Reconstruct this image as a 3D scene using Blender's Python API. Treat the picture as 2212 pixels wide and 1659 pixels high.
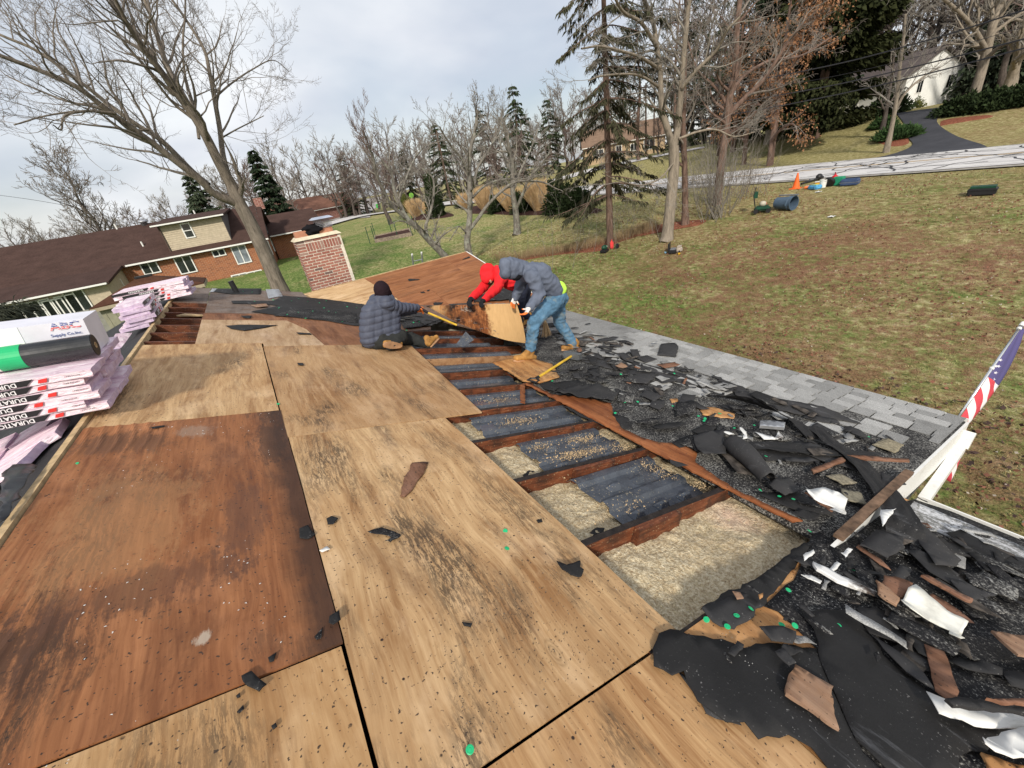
import bpy, bmesh, math, random
import numpy as np
from mathutils import Vector, Matrix, noise
SC = bpy.context.scene
COL = SC.collection
for _o in list(bpy.data.objects):
 bpy.data.objects.remove(_o)
# ------------------------------------------------------------------ camera
CAM = Vector((1.40095665, 0.0, 1.11382636))
ROT = Matrix(((0.82510057, 0.36930353, -0.42757918),
              (-0.54430365, 0.31669386, -0.77681306),
              (-0.15146811, 0.87368181, 0.46231754)))
cam_data = bpy.data.cameras.new("camera")
cam = bpy.data.objects.new("camera", cam_data)
COL.objects.link(cam)
cam_data.sensor_fit = 'HORIZONTAL'
cam_data.sensor_width = 36.0
cam_data.lens = 872.0 / 2212.0 * 36.0
cam_data.clip_start = 0.05
cam_data.clip_end = 3000
cam.matrix_world = Matrix.Translation(CAM) @ ROT.to_4x4()
SC.camera = cam
# ------------------------------------------------------------------ sky and sun
SUN_EL, SUN_AZ = math.radians(36), math.radians(215)   # azimuth clockwise from +y
world = bpy.data.worlds.new("World")
SC.world = world
world.use_nodes = True
wn, wl = world.node_tree.nodes, world.node_tree.links
wn.clear()
w_out = wn.new('ShaderNodeOutputWorld')
w_bg = wn.new('ShaderNodeBackground')
w_bg.inputs['Strength'].default_value = 0.085
sky = wn.new('ShaderNodeTexSky')
sky.sky_type = 'NISHITA'
sky.sun_disc = False
sky.sun_elevation = SUN_EL
sky.sun_rotation = SUN_AZ
sky.air_density = 1.1
sky.dust_density = 1.6
tc = wn.new('ShaderNodeTexCoord')
# cloud deck: direction projected on a high plane so that clouds shrink to the horizon
sep = wn.new('ShaderNodeSeparateXYZ'); wl.new(tc.outputs['Generated'], sep.inputs[0])
zz = wn.new('ShaderNodeMath'); zz.operation = 'MAXIMUM'; wl.new(sep.outputs['Z'], zz.inputs[0]); zz.inputs[1].default_value = 0.0
za = wn.new('ShaderNodeMath'); za.operation = 'ADD'; wl.new(zz.outputs[0], za.inputs[0]); za.inputs[1].default_value = 0.30
dx = wn.new('ShaderNodeMath'); dx.operation = 'DIVIDE'; wl.new(sep.outputs['X'], dx.inputs[0]); wl.new(za.outputs[0], dx.inputs[1])
dy = wn.new('ShaderNodeMath'); dy.operation = 'DIVIDE'; wl.new(sep.outputs['Y'], dy.inputs[0]); wl.new(za.outputs[0], dy.inputs[1])
cmb = wn.new('ShaderNodeCombineXYZ'); wl.new(dx.outputs[0], cmb.inputs[0]); wl.new(dy.outputs[0], cmb.inputs[1])
cn = wn.new('ShaderNodeTexNoise'); cn.inputs['Scale'].default_value = .62; cn.inputs['Detail'].default_value = 7
cn.inputs['Roughness'].default_value = 0.5; cn.inputs['Distortion'].default_value = 0.25
wl.new(cmb.outputs[0], cn.inputs['Vector'])
cr = wn.new('ShaderNodeValToRGB'); cr.color_ramp.elements[0].position = 0.40; cr.color_ramp.elements[1].position = 0.60
wl.new(cn.outputs['Fac'], cr.inputs[0])
cn2 = wn.new('ShaderNodeTexNoise'); cn2.inputs['Scale'].default_value = .9; cn2.inputs['Detail'].default_value = 5; cn2.inputs['Roughness'].default_value = .45
wl.new(cmb.outputs[0], cn2.inputs['Vector'])
cc = wn.new('ShaderNodeValToRGB')
cc.color_ramp.elements[0].position = 0.36; cc.color_ramp.elements[0].color = (6.6, 7.0, 7.9, 1)
cc.color_ramp.elements[1].position = 0.60; cc.color_ramp.elements[1].color = (10.4, 10.5, 10.6, 1)
wl.new(cn2.outputs['Fac'], cc.inputs[0])
wmix = wn.new('ShaderNodeMix'); wmix.data_type = 'RGBA'
wmix.inputs[0].default_value = 0.9
cf = wn.new('ShaderNodeMath'); cf.operation = 'MULTIPLY_ADD'; wl.new(cr.outputs[0], cf.inputs[0]); cf.inputs[1].default_value = 0.50; cf.inputs[2].default_value = 0.48
wl.new(cf.outputs[0], wmix.inputs[0])
wl.new(sky.outputs[0], wmix.inputs[6]); wl.new(cc.outputs[0], wmix.inputs[7])
wl.new(wmix.outputs[2], w_bg.inputs['Color']); wl.new(w_bg.outputs[0], w_out.inputs[0])
sun_d = bpy.data.lights.new("sun", 'SUN')
sun_d.energy = 3.2
sun_d.angle = math.radians(5)
sun_d.color = (1.0, 0.92, 0.79)
sun = bpy.data.objects.new("sun", sun_d); COL.objects.link(sun)
_d = Vector((math.sin(SUN_AZ) * math.cos(SUN_EL), math.cos(SUN_AZ) * math.cos(SUN_EL), math.sin(SUN_EL)))
sun.rotation_euler = (-_d).to_track_quat('-Z', 'Y').to_euler()
sun.location = _d * 50
SC.view_settings.view_transform = 'Standard'
SC.view_settings.look = 'None'
SC.view_settings.gamma = 1
SC.view_settings.exposure = 0.30
try:
 SC.view_settings.use_curve_mapping = False
except Exception:
 pass
# ------------------------------------------------------------------ numbers of the place (metres)
S = math.radians(18.43)          # pitch of the main roof; ridge runs along y at x=0, z=0
SS, CS = math.sin(S), math.cos(S)
PS = math.radians(10)            # pitch of the porch roof; it starts 4 m down the main slope
PX0, PZ0 = 4.0 * CS, -4.0 * SS
WS = math.radians(14)            # pitch of the far wing, ridge along x at y=11.6
WY, WZ = 11.6, -0.84
def sstep(a, b, x):
 t = min(1.0, max(0.0, (x - a) / (b - a)))
 return t * t * (3 - 2 * t)
def zg(x, y):
 """height of the ground"""
 t = sstep(8, 29, x)
 z = -4.15 + 2.15 * t + 1.0 * sstep(9, 38, y) * (1 - t)
 if x < -8: z -= 0.0
 if x > 20: z -= 0.009 * max(0, min(y, 90) - 20) * sstep(20, 30, x)
 h = 2.35 * sstep(41, 60, x) * (1 - 0.55 * sstep(45, 100, y))
 z += h + 0.004 * max(0, min(x, 120) - 60)
 d = math.hypot(x, y)
 z += 0.05 * noise.noise(Vector((x * .11, y * .11, 0))) * (1 if d > 12 else 0.3)
 return z
def ray(px, py):
 v = ROT @ Vector((px - 1106.0, -(py - 829.5), -872.0))
 return v.normalized()
def hit(px, py, n, p0):
 r = ray(px, py); n = Vector(n); p0 = Vector(p0)
 return CAM + r * ((p0 - CAM).dot(n) / r.dot(n))
def at_y(px, py, y): return hit(px, py, (0, 1, 0), (0, y, 0))
def at_z(px, py, z): return hit(px, py, (0, 0, 1), (0, 0, z))
def at_d(px, py, d):
 """point at horizontal distance d"""
 r = ray(px, py); return CAM + r * (d / math.hypot(r.x, r.y))
def gnd(px, py):
 """point of the ground seen along a direction"""
 r = ray(px, py); t = 3.0
 while t < 400:
  p = CAM + r * t
  if p.z < zg(p.x, p.y): break
  t += 0.25 + t * 0.004
 a, b = t - 0.25 - t * .004, t
 for _ in range(16):
  m = (a + b) / 2; p = CAM + r * m
  if p.z < zg(p.x, p.y): b = m
  else: a = m
 p = CAM + r * a
 return Vector((p.x, p.y, zg(p.x, p.y)))
def RM(u, v, h=0.0): return Vector((u * CS + h * SS, v, -u * SS + h * CS))
def RP(u, v, h=0.0):
 return Vector((PX0 + u * math.cos(PS) + h * math.sin(PS), v, PZ0 - u * math.sin(PS) + h * math.cos(PS)))
def RW(x, w, h=0.0):
 """wing: w metres down from its ridge"""
 return Vector((x, WY - w * math.cos(WS) - h * math.sin(WS), WZ - w * math.sin(WS) + h * math.cos(WS)))
NM = Vector((SS, 0, CS)); NP = Vector((math.sin(PS), 0, math.cos(PS))); NW = Vector((0, -math.sin(WS), math.cos(WS)))
def pm(px, py, h=0.0):
 p = hit(px, py, NM, RM(0, 0, h)); return ((p - RM(0, 0, h)).x / CS, p.y)
def pp(px, py, h=0.0):
 p = hit(px, py, NP, RP(0, 0, h)); return ((p - RP(0, 0, h)).x / math.cos(PS), p.y)
def pw(px, py, h=0.0):
 p = hit(px, py, NW, RW(0, 0, h)); return (p.x, (WY - p.y) / math.cos(WS))
# ------------------------------------------------------------------ objects
def tag(o, label=None, cat=None, group=None, kind=None):
 if label: o['label'] = label
 if cat: o['category'] = cat
 if group: o['group'] = group
 if kind: o['kind'] = kind
 return o
def empty(name, loc=(0, 0, 0), label=None, cat=None, group=None, rz=0.0, parent=None):
 o = bpy.data.objects.new(name, None); COL.objects.link(o)
 o.location = loc; o.rotation_euler = (0, 0, rz); o.empty_display_size = 0.1
 if parent is not None: put_under(o, parent)
 return tag(o, label, cat, group)
def put_under(o, parent):
 """child keeps its place in the world"""
 bpy_mw = o.matrix_basis.copy()
 pm_ = world_of(parent)
 o.parent = parent
 o.matrix_parent_inverse = pm_.inverted()
 return o
def world_of(o):
 m = o.matrix_basis.copy()
 if o.parent is not None:
  m = world_of(o.parent) @ o.matrix_parent_inverse @ m
 return m
def copy_tree(o, parent=None, prop=None):
 c = o.copy(); COL.objects.link(c)
 if parent is not None: c.parent = parent; c.matrix_parent_inverse = o.matrix_parent_inverse.copy()
 for ch in o.children: copy_tree(ch, c)
 return c
class MB:
 """collects shapes into one mesh"""
 def __init__(s): s.v = []; s.f = []; s.m = []; s.uv = None
 def add(s, vs, fs, mi=0):
  b = len(s.v); s.v += [Vector(p) for p in vs]
  s.f += [[b + i for i in f] for f in fs]; s.m += [mi] * len(fs); return s
 def box(s, a, b, mi=0):
  x0, y0, z0 = a; x1, y1, z1 = b
  return s.add([(x0,y0,z0),(x1,y0,z0),(x1,y1,z0),(x0,y1,z0),(x0,y0,z1),(x1,y0,z1),(x1,y1,z1),(x0,y1,z1)],
                     [(0,3,2,1),(4,5,6,7),(0,1,5,4),(1,2,6,5),(2,3,7,6),(3,0,4,7)], mi)
 def hexa(s, p, mi=0):
  """8 corners: bottom four, top four"""
  return s.add(p, [(0,3,2,1),(4,5,6,7),(0,1,5,4),(1,2,6,5),(2,3,7,6),(3,0,4,7)], mi)
 def obox(s, c, X, Y, Z, mi=0):
  c = Vector(c); X = Vector(X) / 2; Y = Vector(Y) / 2; Z = Vector(Z) / 2
  return s.hexa([c-X-Y-Z, c+X-Y-Z, c+X+Y-Z, c-X+Y-Z, c-X-Y+Z, c+X-Y+Z, c+X+Y+Z, c-X+Y+Z], mi)
 def prism(s, pts, off, mi=0):
  """pts: polygon; off: thickness vector, downwards"""
  n = len(pts); pts = [Vector(p) for p in pts]; off = Vector(off)
  fs = [list(range(n)), list(range(2 * n - 1, n - 1, -1))] + [[i, n + i, n + (i + 1) % n, (i + 1) % n] for i in range(n)]
  return s.add(pts + [p + off for p in pts], fs, mi)
 def tube(s, pts, r, n=8, cap=True, mi=0):
  pts = [Vector(p) for p in pts]
  if not hasattr(r, '__len__'): r = [r] * len(pts)
  b = len(s.v); up = None
  for i, p in enumerate(pts):
   d = (pts[min(i + 1, len(pts) - 1)] - pts[max(i - 1, 0)]).normalized()
   if up is None: up = d.orthogonal().normalized()
   up = (up - d * up.dot(d)); up = up.normalized() if up.length > 1e-6 else d.orthogonal().normalized()
   w = d.cross(up)
   for k in range(n):
    a = 2 * math.pi * k / n
    s.v.append(p + (up * math.cos(a) + w * math.sin(a)) * r[i])
  for i in range(len(pts) - 1):
   for k in range(n):
    s.f.append([b + i*n + k, b + i*n + (k+1) % n, b + (i+1)*n + (k+1) % n, b + (i+1)*n + k]); s.m.append(mi)
  if cap:
   s.f.append([b + k for k in range(n)][::-1]); s.m.append(mi)
   s.f.append([b + (len(pts)-1)*n + k for k in range(n)]); s.m.append(mi)
  return s
 def lathe(s, prof, n=20, M=None, mi=0, close=True):
  """prof: (r, z) from bottom to top"""
  b = len(s.v); M = M or Matrix.Identity(4)
  for r, z in prof:
   for k in range(n):
    a = 2 * math.pi * k / n
    s.v.append(M @ Vector((r * math.cos(a), r * math.sin(a), z)))
  for i in range(len(prof) - 1):
   for k in range(n):
    s.f.append([b + i*n + k, b + i*n + (k+1) % n, b + (i+1)*n + (k+1) % n, b + (i+1)*n + k]); s.m.append(mi)
  if close:
   s.f.append([b + k for k in range(n)][::-1]); s.m.append(mi)
   s.f.append([b + (len(prof)-1)*n + k for k in range(n)]); s.m.append(mi)
  return s
 def grid(s, fn, nu, nv, mi=0, thick=None):
  b = len(s.v)
  P = [[Vector(fn(i / nu, j / nv)) for j in range(nv + 1)] for i in range(nu + 1)]
  for row in P: s.v += row
  id_ = lambda i, j: b + i * (nv + 1) + j
  for i in range(nu):
   for j in range(nv):
    s.f.append([id_(i,j), id_(i+1,j), id_(i+1,j+1), id_(i,j+1)]); s.m.append(mi)
  if thick is not None:
   b2 = len(s.v); T = Vector(thick) if not callable(thick) else None
   for row in P: s.v += [p + T for p in row]
   i2 = lambda i, j: b2 + i * (nv + 1) + j
   for i in range(nu):
    for j in range(nv):
     s.f.append([i2(i,j), i2(i,j+1), i2(i+1,j+1), i2(i+1,j)]); s.m.append(mi)
   for i in range(nu):
    for j in (0, nv):
     q = [id_(i,j), id_(i+1,j), i2(i+1,j), i2(i,j)]
     s.f.append(q if j else q[::-1]); s.m.append(mi)
   for j in range(nv):
    for i in (0, nu):
     q = [id_(i,j), id_(i,j+1), i2(i,j+1), i2(i,j)]
     s.f.append(q[::-1] if i else q); s.m.append(mi)
  return s
 def build(s, name, mats, parent=None, smooth=False, origin=None, M=None, fix=False):
  """M: matrix of the object; vertices are given in world space"""
  me = bpy.data.meshes.new(name)
  T = M.copy() if M is not None else Matrix.Translation(Vector(origin)) if origin is not None else Matrix.Identity(4)
  inv = T.inverted()
  me.from_pydata([inv @ v for v in s.v], [], s.f)
  mats = mats if isinstance(mats, (list, tuple)) else [mats]
  for m in mats: me.materials.append(m)
  if len(mats) > 1: me.polygons.foreach_set('material_index', s.m)
  if smooth: me.polygons.foreach_set('use_smooth', [True] * len(me.polygons))
  if fix:
   bm = bmesh.new(); bm.from_mesh(me); bmesh.ops.recalc_face_normals(bm, faces=bm.faces); bm.to_mesh(me); bm.free()
  me.update()
  o = bpy.data.objects.new(name, me); COL.objects.link(o)
  o.matrix_basis = T
  if parent is not None: put_under(o, parent)
  return o
def np_mesh(name, V, F, mats, mi=None, smooth=False):
 """V: n x 3, F: m x k (all faces of k corners)"""
 V = np.asarray(V, np.float32); F = np.asarray(F, np.int32); k = F.shape[1]
 me = bpy.data.meshes.new(name)
 me.vertices.add(len(V)); me.vertices.foreach_set('co', V.ravel())
 me.loops.add(F.size); me.loops.foreach_set('vertex_index', F.ravel())
 me.polygons.add(len(F)); me.polygons.foreach_set('loop_start', np.arange(0, F.size, k, dtype=np.int32))
 try: me.polygons.foreach_set('loop_total', np.full(len(F), k, np.int32))
 except Exception: pass
 for m in (mats if isinstance(mats, (list, tuple)) else [mats]): me.materials.append(m)
 if mi is not None: me.polygons.foreach_set('material_index', np.asarray(mi, np.int32))
 if smooth: me.polygons.foreach_set('use_smooth', np.ones(len(F), bool))
 me.update(); me.validate()
 return me
def link(name, me, parent=None, loc=None):
 o = bpy.data.objects.new(name, me); COL.objects.link(o)
 if loc is not None: o.location = loc
 if parent is not None: put_under(o, parent)
 return o
# ------------------------------------------------------------------ materials
class Mt:
 def __init__(s, name, rough=0.7, spec=0.3, metal=0.0):
  s.mat = bpy.data.materials.new(name); s.mat.use_nodes = True
  s.nt = s.mat.node_tree; s.nt.nodes.clear()
  s.o = s.nt.nodes.new('ShaderNodeOutputMaterial'); s.b = s.nt.nodes.new('ShaderNodeBsdfPrincipled')
  s.nt.links.new(s.b.outputs[0], s.o.inputs[0])
  s.b.inputs['Roughness'].default_value = rough; s.b.inputs['Metallic'].default_value = metal
  s.b.inputs['Specular IOR Level'].default_value = spec
  s.tc = None
 def n(s, t, **k):
  x = s.nt.nodes.new(t)
  for a, b in k.items(): setattr(x, a, b)
  return x
 def l(s, a, b): s.nt.links.new(a, b)
 def val(s, sock, v):
  if hasattr(v, 'links') or isinstance(v, bpy.types.NodeSocket): s.l(v, sock)
  elif isinstance(v, (tuple, list)) and len(v) == 3 and sock.type == 'RGBA': sock.default_value = (*v, 1)
  else: sock.default_value = v
 def co(s, which='Object'):
  if s.tc is None: s.tc = s.n('ShaderNodeTexCoord')
  return s.tc.outputs[which]
 def mp(s, vec, scale=(1,1,1), loc=(0,0,0), rot=(0,0,0)):
  x = s.n('ShaderNodeMapping'); s.l(vec, x.inputs[0])
  s.val(x.inputs['Location'], loc); x.inputs['Rotation'].default_value = rot; x.inputs['Scale'].default_value = scale
  return x.outputs[0]
 def noise(s, vec, scale, detail=4, rough=.55, dist=0., col=False):
  x = s.n('ShaderNodeTexNoise'); s.l(vec, x.inputs['Vector'])
  x.inputs['Scale'].default_value = scale; x.inputs['Detail'].default_value = detail
  x.inputs['Roughness'].default_value = rough; x.inputs['Distortion'].default_value = dist
  return x.outputs['Color' if col else 'Fac']
 def vor(s, vec, scale, out='Distance', feature='F1', rnd=1.0):
  x = s.n('ShaderNodeTexVoronoi', feature=feature); s.l(vec, x.inputs['Vector']); x.inputs['Scale'].default_value = scale
  x.inputs['Randomness'].default_value = rnd
  return x.outputs[out]
 def wave(s, vec, scale, dist=2., detail=2., dscale=1., direction='X', profile='SIN'):
  x = s.n('ShaderNodeTexWave', bands_direction=direction, wave_profile=profile); s.l(vec, x.inputs['Vector'])
  x.inputs['Scale'].default_value = scale; x.inputs['Distortion'].default_value = dist
  x.inputs['Detail'].default_value = detail; x.inputs['Detail Scale'].default_value = dscale
  return x.outputs['Fac']
 def ramp(s, f, stops, interp='LINEAR'):
  x = s.n('ShaderNodeValToRGB'); s.val(x.inputs[0], f); r = x.color_ramp; r.interpolation = interp
  while len(r.elements) < len(stops): r.elements.new(0.5)
  for e, (p, c) in zip(r.elements, stops):
   e.position = p; e.color = (*c, 1) if isinstance(c, (tuple, list)) else (c, c, c, 1)
  return x.outputs[0]
 def mix(s, f, a, b, mode='MIX'):
  x = s.n('ShaderNodeMix', data_type='RGBA', blend_type=mode)
  s.val(x.inputs[0], f); s.val(x.inputs[6], a); s.val(x.inputs[7], b)
  return x.outputs[2]
 def m(s, op, a, b=0.0, c=0.0, clamp=False):
  x = s.n('ShaderNodeMath', operation=op); x.use_clamp = clamp
  s.val(x.inputs[0], a); s.val(x.inputs[1], b)
  if len(x.inputs) > 2: s.val(x.inputs[2], c)
  return x.outputs[0]
 def rnd(s):
  return s.n('ShaderNodeObjectInfo').outputs['Random']
 def bump(s, h, strength=.3, dist=.01):
  x = s.n('ShaderNodeBump'); s.val(x.inputs['Height'], h); x.inputs['Strength'].default_value = strength
  x.inputs['Distance'].default_value = dist; s.l(x.outputs[0], s.b.inputs['Normal']); return x
 def rough(s, v): s.val(s.b.inputs['Roughness'], v); return s
 def col(s, c): s.val(s.b.inputs['Base Color'], c); return s.mat
def plain(name, c, rough=.6, spec=.3, metal=0., var=.12, scale=6., bump=0.):
 m = Mt(name, rough, spec, metal)
 v = m.co()
 f = m.noise(v, scale, 5, .6)
 c2 = tuple(max(0, x * (1 - var * 1.6)) for x in c); c3 = tuple(min(1, x * (1 + var)) for x in c)
 if bump: m.bump(m.noise(v, scale * 12, 3), bump, .004)
 m.rough(m.m('MULTIPLY_ADD', m.noise(v, scale * 2.3, 3), .25, rough - .12, clamp=True))
 return m.col(m.ramp(f, [(.3, c2), (.7, c3)]))
def srgb(r, g, b):
 f = lambda x: (x / 255 / 12.92) if x / 255 <= .04045 else ((x / 255 + .055) / 1.055) ** 2.4
 return (f(r), f(g), f(b))
# ================================================================== LAND
rnd = random.Random(7)
def grass_colour(m, v, tint=1.0):
 """green, straw and leaf-litter patches laid over the land by place"""
 sx = m.n('ShaderNodeSeparateXYZ'); m.l(v, sx.inputs[0])
 big = m.noise(v, .09, 5, .6, .4); mid = m.noise(m.mp(v, (1.5, .8, 1), (0, 0, 0), (0, 0, .5)), .6, 7, .75, .3); fine = m.noise(m.mp(v, (1.3, .8, 1)), 5.0, 6, .78, .2)
 tiny = m.noise(v, 38., 3, .6)
 green = m.ramp(fine, [(.32, (.045, .073, .019)), (.5, (.115, .172, .042)), (.70, (.29, .33, .115))])
 straw = m.ramp(fine, [(.32, (.11, .09, .037)), (.5, (.265, .240, .100)), (.70, (.56, .50, .30))])
 litter = m.ramp(tiny, [(.32, (.085, .032, .028)), (.5, (.20, .080, .062)), (.7, (.36, .19, .13))])
 # straw share rises to the right and over the hill
 sh = m.m('MULTIPLY_ADD', sx.outputs['X'], .008, -.10)
 sh = m.m('MINIMUM', m.m('MAXIMUM', sh, -.12), .17)
 k = m.m('ADD', m.m('ADD', m.m('MULTIPLY', mid, .8), m.m('MULTIPLY', big, .6)), sh)
 k = m.m('ADD', k, m.m('MULTIPLY', fine, .25))
 base = m.mix(m.ramp(k, [(.74, 0.), (.94, 1.)]), green, straw)
 # leaf litter between the house and the road
 lx = m.ramp(m.m('DIVIDE', sx.outputs['X'], 60.), [(.10, 0.), (.16, .8), (.30, 1.), (.40, .6), (.52, .3), (.60, .45)])
 ly = m.ramp(m.m('DIVIDE', m.m('ADD', sx.outputs['Y'], 40.), 100.), [(.5, 1.), (.56, .3), (.66, 0.)])
 lm = m.noise(m.mp(v, (1, 1, 1), (31, 4, 0)), .33, 7, .72, .6)
 lf = m.noise(v, 4.2, 6, .8)
 lk = m.m('ADD', m.m('MULTIPLY', lm, .52), m.m('MULTIPLY', lf, .75))
 lk = m.ramp(lk, [(.54, 0.), (.70, .8)])
 f = m.m('MULTIPLY', m.m('MULTIPLY', lx, ly), lk)
 c = m.mix(f, base, litter)
 return c, fine
def grass_material():
 m = Mt('lawn', .95, .1)
 v = m.co(); c, fine = grass_colour(m, v)
 m.bump(m.m('ADD', fine, m.m('MULTIPLY', m.noise(v, 24, 4, .7), .7)), .9, .05)
 return m.col(c)
MAT_LAWN = grass_material()
def axis(lo, hi, near, d0, g):
 out = [0.0]; x, d = 0.0, d0
 while x < hi:
  if x > near: d *= g
  x += d; out.append(x)
 x, d = 0.0, d0
 while x > lo:
  if x < -near * .4: d *= g
  x -= d; out.append(x)
 return sorted(out)
xs = axis(-700, 900, 62, 1.0, 1.16); ys = axis(-500, 1000, 60, 1.0, 1.16)
V = [(x, y, zg(x, y)) for x in xs for y in ys]
ny = len(ys)
F = [(i * ny + j, (i + 1) * ny + j, (i + 1) * ny + j + 1, i * ny + j + 1) for i in range(len(xs) - 1) for j in range(ny - 1)]
me = np_mesh('ground', V, F, MAT_LAWN, smooth=True)
tag(link('ground', me), kind='structure')
# road --------------------------------------------------------------
def spline(pts, n):
 out = []
 P = [Vector(p) for p in pts]; P = [2 * P[0] - P[1]] + P + [2 * P[-1] - P[-2]]
 for i in range(1, len(P) - 2):
  for k in range(n):
   t = k / n; a, b, c, d = P[i-1], P[i], P[i+1], P[i+2]
   out.append(.5 * ((2*b) + (c-a)*t + (2*a-5*b+4*c-d)*t*t + (-a+3*b-3*c+d)*t**3))
 out.append(P[-2]); return out
ROADC = spline([(35, -90, 0), (35, -40, 0), (35, 0, 0), (35, 20, 0), (35.6, 38, 0), (37.2, 56, 0), (36, 73, 0), (29.5, 85, 0), (17, 89.5, 0), (-20, 93, 0), (-90, 96, 0)], 24)
def along(path, off0, off1, lift, nx=1, sl=None):
 V, F = [], []
 P = path if sl is None else path[sl[0]:sl[1]]
 for i, p in enumerate(P):
  d = (P[min(i+1, len(P)-1)] - P[max(i-1, 0)]); d.z = 0; d.normalize(); w = Vector((d.y, -d.x, 0))
  for k in range(nx + 1):
   q = p + w * (off0 + (off1 - off0) * k / nx)
   V.append((q.x, q.y, zg(q.x, q.y) + lift +   .15 * sstep(48, 80, math.hypot(q.x, q.y))))
 for i in range(len(P) - 1):
  for k in range(nx):
   a = i * (nx + 1) + k; F.append((a, a + 1, a + nx + 2, a + nx + 1))
 return V, F
m = Mt('road_concrete', .9, .2); v = m.co()
MAT_ROAD = m.col(m.ramp(m.m('ADD', m.m('MULTIPLY', m.noise(v, .5, 6, .7), .6), m.m('MULTIPLY', m.noise(v, 14, 4, .7), .4)), [(.3, (.44, .43, .435)), (.7, (.62, .61, .61))]))
MAT_TAR = plain('crack_sealer', (.05, .05, .055), .7)
MAT_YEL = plain('road_yellow', (.62, .40, .13), .8, var=.2)
MAT_WHT = plain('road_white', (.74, .74, .72), .8, var=.15)
V, F = along(ROADC, -4.7, 4.7, .075, 8)
road = link('road', np_mesh('road', V, F, MAT_ROAD)); tag(road, kind='structure')
for off, w, mt, nm in ((-4.15, .16, MAT_WHT, 'edge_line'), (4.15, .16, MAT_WHT, 'edge_line'), (-.16, .1, MAT_YEL, 'centre_line'), (.12, .1, MAT_YEL, 'centre_line')):
 V, F = along(ROADC, off - w / 2, off + w / 2, .083, 1)
 link(nm, np_mesh(nm, V, F, mt), road)
# tar-sealed cracks wandering over the slabs
rc = random.Random(4); V, F = [], []
def crack(x, y, dx, dy, n, w):
 p = Vector((x, y)); d = Vector((dx, dy)).normalized(); L = []
 for i in range(n):
  L.append(p.copy()); a = rc.gauss(0, .42); d = Vector((d.x*math.cos(a)-d.y*math.sin(a), d.x*math.sin(a)+d.y*math.cos(a)))
  p += d * rc.uniform(.35, .8)
  if abs(p.x - 35) > 4.5: break
 for i in range(len(L) - 1):
  t = (L[i+1] - L[i]).normalized(); s = Vector((t.y, -t.x)) * w * rc.uniform(.6, 1.3) / 2; b = len(V)
  for q in (L[i]-s, L[i]+s, L[i+1]+s, L[i+1]-s): V.append((q.x, q.y, zg(q.x, q.y) + .09))
  F.append((b, b+1, b+2, b+3))
 if len(L) > 5 and rc.random() < .6 and w > .05:
  q = L[len(L)//2]; crack(q.x, q.y, rc.uniform(-1, 1), rc.uniform(-1, 1), 9, w * .8)
for k in range(66):
 y = -4 + k * .62
 if rc.random() < .55: crack(30.8 if rc.random() < .5 else 39.2, y, 1 if rc.random() < .5 else -1, rc.uniform(-1, 1), 26, .10)
 else: crack(rc.uniform(31.5, 38.6), y, rc.uniform(-.35, .35), 1, 14, .08)
tag(link('crack_sealer', np_mesh('crack_sealer', V, F, MAT_TAR), road), kind='stuff')
# low earth verge either side of the road: gravel shoulder
MAT_SHOULDER = plain('shoulder', (.30, .28, .25), .95, var=.3, scale=3, bump=.5)
for a, b in ((-5.3, -4.69), (4.69, 5.3)):
 V, F = along(ROADC, a, b, .055, 1); tag(link('road_shoulder', np_mesh('road_shoulder', V, F, MAT_SHOULDER)), kind='structure')
def z5(x, y): return ((2080 + x / 4.608) / 1.15733, (100 + y / 4.608) / 1.15733)
def gpt(px, py, lift=0.0):
 p = gnd(px, py); p.z += lift; return p
def ruled(name, La, Lb, n, nx, lift, mat):
 def res(L):
  P = [Vector((p[0], p[1], 0)) for p in L]; P = spline(P, 12); return [P[int(round(i * (len(P) - 1) / n))] for i in range(n + 1)]
 A, B = res(La), res(Lb); V, F = [], []
 for a, b in zip(A, B):
  for k in range(nx + 1):
   q = a.lerp(b, k / nx); V.append((q.x, q.y, zg(q.x, q.y) + lift))
 for i in range(n):
  for k in range(nx):
   c = i * (nx + 1) + k; F.append((c, c + 1, c + nx + 2, c + nx + 1))
 return link(name, np_mesh(name, V, F, mat, smooth=True))
m = Mt('driveway_asphalt', .85, .3); v = m.co()
m.bump(m.noise(v, 60, 3), .3, .01)
MAT_ASPH = m.col(m.ramp(m.noise(v, .6, 5, .7), [(.3, (.030, .032, .040)), (.7, (.058, .060, .072))]))
def edge(pts): return [gpt(*z5(*p)) for p in pts]
LFT = edge([(560, 1350), (900, 1240), (880, 1130), (830, 980), (770, 890), (740, 850)])
RGT = edge([(1860, 1235), (1700, 1205), (1400, 1100), (1230, 985), (1215, 905), (1300, 775)])
LFT = [Vector((39.5, LFT[0].y, 0))] + LFT[1:]; RGT = [Vector((39.5, RGT[0].y, 0))] + RGT[1:]
tag(ruled('driveway', LFT, RGT, 60, 10, .06, MAT_ASPH), kind='structure')
MAT_GRAVEL = plain('pale_lane', (.36, .34, .33), .95, var=.2, scale=2)
# the lane that leaves the road towards the far brick house
A = [gpt(700, 478), gpt(745, 455), gpt(790, 425), gpt(800, 400), gpt(780, 390)]
B = [gpt(800, 470), gpt(805, 455), gpt(830, 430), gpt(840, 405), gpt(835, 385)]
tag(ruled('side_lane', A, B, 30, 4, .08, MAT_GRAVEL), kind='structure')
# pale street climbing behind the yellow house
A = [gpt(1180, 392), gpt(1290, 362), gpt(1400, 340), gpt(1520, 318)]
B = [gpt(1185, 399), gpt(1295, 368), gpt(1402, 344), gpt(1522, 321)]
tag(ruled('side_street', A, B, 30, 3, .1, MAT_ROAD), kind='structure')
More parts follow.
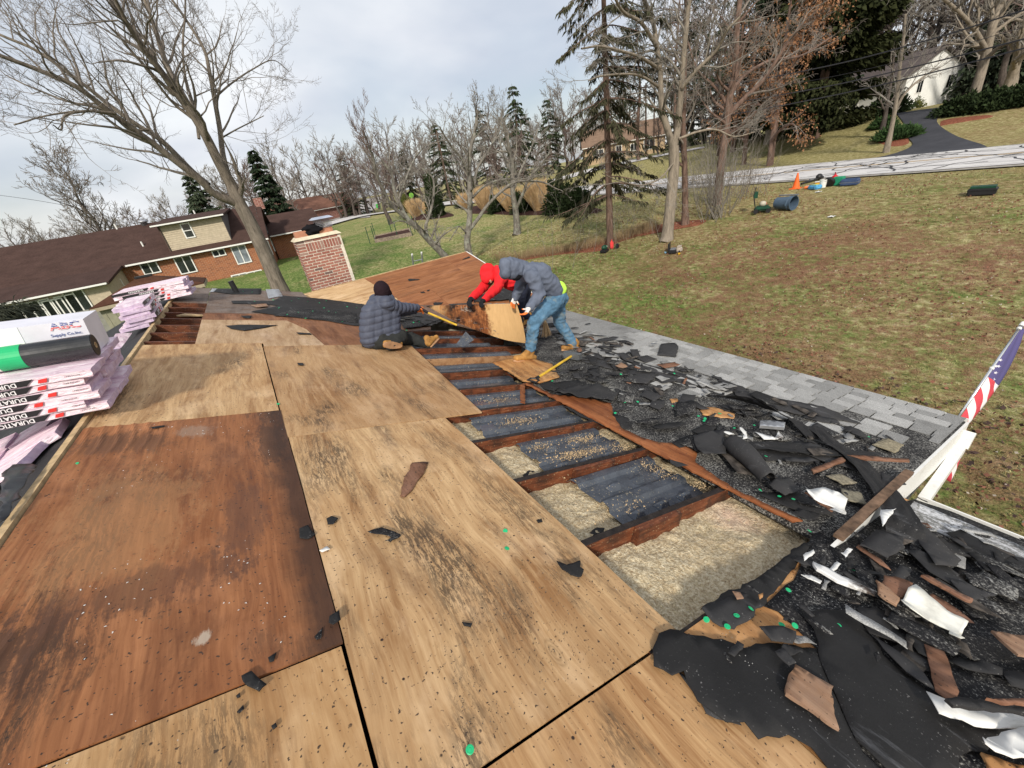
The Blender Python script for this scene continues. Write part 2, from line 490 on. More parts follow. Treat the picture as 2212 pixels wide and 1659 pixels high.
# bark mulch beds
m = Mt('mulch', .95, .1); v = m.co(); m.bump(m.noise(v, 18, 4, .7), 1., .06)
MAT_MULCH = m.col(m.ramp(m.noise(v, 9, 5, .7), [(.3, (.028, .014, .012)), (.7, (.085, .045, .038))]))
m = Mt('red_litter', .95, .1); v = m.co(); m.bump(m.noise(v, 12, 4, .7), 1., .05)
MAT_RED = m.col(m.ramp(m.noise(v, 9, 5, .7), [(.3, (.12, .035, .022)), (.7, (.30, .12, .075))]))
def bed(name, pts, mat, lift=.05):
 """a low mound on the ground, outlined by its rim"""
 P = [gpt(*p) for p in pts]; c = sum(P, Vector()) / len(P); mb = MB(); n = len(P)
 P = spline(P + [P[0]], 4)[:-1]; n = len(P)
 rings = []
 for k in range(6):
  t = k / 5; rings.append([Vector((*(c.lerp(p, t)).xy, zg(*(c.lerp(p, t)).xy) + (lift * (1.6 - .9 * t) if k < 5 else -.06))) for p in P])
 vs = [q for r in rings for q in r]
 mb.add(vs, [[k*n+i, (k+1)*n+i, (k+1)*n+(i+1) % n, k*n+(i+1) % n] for k in range(5) for i in range(n)])
 return tag(mb.build(name, mat, smooth=True, fix=True), kind='structure')
bed('mulch_bed', [(1000, 462), (1100, 466), (1200, 466), (1310, 462), (1300, 448), (1180, 440), (1060, 440), (1005, 448)], MAT_MULCH, .12)
bed('mulch_bed', [(880, 478), (935, 474), (985, 466), (960, 458), (905, 464)], MAT_MULCH, .12)
bed('leaf_bed', [z5(*p) for p in ((500, 1190), (700, 1240), (910, 1200), (860, 1060), (720, 950), (520, 1050))], MAT_RED)
bed('leaf_bed', [z5(*p) for p in ((1210, 1000), (1500, 950), (1860, 890), (1860, 860), (1500, 890), (1240, 930))], MAT_RED)
bed('leaf_bed', [z5(*p) for p in ((480, 930), (700, 960), (740, 880), (560, 870))], MAT_RED)
bed('leaf_bed', [(1060, 575), (1180, 556), (1300, 545), (1330, 528), (1400, 505), (1470, 490), (1545, 480), (1560, 465), (1460, 475), (1380, 498), (1290, 522), (1180, 545), (1090, 560)], MAT_RED, .02)
# ================================================================== OUR HOUSE: materials
def FR(u, v, h=0.0):
 """matrix of a frame on the main roof: x down the slope, y along the ridge"""
 o = RM(u, v, h); X = Vector((CS, 0, -SS)); Y = Vector((0, 1, 0)); Z = NM
 return Matrix(((X.x, Y.x, Z.x, o.x), (X.y, Y.y, Z.y, o.y), (X.z, Y.z, Z.z, o.z), (0, 0, 0, 1)))
def FW(x, w, h=0.0):
 o = RW(x, w, h); Y = Vector((1, 0, 0)); X = Vector((0, -math.cos(WS), -math.sin(WS))); Z = NW
 return Matrix(((X.x, Y.x, Z.x, o.x), (X.y, Y.y, Z.y, o.y), (X.z, Y.z, Z.z, o.z), (0, 0, 0, 1)))
def ply(name, lo, hi, seed, stain=.5, black=.4, grey=.0, fig=.5, edge=None, spots=(), soft=1.):
 m = Mt(name, .72, .25)
 o = m.co(); v = m.mp(o, (1, 1, 1), (seed * 3.71, seed * 1.93, 0))
 warp = m.n('ShaderNodeVectorMath', operation='MULTIPLY_ADD')
 m.l(m.noise(m.mp(v, (1, .5, 1)), 2.2, 3, .5, col=True), warp.inputs[0]); warp.inputs[1].default_value = (.16, .16, 0); m.l(v, warp.inputs[2])
 vw = warp.outputs[0]
 fine = m.noise(m.mp(vw, (1, .035, 1)), 70, 4, .6)
 wide = m.noise(m.mp(vw, (1, .10, 1)), 13, 5, .6)
 # flat-sawn figure: long ovals
 ring = m.m('SINE', m.m('MULTIPLY', m.noise(m.mp(vw, (1, .16, 1)), 3.0, 2, .4, .5), 95))
 ring = m.m('MULTIPLY_ADD', ring, .5, .5)
 f = m.m('ADD', m.m('MULTIPLY', fine, .46), m.m('ADD', m.m('MULTIPLY', wide, .46), m.m('MULTIPLY', ring, .12 * fig)))
 mid = tuple((a + b) / 2 for a, b in zip(lo, hi))
 c = m.ramp(f, [(.34, lo), (.50, mid), (.66, hi)])
 # slow change of tone
 tone = m.noise(m.mp(v, (1, .6, 1)), 1.5, 4, .6, .3)
 c = m.mix(m.ramp(tone, [(.35, 0.), (.7, .55)]), c, tuple(x * y for x, y in zip(mid, (.72, .60, .50))))
 strk = m.noise(m.mp(vw, (1, .085, 1), (3, seed, 0)), 9, 6, .72); big_ = m.noise(v, 1.1, 4, .6)
 c = m.mix(m.m('MULTIPLY', m.ramp(strk, [(.48, 0.), (.62, .8 * soft)]), m.ramp(big_, [(.36, .2), (.56, 1.)])), c, tuple(x * y for x, y in zip(lo, (.62, .50, .40))))
 c = m.mix(m.ramp(m.noise(m.mp(v, (1, .5, 1), (7, 7, 0)), 3.1, 5, .65), [(.52, 0.), (.70, .5)]), c, tuple(min(1, x * y) for x, y in zip(hi, (1.12, 1.16, 1.3))))
 if grey: c = m.mix(m.m('MULTIPLY', m.ramp(m.noise(v, 2.3, 6, .7), [(.4, 0.), (.62, 1.)]), grey), c, (.26, .235, .22))
 # knots
 kd = m.vor(m.mp(vw, (1.7, .85, 1)), 1.55)
 kr = m.m('MULTIPLY_ADD', m.m('SINE', m.m('MULTIPLY', kd, 190)), .5, .5)
 c = m.mix(m.m('MULTIPLY', m.ramp(kd, [(.0, 1.), (.07, .75), (.105, 0.)]), m.m('MULTIPLY_ADD', kr, .4, .15)), c, tuple(x * .45 for x in lo))
 # water stains, long with the grain
 st = m.noise(m.mp(v, (1, .30, 1), (seed, 5, 0)), 3.3, 8, .68, .35)
 k = .62 - .17 * stain
 c = m.mix(m.ramp(st, [(k, 0.), (k + .12, .55 * min(1, stain + .3)), (k + .2, .8)]), c, (lo[0] * .38, lo[1] * .32, lo[2] * .30))
 # black mould and asphalt grit, streaked with the grain
 bm_ = m.noise(m.mp(v, (1, .34, 1), (9, seed, 0)), 2.5, 5, .6, .3)
 gr = m.noise(m.mp(vw, (1, .16, 1)), 58, 6, .85)
 kk = .625 - .15 * black
 bl = m.m('MULTIPLY', m.ramp(bm_, [(kk, 0.), (kk + .14, 1.)]), m.ramp(gr, [(.44, 0.), (.53, .95)]))
 c = m.mix(m.m('MULTIPLY', bl, .82), c, (.042, .030, .022))
 sp = m.ramp(m.noise(m.mp(v, (1, 1, 1), (2, 2, 0)), 62, 2, .5), [(.655, 0.), (.70, .9)])
 c = m.mix(sp, c, (.04, .03, .025))
 # nail holes
 nh = m.ramp(m.vor(v, 11), [(.0, 1.), (.05, 1.), (.08, 0.)])
 nk = m.ramp(m.noise(v, 6, 2), [(.44, 0.), (.50, 1.)])
 c = m.mix(m.m('MULTIPLY', nh, nk), c, (.035, .022, .018))
 # pale flecks
 fl = m.ramp(m.vor(m.mp(v, (1, .55, 1), (4, 1, 0)), 17.), [(.0, 1.), (.035, 1.), (.05, 0.)])
 fk = m.ramp(m.noise(v, 1.4, 3), [(.55, 0.), (.62, 1.)])
 c = m.mix(m.m('MULTIPLY', fl, fk), c, (.5, .47, .44))
 for (sx_, sy_, rx_, ry_, k_, sc_) in spots:  # stains and faded zones of their own
  dv = m.n('ShaderNodeVectorMath', operation='LENGTH'); m.l(m.mp(o, (1/rx_, 1/ry_, 1), (-sx_/rx_, -sy_/ry_, 0)), dv.inputs[0])
  dq = m.m('ADD', dv.outputs['Value'], m.m('ADD', m.m('MULTIPLY_ADD', m.noise(m.mp(v, (1, .5, 1)), 7, 7, .8), 3.2, -1.6), m.m('MULTIPLY_ADD', m.noise(m.mp(vw, (1, .1, 1)), 26, 5, .8), 1.8, -.9)))
  c = m.mix(m.ramp(dq, [(.5, k_), (.95, 0.)]), c, sc_)
 if edge:  # dark wet band along one rim: (axis, place, width)
  sx = m.n('ShaderNodeSeparateXYZ'); m.l(o, sx.inputs[0])
  for ax, pl, wd in edge:
   dd = m.m('ABSOLUTE', m.m('SUBTRACT', sx.outputs[ax], pl))
   dd = m.m('ADD', dd, m.m('MULTIPLY_ADD', m.noise(m.mp(v, (1, 1, 1)), 5, 6, .7), .5 * wd * 2, -.25 * wd * 2))
   c = m.mix(m.ramp(m.m('DIVIDE', dd, wd), [(.25, .85), (1., 0.)]), c, (.045, .024, .017))
 m.bump(m.m('ADD', m.m('MULTIPLY', fine, .6), m.m('ADD', m.m('MULTIPLY', ring, .12), m.m('MULTIPLY', nh, -1.5))), .35, .004)
 m.rough(m.ramp(st, [(.4, .78), (.7, .55)]))
 return m.col(c)
TAN_LO, TAN_HI = (.38, .222, .102), (.70, .485, .265)
BRN_LO, BRN_HI = (.14, .046, .018), (.44, .185, .074)
def felt_mat(name, c=.014, scuff=.6):
 m = Mt(name, .72, .3); v = m.co()
 n1 = m.noise(v, 1.6, 6, .65, .4); st = m.noise(m.mp(v, (6, 1, 1), (0, 0, 0), (0, 0, .6)), 2.0, 6, .7, .4)
 a = m.ramp(n1, [(.3, (c * .75, c * .75, c * .8)), (.7, (c * 1.6, c * 1.55, c * 1.6))])
 a = m.mix(m.m('MULTIPLY', m.ramp(st, [(.60, 0.), (.74, 1.)]), scuff), a, (.16, .165, .18))
 g = m.ramp(m.noise(v, 85, 2, .6), [(.66, 0.), (.71, 1.)])
 a = m.mix(m.m('MULTIPLY', g, m.ramp(m.noise(v, 2.4, 4), [(.45, 0.), (.62, .75)])), a, (.26, .255, .25))
 m.bump(m.m('ADD', m.noise(v, 9, 5, .7), m.m('MULTIPLY', m.noise(v, 90, 2), .25)), .35, .01)
 return m.col(a)
MAT_FELT = felt_mat('black_felt'); MAT_FELT2 = felt_mat('worn_felt', .030, .5); MAT_FELT3 = felt_mat('scuffed_felt', .022, 1.0)
m = Mt('shingle_granules', .92, .15); v = m.co(); r_ = m.rnd()
g = m.noise(v, 150, 3, .7)
a = m.ramp(g, [(.3, (.12, .12, .12)), (.55, (.33, .33, .325)), (.8, (.58, .575, .56))])
tone = m.n('ShaderNodeHueSaturation'); m.l(a, tone.inputs['Color']); m.l(m.m('MULTIPLY_ADD', r_, .6, .74), tone.inputs['Value'])
a = m.mix(m.ramp(m.noise(v, 2.2, 5, .65), [(.45, 0.), (.7, .55)]), tone.outputs[0], (.07, .068, .066))
m.bump(g, .6, .004); MAT_SH = m.col(a)
def grit_mat(name, dens):
 m = Mt(name, .9, .2); v = m.co(); g = m.noise(v, 75, 2, .8); k = m.noise(v, 1.7, 6, .7)
 kk = m.m('ADD', g, m.m('MULTIPLY', k, dens))
 a = m.ramp(kk, [(.80, (.016, .016, .018)), (.93, (.085, .083, .080)), (1.06, (.27, .265, .25))])
 m.bump(g, .8, .008); return m.col(a)
MAT_GRIT = grit_mat('granule_litter', .74); MAT_GRIT2 = grit_mat('dark_granule_litter', .58)
m = Mt('old_rafter', .6, .35); v = m.co()
f = m.noise(m.mp(v, (.12, 1, 1)), 60, 4, .6); st = m.noise(v, 3.4, 7, .7)
a = m.ramp(f, [(.3, (.055, .016, .007)), (.55, (.15, .045, .018)), (.75, (.27, .10, .045))])
a = m.mix(m.ramp(st, [(.50, 0.), (.66, .85)]), a, (.022, .012, .009))
sp = m.ramp(m.noise(v, 75, 2), [(.66, 0.), (.70, 1.)]); a = m.mix(m.m('MULTIPLY', sp, .75), a, (.42, .33, .20))
m.bump(f, .3, .004); MAT_RAFT = m.col(a)
MAT_RAFTP = ply('pale_rafter', (.26, .13, .06), (.46, .28, .15), 2.2, .4, .2)
MAT_RAFTB = plain('tarred_top', (.024, .018, .016), .55, var=.5, scale=14, bump=.6)
m = Mt('loose_insulation', .95, .1); v = m.co()
g = m.noise(v, 50, 3, .85, .3); k = m.noise(v, 3, 4, .6)
a = m.ramp(g, [(.32, (.31, .22, .13)), (.49, (.56, .46, .30)), (.66, (.80, .71, .53))])
a = m.mix(m.ramp(k, [(.3, .4), (.55, 0.)]), a, (.30, .21, .12))
a = m.mix(m.ramp(m.noise(v, 45, 2), [(.73, 0.), (.76, .8)]), a, (.07, .04, .02))
pk = m.n('ShaderNodeVectorMath', operation='DISTANCE'); m.l(v, pk.inputs[0]); pk.inputs[1].default_value = tuple(RM(3.85, 1.12, -.12))
a = m.mix(m.ramp(m.m('ADD', pk.outputs['Value'], m.m('MULTIPLY_ADD', k, .3, -.15)), [(.05, .4), (.24, 0.)]), a, (.80, .50, .42))
m.bump(m.m('ADD', g, m.m('MULTIPLY', m.noise(v, 22, 3, .7), 1.2)), 1., .02); MAT_INS = m.col(a)
m = Mt('rafter_vent', .36, .5); v = m.co()
a = m.ramp(m.noise(v, 5, 6, .7), [(.3, (.034, .040, .052)), (.7, (.085, .098, .122))])
a = m.mix(m.m('MULTIPLY', m.ramp(m.noise(v, 70, 2), [(.64, 0.), (.68, 1.)]), m.ramp(m.noise(v, 3, 3), [(.4, 0.), (.6, 1.)])), a, (.45, .38, .26))
m.rough(m.m('MULTIPLY_ADD', m.noise(v, 4, 3), .4, .08)); MAT_VENT = m.col(a)
MAT_SAW = plain('rot_crumbs', (.60, .44, .26), .95, var=.4, scale=40, bump=1.)
m = Mt('white_metal', .38, .5); v = m.co()
MAT_WHITE = m.col(m.mix(m.ramp(m.noise(v, 5, 6, .7), [(.55, 0.), (.75, .5)]), (.74, .74, .72), (.40, .38, .34)))
m = Mt('dirty_white', .55, .4); v = m.co()
a = m.mix(m.ramp(m.noise(v, 3.5, 7, .75), [(.5, 0.), (.62, 1.)]), (.76, .76, .75), (.08, .06, .05)); MAT_DW = m.col(a)
MAT_ALU = plain('worn_aluminium', (.55, .56, .58), .35, .5, .8, .15)
MAT_ZINC = plain('flashing', (.36, .37, .40), .45, .5, .6, .2)
m = Mt('brick', .85, .2); r_ = m.rnd(); v = m.co()
a = m.ramp(r_, [(0, (.27, .085, .060)), (.2, (.34, .13, .095)), (.38, (.38, .15, .105)), (.55, (.32, .15, .12)), (.7, (.25, .11, .085)), (.82, (.34, .23, .19)), (.92, (.085, .065, .065)), (1, (.14, .10, .10))], 'CONSTANT')
a = m.mix(.35, a, m.ramp(m.noise(v, 30, 5, .7), [(.3, (.10, .04, .03)), (.7, (.42, .27, .22))])); m.bump(m.noise(v, 60, 4, .7), .5, .004)
MAT_BRICK = m.col(a)
MAT_MORT = plain('mortar', (.66, .61, .52), .95, var=.2, scale=20, bump=.5)
MAT_TERRA = plain('terracotta', (.45, .21, .13), .8, var=.2)
MAT_BLACK = plain('black_plastic', (.014, .014, .016), .5, .4)
MAT_CLOTHB = plain('black_cloth', (.010, .010, .012), .9, .1, bump=.5)
MAT_CREAM = plain('cream_siding', (.50, .46, .36), .7)
MAT_LWOOD = plain('pale_trim_wood', (.50, .36, .20), .7, var=.25, scale=14)
# ================================================================== OUR HOUSE
house = empty('house', (0, 4, -4.15), 'single storey house in the foreground with its roof stripped to bare plywood, rafters open', 'house')
def part(name, parent=house, loc=(0, 4, -1)):
 return empty(name, loc, parent=parent)
walls = MB()
walls.box((-4.7, -5, -4.4), (4.8, 11.2, -1.75)); walls.build('wall', MAT_CREAM, house)
w2 = MB().box((2.2, 9, -4.4), (6.7, 13.6, -1.95)); w2.build('wing_wall', MAT_CREAM, house)
# attic floor under the rafters
att = MB()
att.hexa([RM(.0,-5,-.42), RM(5.3,-5,-.42), RM(5.3,11.2,-.42), RM(.0,11.2,-.42), RM(.0,-5,-.40), RM(5.3,-5,-.40), RM(5.3,11.2,-.40), RM(.0,11.2,-.40)])
att.build('attic_floor', MAT_RAFTB, house)
deck = part('roof_deck')
TH = .012
rs = random.Random(11)
def sheet(u0, v0, u1, v1, mat, h=0.0, poly=None, name='plywood_sheet', parent=deck, frame=FR, label=None, sub=(10, 16), bow=.004, rip=None):
 """one sheet of plywood; slightly warped; poly in sheet coordinates overrides the rectangle"""
 M = frame(u0, v0, h); mb = MB()
 if poly is None:
  W, L = u1 - u0, v1 - v0; sd = rs.uniform(0, 50)
  def fn(a, b):
   z = bow * (noise.noise(Vector((a * W * 1.2 + sd, b * L * 1.2, 0))) * 2) + (rip(W * a, L * b) if rip else 0)
   x = W * a + (.0025 * noise.noise(Vector((b * L * 9 + sd, a * 3, 1))) if a in (0, 1) else 0)
   y = L * b + (.0025 * noise.noise(Vector((a * W * 9 + sd, b * 3, 2))) if b in (0, 1) else 0)
   return M @ Vector((x, y, z))
  mb.grid(fn, *sub, thick=-TH * (M.to_3x3() @ Vector((0, 0, 1))))
 else:
  pts = [M @ Vector((a - u0, b - v0, 0)) for a, b in poly]
  mb.prism(pts, -TH * (M.to_3x3() @ Vector((0, 0, 1))))
 o = mb.build(name, mat, parent, M=M, fix=True)
 if label: o['label'] = label
 return o
G = .003
P_S1 = ply('plywood_red_brown', (.185, .070, .030), (.42, .185, .080), 1.3, .5, .7, soft=.45, spots=[(.38, 1.15, .38, .7, .42, (.40, .21, .095)), (.1, .45, .4, .28, .85, (.07, .035, .022)), (.55, .62, .45, .16, .6, (.10, .045, .028)), (.25, 2.12, .34, .22, .7, (.12, .06, .035)), (.62, 2.2, .16, .12, .45, (.34, .26, .20)), (1.08, 1.9, .14, .5, .7, (.06, .035, .025)), (.9, .95, .13, .5, .5, (.10, .05, .035)), (.75, .25, .04, .035, .8, (.46, .38, .30))], edge=[('X', 1.17, .16), ('Y', .1, .0001)])
def rip1(x, y):
 w = x + .03 * noise.noise(Vector((x * 3, y * 3, 0))); k = abs(math.sin(w * 40)) ** 6
 return .007 * k * max(sstep(1.7, 2.2, y) * (1 - sstep(.35, .6, x)), (1 - sstep(.6, 1.0, y)) * (1 - sstep(.15, .4, x)))
sheet(.03, 1.255, 1.222, 3.70, P_S1, h=.004, sub=(110, 40), rip=rip1, label='dark reddish brown water stained sheet at the ridge')
P_S2 = ply('plywood_tan_a', TAN_LO, TAN_HI, 4.1, .42, .4)
sheet(.03, 3.715, 1.21, 6.13, P_S2)
P_S3 = ply('plywood_tan_b', TAN_LO, TAN_HI, 2.6, .42, .95)
sheet(1.228, .645, 2.50, 3.14, P_S3, h=.002, label='large tan sheet streaked with black grit')
P_S4 = ply('plywood_tan_c', TAN_LO, (.56, .37, .20), 7.7, .45, .6)
sheet(1.222, 3.155, 3.1, 5.95, P_S4, poly=[(1.222, 3.155), (2.90, 3.155), (3.16, 5.95), (1.222, 5.95)])
P_S5 = ply('plywood_tan_d', (.36, .20, .085), (.62, .41, .21), 5.9, .36, .6)
sheet(.03, -1.2, 1.213, 1.243, P_S5)
P_S6 = ply('plywood_tan_e', (.36, .19, .08), (.62, .40, .20), 9.4, .48, .6)
sheet(1.230, -1.83, 2.50, .632, P_S6)
P_S7 = ply('plywood_orange', (.36, .17, .06), (.62, .36, .16), 3.4, .5, .4)
sheet(2.508, -1.83, 3.75, .628, P_S7)
sheet(3.76, -1.83, 5.36, .60, P_S7)
sheet(-.0 + .03, -4.0, 5.3, -1.85, P_S5)
P_S8 = ply('plywood_tan_f', (.40, .26, .14), (.60, .43, .27), 6.3, .15, .12)
sheet(.515, 6.14, 1.9, 7.69, P_S8, h=.002, poly=[(.515, 6.14), (1.23, 6.14), (1.23, 5.955), (1.95, 5.955), (1.86, 7.0), (1.66, 7.69), (.515, 7.69)])
P_S9 = ply('plywood_brown_b', (.16, .065, .028), (.33, .155, .075), 8.2, .35, .15)
sheet(1.66, 5.96, 4.0, 7.69, P_S9, poly=[(1.955, 5.96), (3.2, 5.96), (3.05, 6.5), (2.9, 7.69), (1.665, 7.69), (1.87, 7.0)])
sheet(.515, 7.70, 3.2, 8.3, P_S9)
P_G = ply('plywood_grey', (.115, .075, .055), (.23, .165, .125), 1.9, .3, .1, grey=.5)
sheet(.53, 8.31, 1.75, 9.98, P_G); sheet(.53, 9.99, 1.75, 11.38, P_G); sheet(.04, 9.26, .52, 11.38, P_G)
sheet(1.76, 8.31, 2.9, 9.3, P_G); sheet(1.76, 9.31, 2.35, 11.38, P_G)
P_W = ply('plywood_weathered', (.10, .055, .035), (.24, .14, .09), 6.6, .5, .3, grey=.2)
sheet(3.05, 6.55, 4.3, 9.0, P_W, poly=[(3.08, 6.75), (3.95, 7.0), (4.35, 8.0), (4.2, 8.6), (3.2, 9.4), (2.92, 8.32), (2.92, 7.6)])
sheet(2.95, 8.31, 3.3, 9.4, P_W, h=-.01)
# back slope beyond the ridge: still shingled, the top strip of old felt shows
mb = MB()
mb.hexa([(-.02,-4,-.06),(-.02,11.4,-.06),(-4.95,11.4,-.06-4.95*math.tan(S)),(-4.95,-4,-.06-4.95*math.tan(S)),
         (-.02,-4,-.02),(-.02,11.4,-.02),(-4.95,11.4,-.02-4.95*math.tan(S)),(-4.95,-4,-.02-4.95*math.tan(S))])
mb.build('back_slope', MAT_FELT3, house, fix=True)
mb = MB().box((-.022, -4, -.055), (.018, 11.4, .012)); mb.build('ridge_edge_board', MAT_LWOOD, house)
# rafters ------------------------------------------------------------
frame_ = part('roof_frame')
def rafter(u0, u1, v, mat=None, d=.14, name='rafter', top=True, lab=None, h0=-.003, w=.046):
 M = FR(u0, v, h0); L = u1 - u0; mb = MB()
 n = max(3, int(L / .25))
 jj = [rs.uniform(-.004, .004) for _ in range(n + 1)]
 Y, Z = Vector((0, 1, 0)), NM
 for i in range(n):
  a, b = i / n * L, (i + 1) / n * L
  p = [M @ Vector((a, -w/2 + jj[i], -d)), M @ Vector((b, -w/2 + jj[i+1], -d)), M @ Vector((b, w/2 + jj[i+1], -d)), M @ Vector((a, w/2 + jj[i], -d)),
             M @ Vector((a, -w/2 + jj[i], 0)), M @ Vector((b, -w/2 + jj[i+1], 0)), M @ Vector((b, w/2 + jj[i+1], 0)), M @ Vector((a, w/2 + jj[i], 0))]
  k = len(mb.v); mb.v += [Vector(q) for q in p]
  mb.f += [[k,k+3,k+2,k+1],[k+4,k+5,k+6,k+7],[k,k+1,k+5,k+4],[k+2,k+3,k+7,k+6]]; mb.m += [0, 1 if top else 0, 0, 0]
  if i == 0: mb.f.append([k,k+4,k+7,k+3]); mb.m.append(0)
  if i == n-1: mb.f.append([k+1,k+2,k+6,k+5]); mb.m.append(0)
 o = mb.build(name, [mat or MAT_RAFT, MAT_RAFTB if top else (mat or MAT_RAFT)], frame_, M=M)
 if lab: o['label'] = lab
 return o
RV = [1.27, 1.98, 2.62, 3.22, 3.83, 4.44, 5.05, 5.66, 6.27, 6.88]
for i, v in enumerate(RV):
 pale = i == 6
 rafter(2.3, 4.25 if v < 4.5 else 5.1, v, MAT_RAFTP if pale else None, top=not pale, lab='paler replaced rafter' if pale else None)
 if i in (0, 1, 2, 3):   # short block nailed beside the rafter
  rafter(2.92 + .12 * i, 3.35 + .12 * i, v - .041, None, .15, 'sister_block', top=False)
for v in (.655,):
 rafter(2.3, 4.25, v - .03, None, .14, 'trimmer')
# boards at the ridge hole
for k in range(7):
 v = 6.30 + k * .49
 rafter(.0, 1.3, v, MAT_RAFTO if False else None, .15, top=False)
 mb = MB(); M = FR(.30, v + .045, -.02)
 mb.hexa([M @ Vector(p) for p in ((.06,-.02,-.15),(.24,-.02,-.15),(.24,.02,-.15),(.06,.02,-.15),(-.02,-.02,0),(.24,-.02,0),(.24,.02,0),(-.02,.02,0))])
 mb.build('collar_gusset', MAT_RAFT, frame_)
mb = MB(); M = FR(.28, 8.15, -.01)
mb.prism([M @ Vector(p) for p in ((-.1,-.08,0),(.0,.05,.01),(.2,.04,0),(.3,-.03,0),(.05,-.1,.01))], (0, 0, -.02)); mb.build('broken_board', MAT_LWOOD, frame_)
# loose insulation between and below the rafters
def ins(u0, u1, v0, v1, h, amp, n=(60, 160), pk=None):
 mb = MB()
 def fn(a, b):
  u, v = u0 + (u1 - u0) * a, v0 + (v1 - v0) * b
  z = h + amp * noise.noise(Vector((u * 3, v * 3, 0))) + .02 * noise.noise(Vector((u * 14, v * 14, 3))) + .008 * noise.noise(Vector((u * 45, v * 45, 7)))
  return RM(u, v, z)
 return mb.grid(fn, *n)
o = ins(2.25, 4.35, .60, 3.9, -.118, .03, (95, 170)).build('insulation', MAT_INS, frame_, smooth=True); o['kind'] = 'stuff'; o['label'] = 'loose tan granular insulation filling the bays between the rafters'
o = ins(2.25, 5.2, 3.9, 7.4, -.24, .03, (40, 80)).build('insulation', MAT_INS, frame_, smooth=True); o['kind'] = 'stuff'
o = ins(0.0, 1.2, 6.0, 9.4, -.30, .02, (20, 50)).build('insulation', plain('attic_shade', (.035, .02, .014), .9), frame_, smooth=True); o['kind'] = 'stuff'  # sheet under the ridge hole, darkness of the attic put into its colour
MAT_PINK = plain('pink_insulation', (.70, .50, .38), .95, var=.15, scale=25, bump=1.)
for (u, v, s) in ((3.2, 4.75, .32),):
 mb = MB(); M = FR(u, v, -.135)
 mb.grid(lambda a, b: M @ Vector(((a-.5)*s, (b-.5)*s*.45, .035*math.sin(math.pi*a)*math.sin(math.pi*b) + .012*noise.noise(Vector((a*9, b*9, u))))), 14, 10)
 mb.build('pink_batt', MAT_PINK, frame_, smooth=True)
# corrugated rafter vents -------------------------------------------
def vent(u0, u1, v0, v1, h, ribs=3, skew=0.0, tilt=0.0, lab=None, studs=True, ragged=.06):
 """trapezoid ribs running down the slope"""
 mb = MB(); W = v1 - v0; prof = []
 p = W / ribs
 for k in range(ribs):
  y = k * p
  prof += [(y, 0), (y + p * .60, 0), (y + p * .68, .032), (y + p * .90, .032), (y + p * .98, 0)]
 prof.append((W, 0))
 nu = 14; rows = []
 for (y, z) in prof:
  e0 = ragged * noise.noise(Vector((y * 7, u0 * 3, v0))); row = []
  for i in range(nu + 1):
   u = u0 + e0 + (u1 - u0 - e0) * i / nu
   row.append(RM(u, v0 + y + skew * i / nu, h + z + tilt * y + .004 * noise.noise(Vector((u * 4, y * 4, v0)))))
  rows.append(row)
 n = nu + 1; mb.add([q for r in rows for q in r], [[j*n+i, (j+1)*n+i, (j+1)*n+i+1, j*n+i+1] for j in range(len(rows)-1) for i in range(nu)])
 o = mb.build('rafter_vent', MAT_VENT, frame_, M=FR(u0, v0, h), fix=True)
 if lab: o['label'] = lab
 if studs:
  for k in range(ribs):
   for q in range(3):
    u = u0 + .16 + q * .27 + (.1 if k % 2 else 0)
    if u > u1 - .1: continue
    y = v0 + k * p + p * .28; c = MB()
    c.hexa([RM(u-.05,y-.035,h+.002+tilt*(y-v0)), RM(u+.06,y-.035,h+.002+tilt*(y-v0)), RM(u+.06,y+.035,h+.002+tilt*(y-v0)), RM(u-.05,y+.035,h+.002+tilt*(y-v0)),
      RM(u+.0,y-.008,h+.045+tilt*(y-v0)), RM(u+.055,y-.008,h+.045+tilt*(y-v0)), RM(u+.055,y+.008,h+.045+tilt*(y-v0)), RM(u+.0,y+.008,h+.045+tilt*(y-v0))])
    c.build('vent_stud', MAT_VENT, o)
 return o
vent(2.98, 3.92, 1.31, 1.93, -.095, 2, .03, .01, 'grey blue corrugated vent panel in the nearest rafter bay')
vent(2.90, 3.88, 2.03, 2.58, -.088, 2, .02, .0)
vent(2.75, 3.95, 2.68, 3.18, -.085, 2, .0, .02)
vent(2.45, 3.98, 3.27, 3.79, -.09, 2, .0, .0)
for k, v in enumerate((3.88, 4.49, 5.10, 5.71, 6.32)):
 vent(2.45, 4.0 if k < 1 else 4.75, v + .06, v + .50, -.11, 2 if k % 2 else 1, .02, .01, studs=False)
# a loose vent sheet sticking up
mb = MB(); A, B, C_, D = at_y(985, 744, 5.4), at_y(1006, 716, 5.5), at_y(1024, 734, 5.35), at_y(1000, 750, 5.3)
mb.prism([A, B, C_, D], (0, .003, -.001)); mb.build('rafter_vent', MAT_VENT, frame_, fix=True)['label'] = 'bent vent sheet poking up between the far rafters'
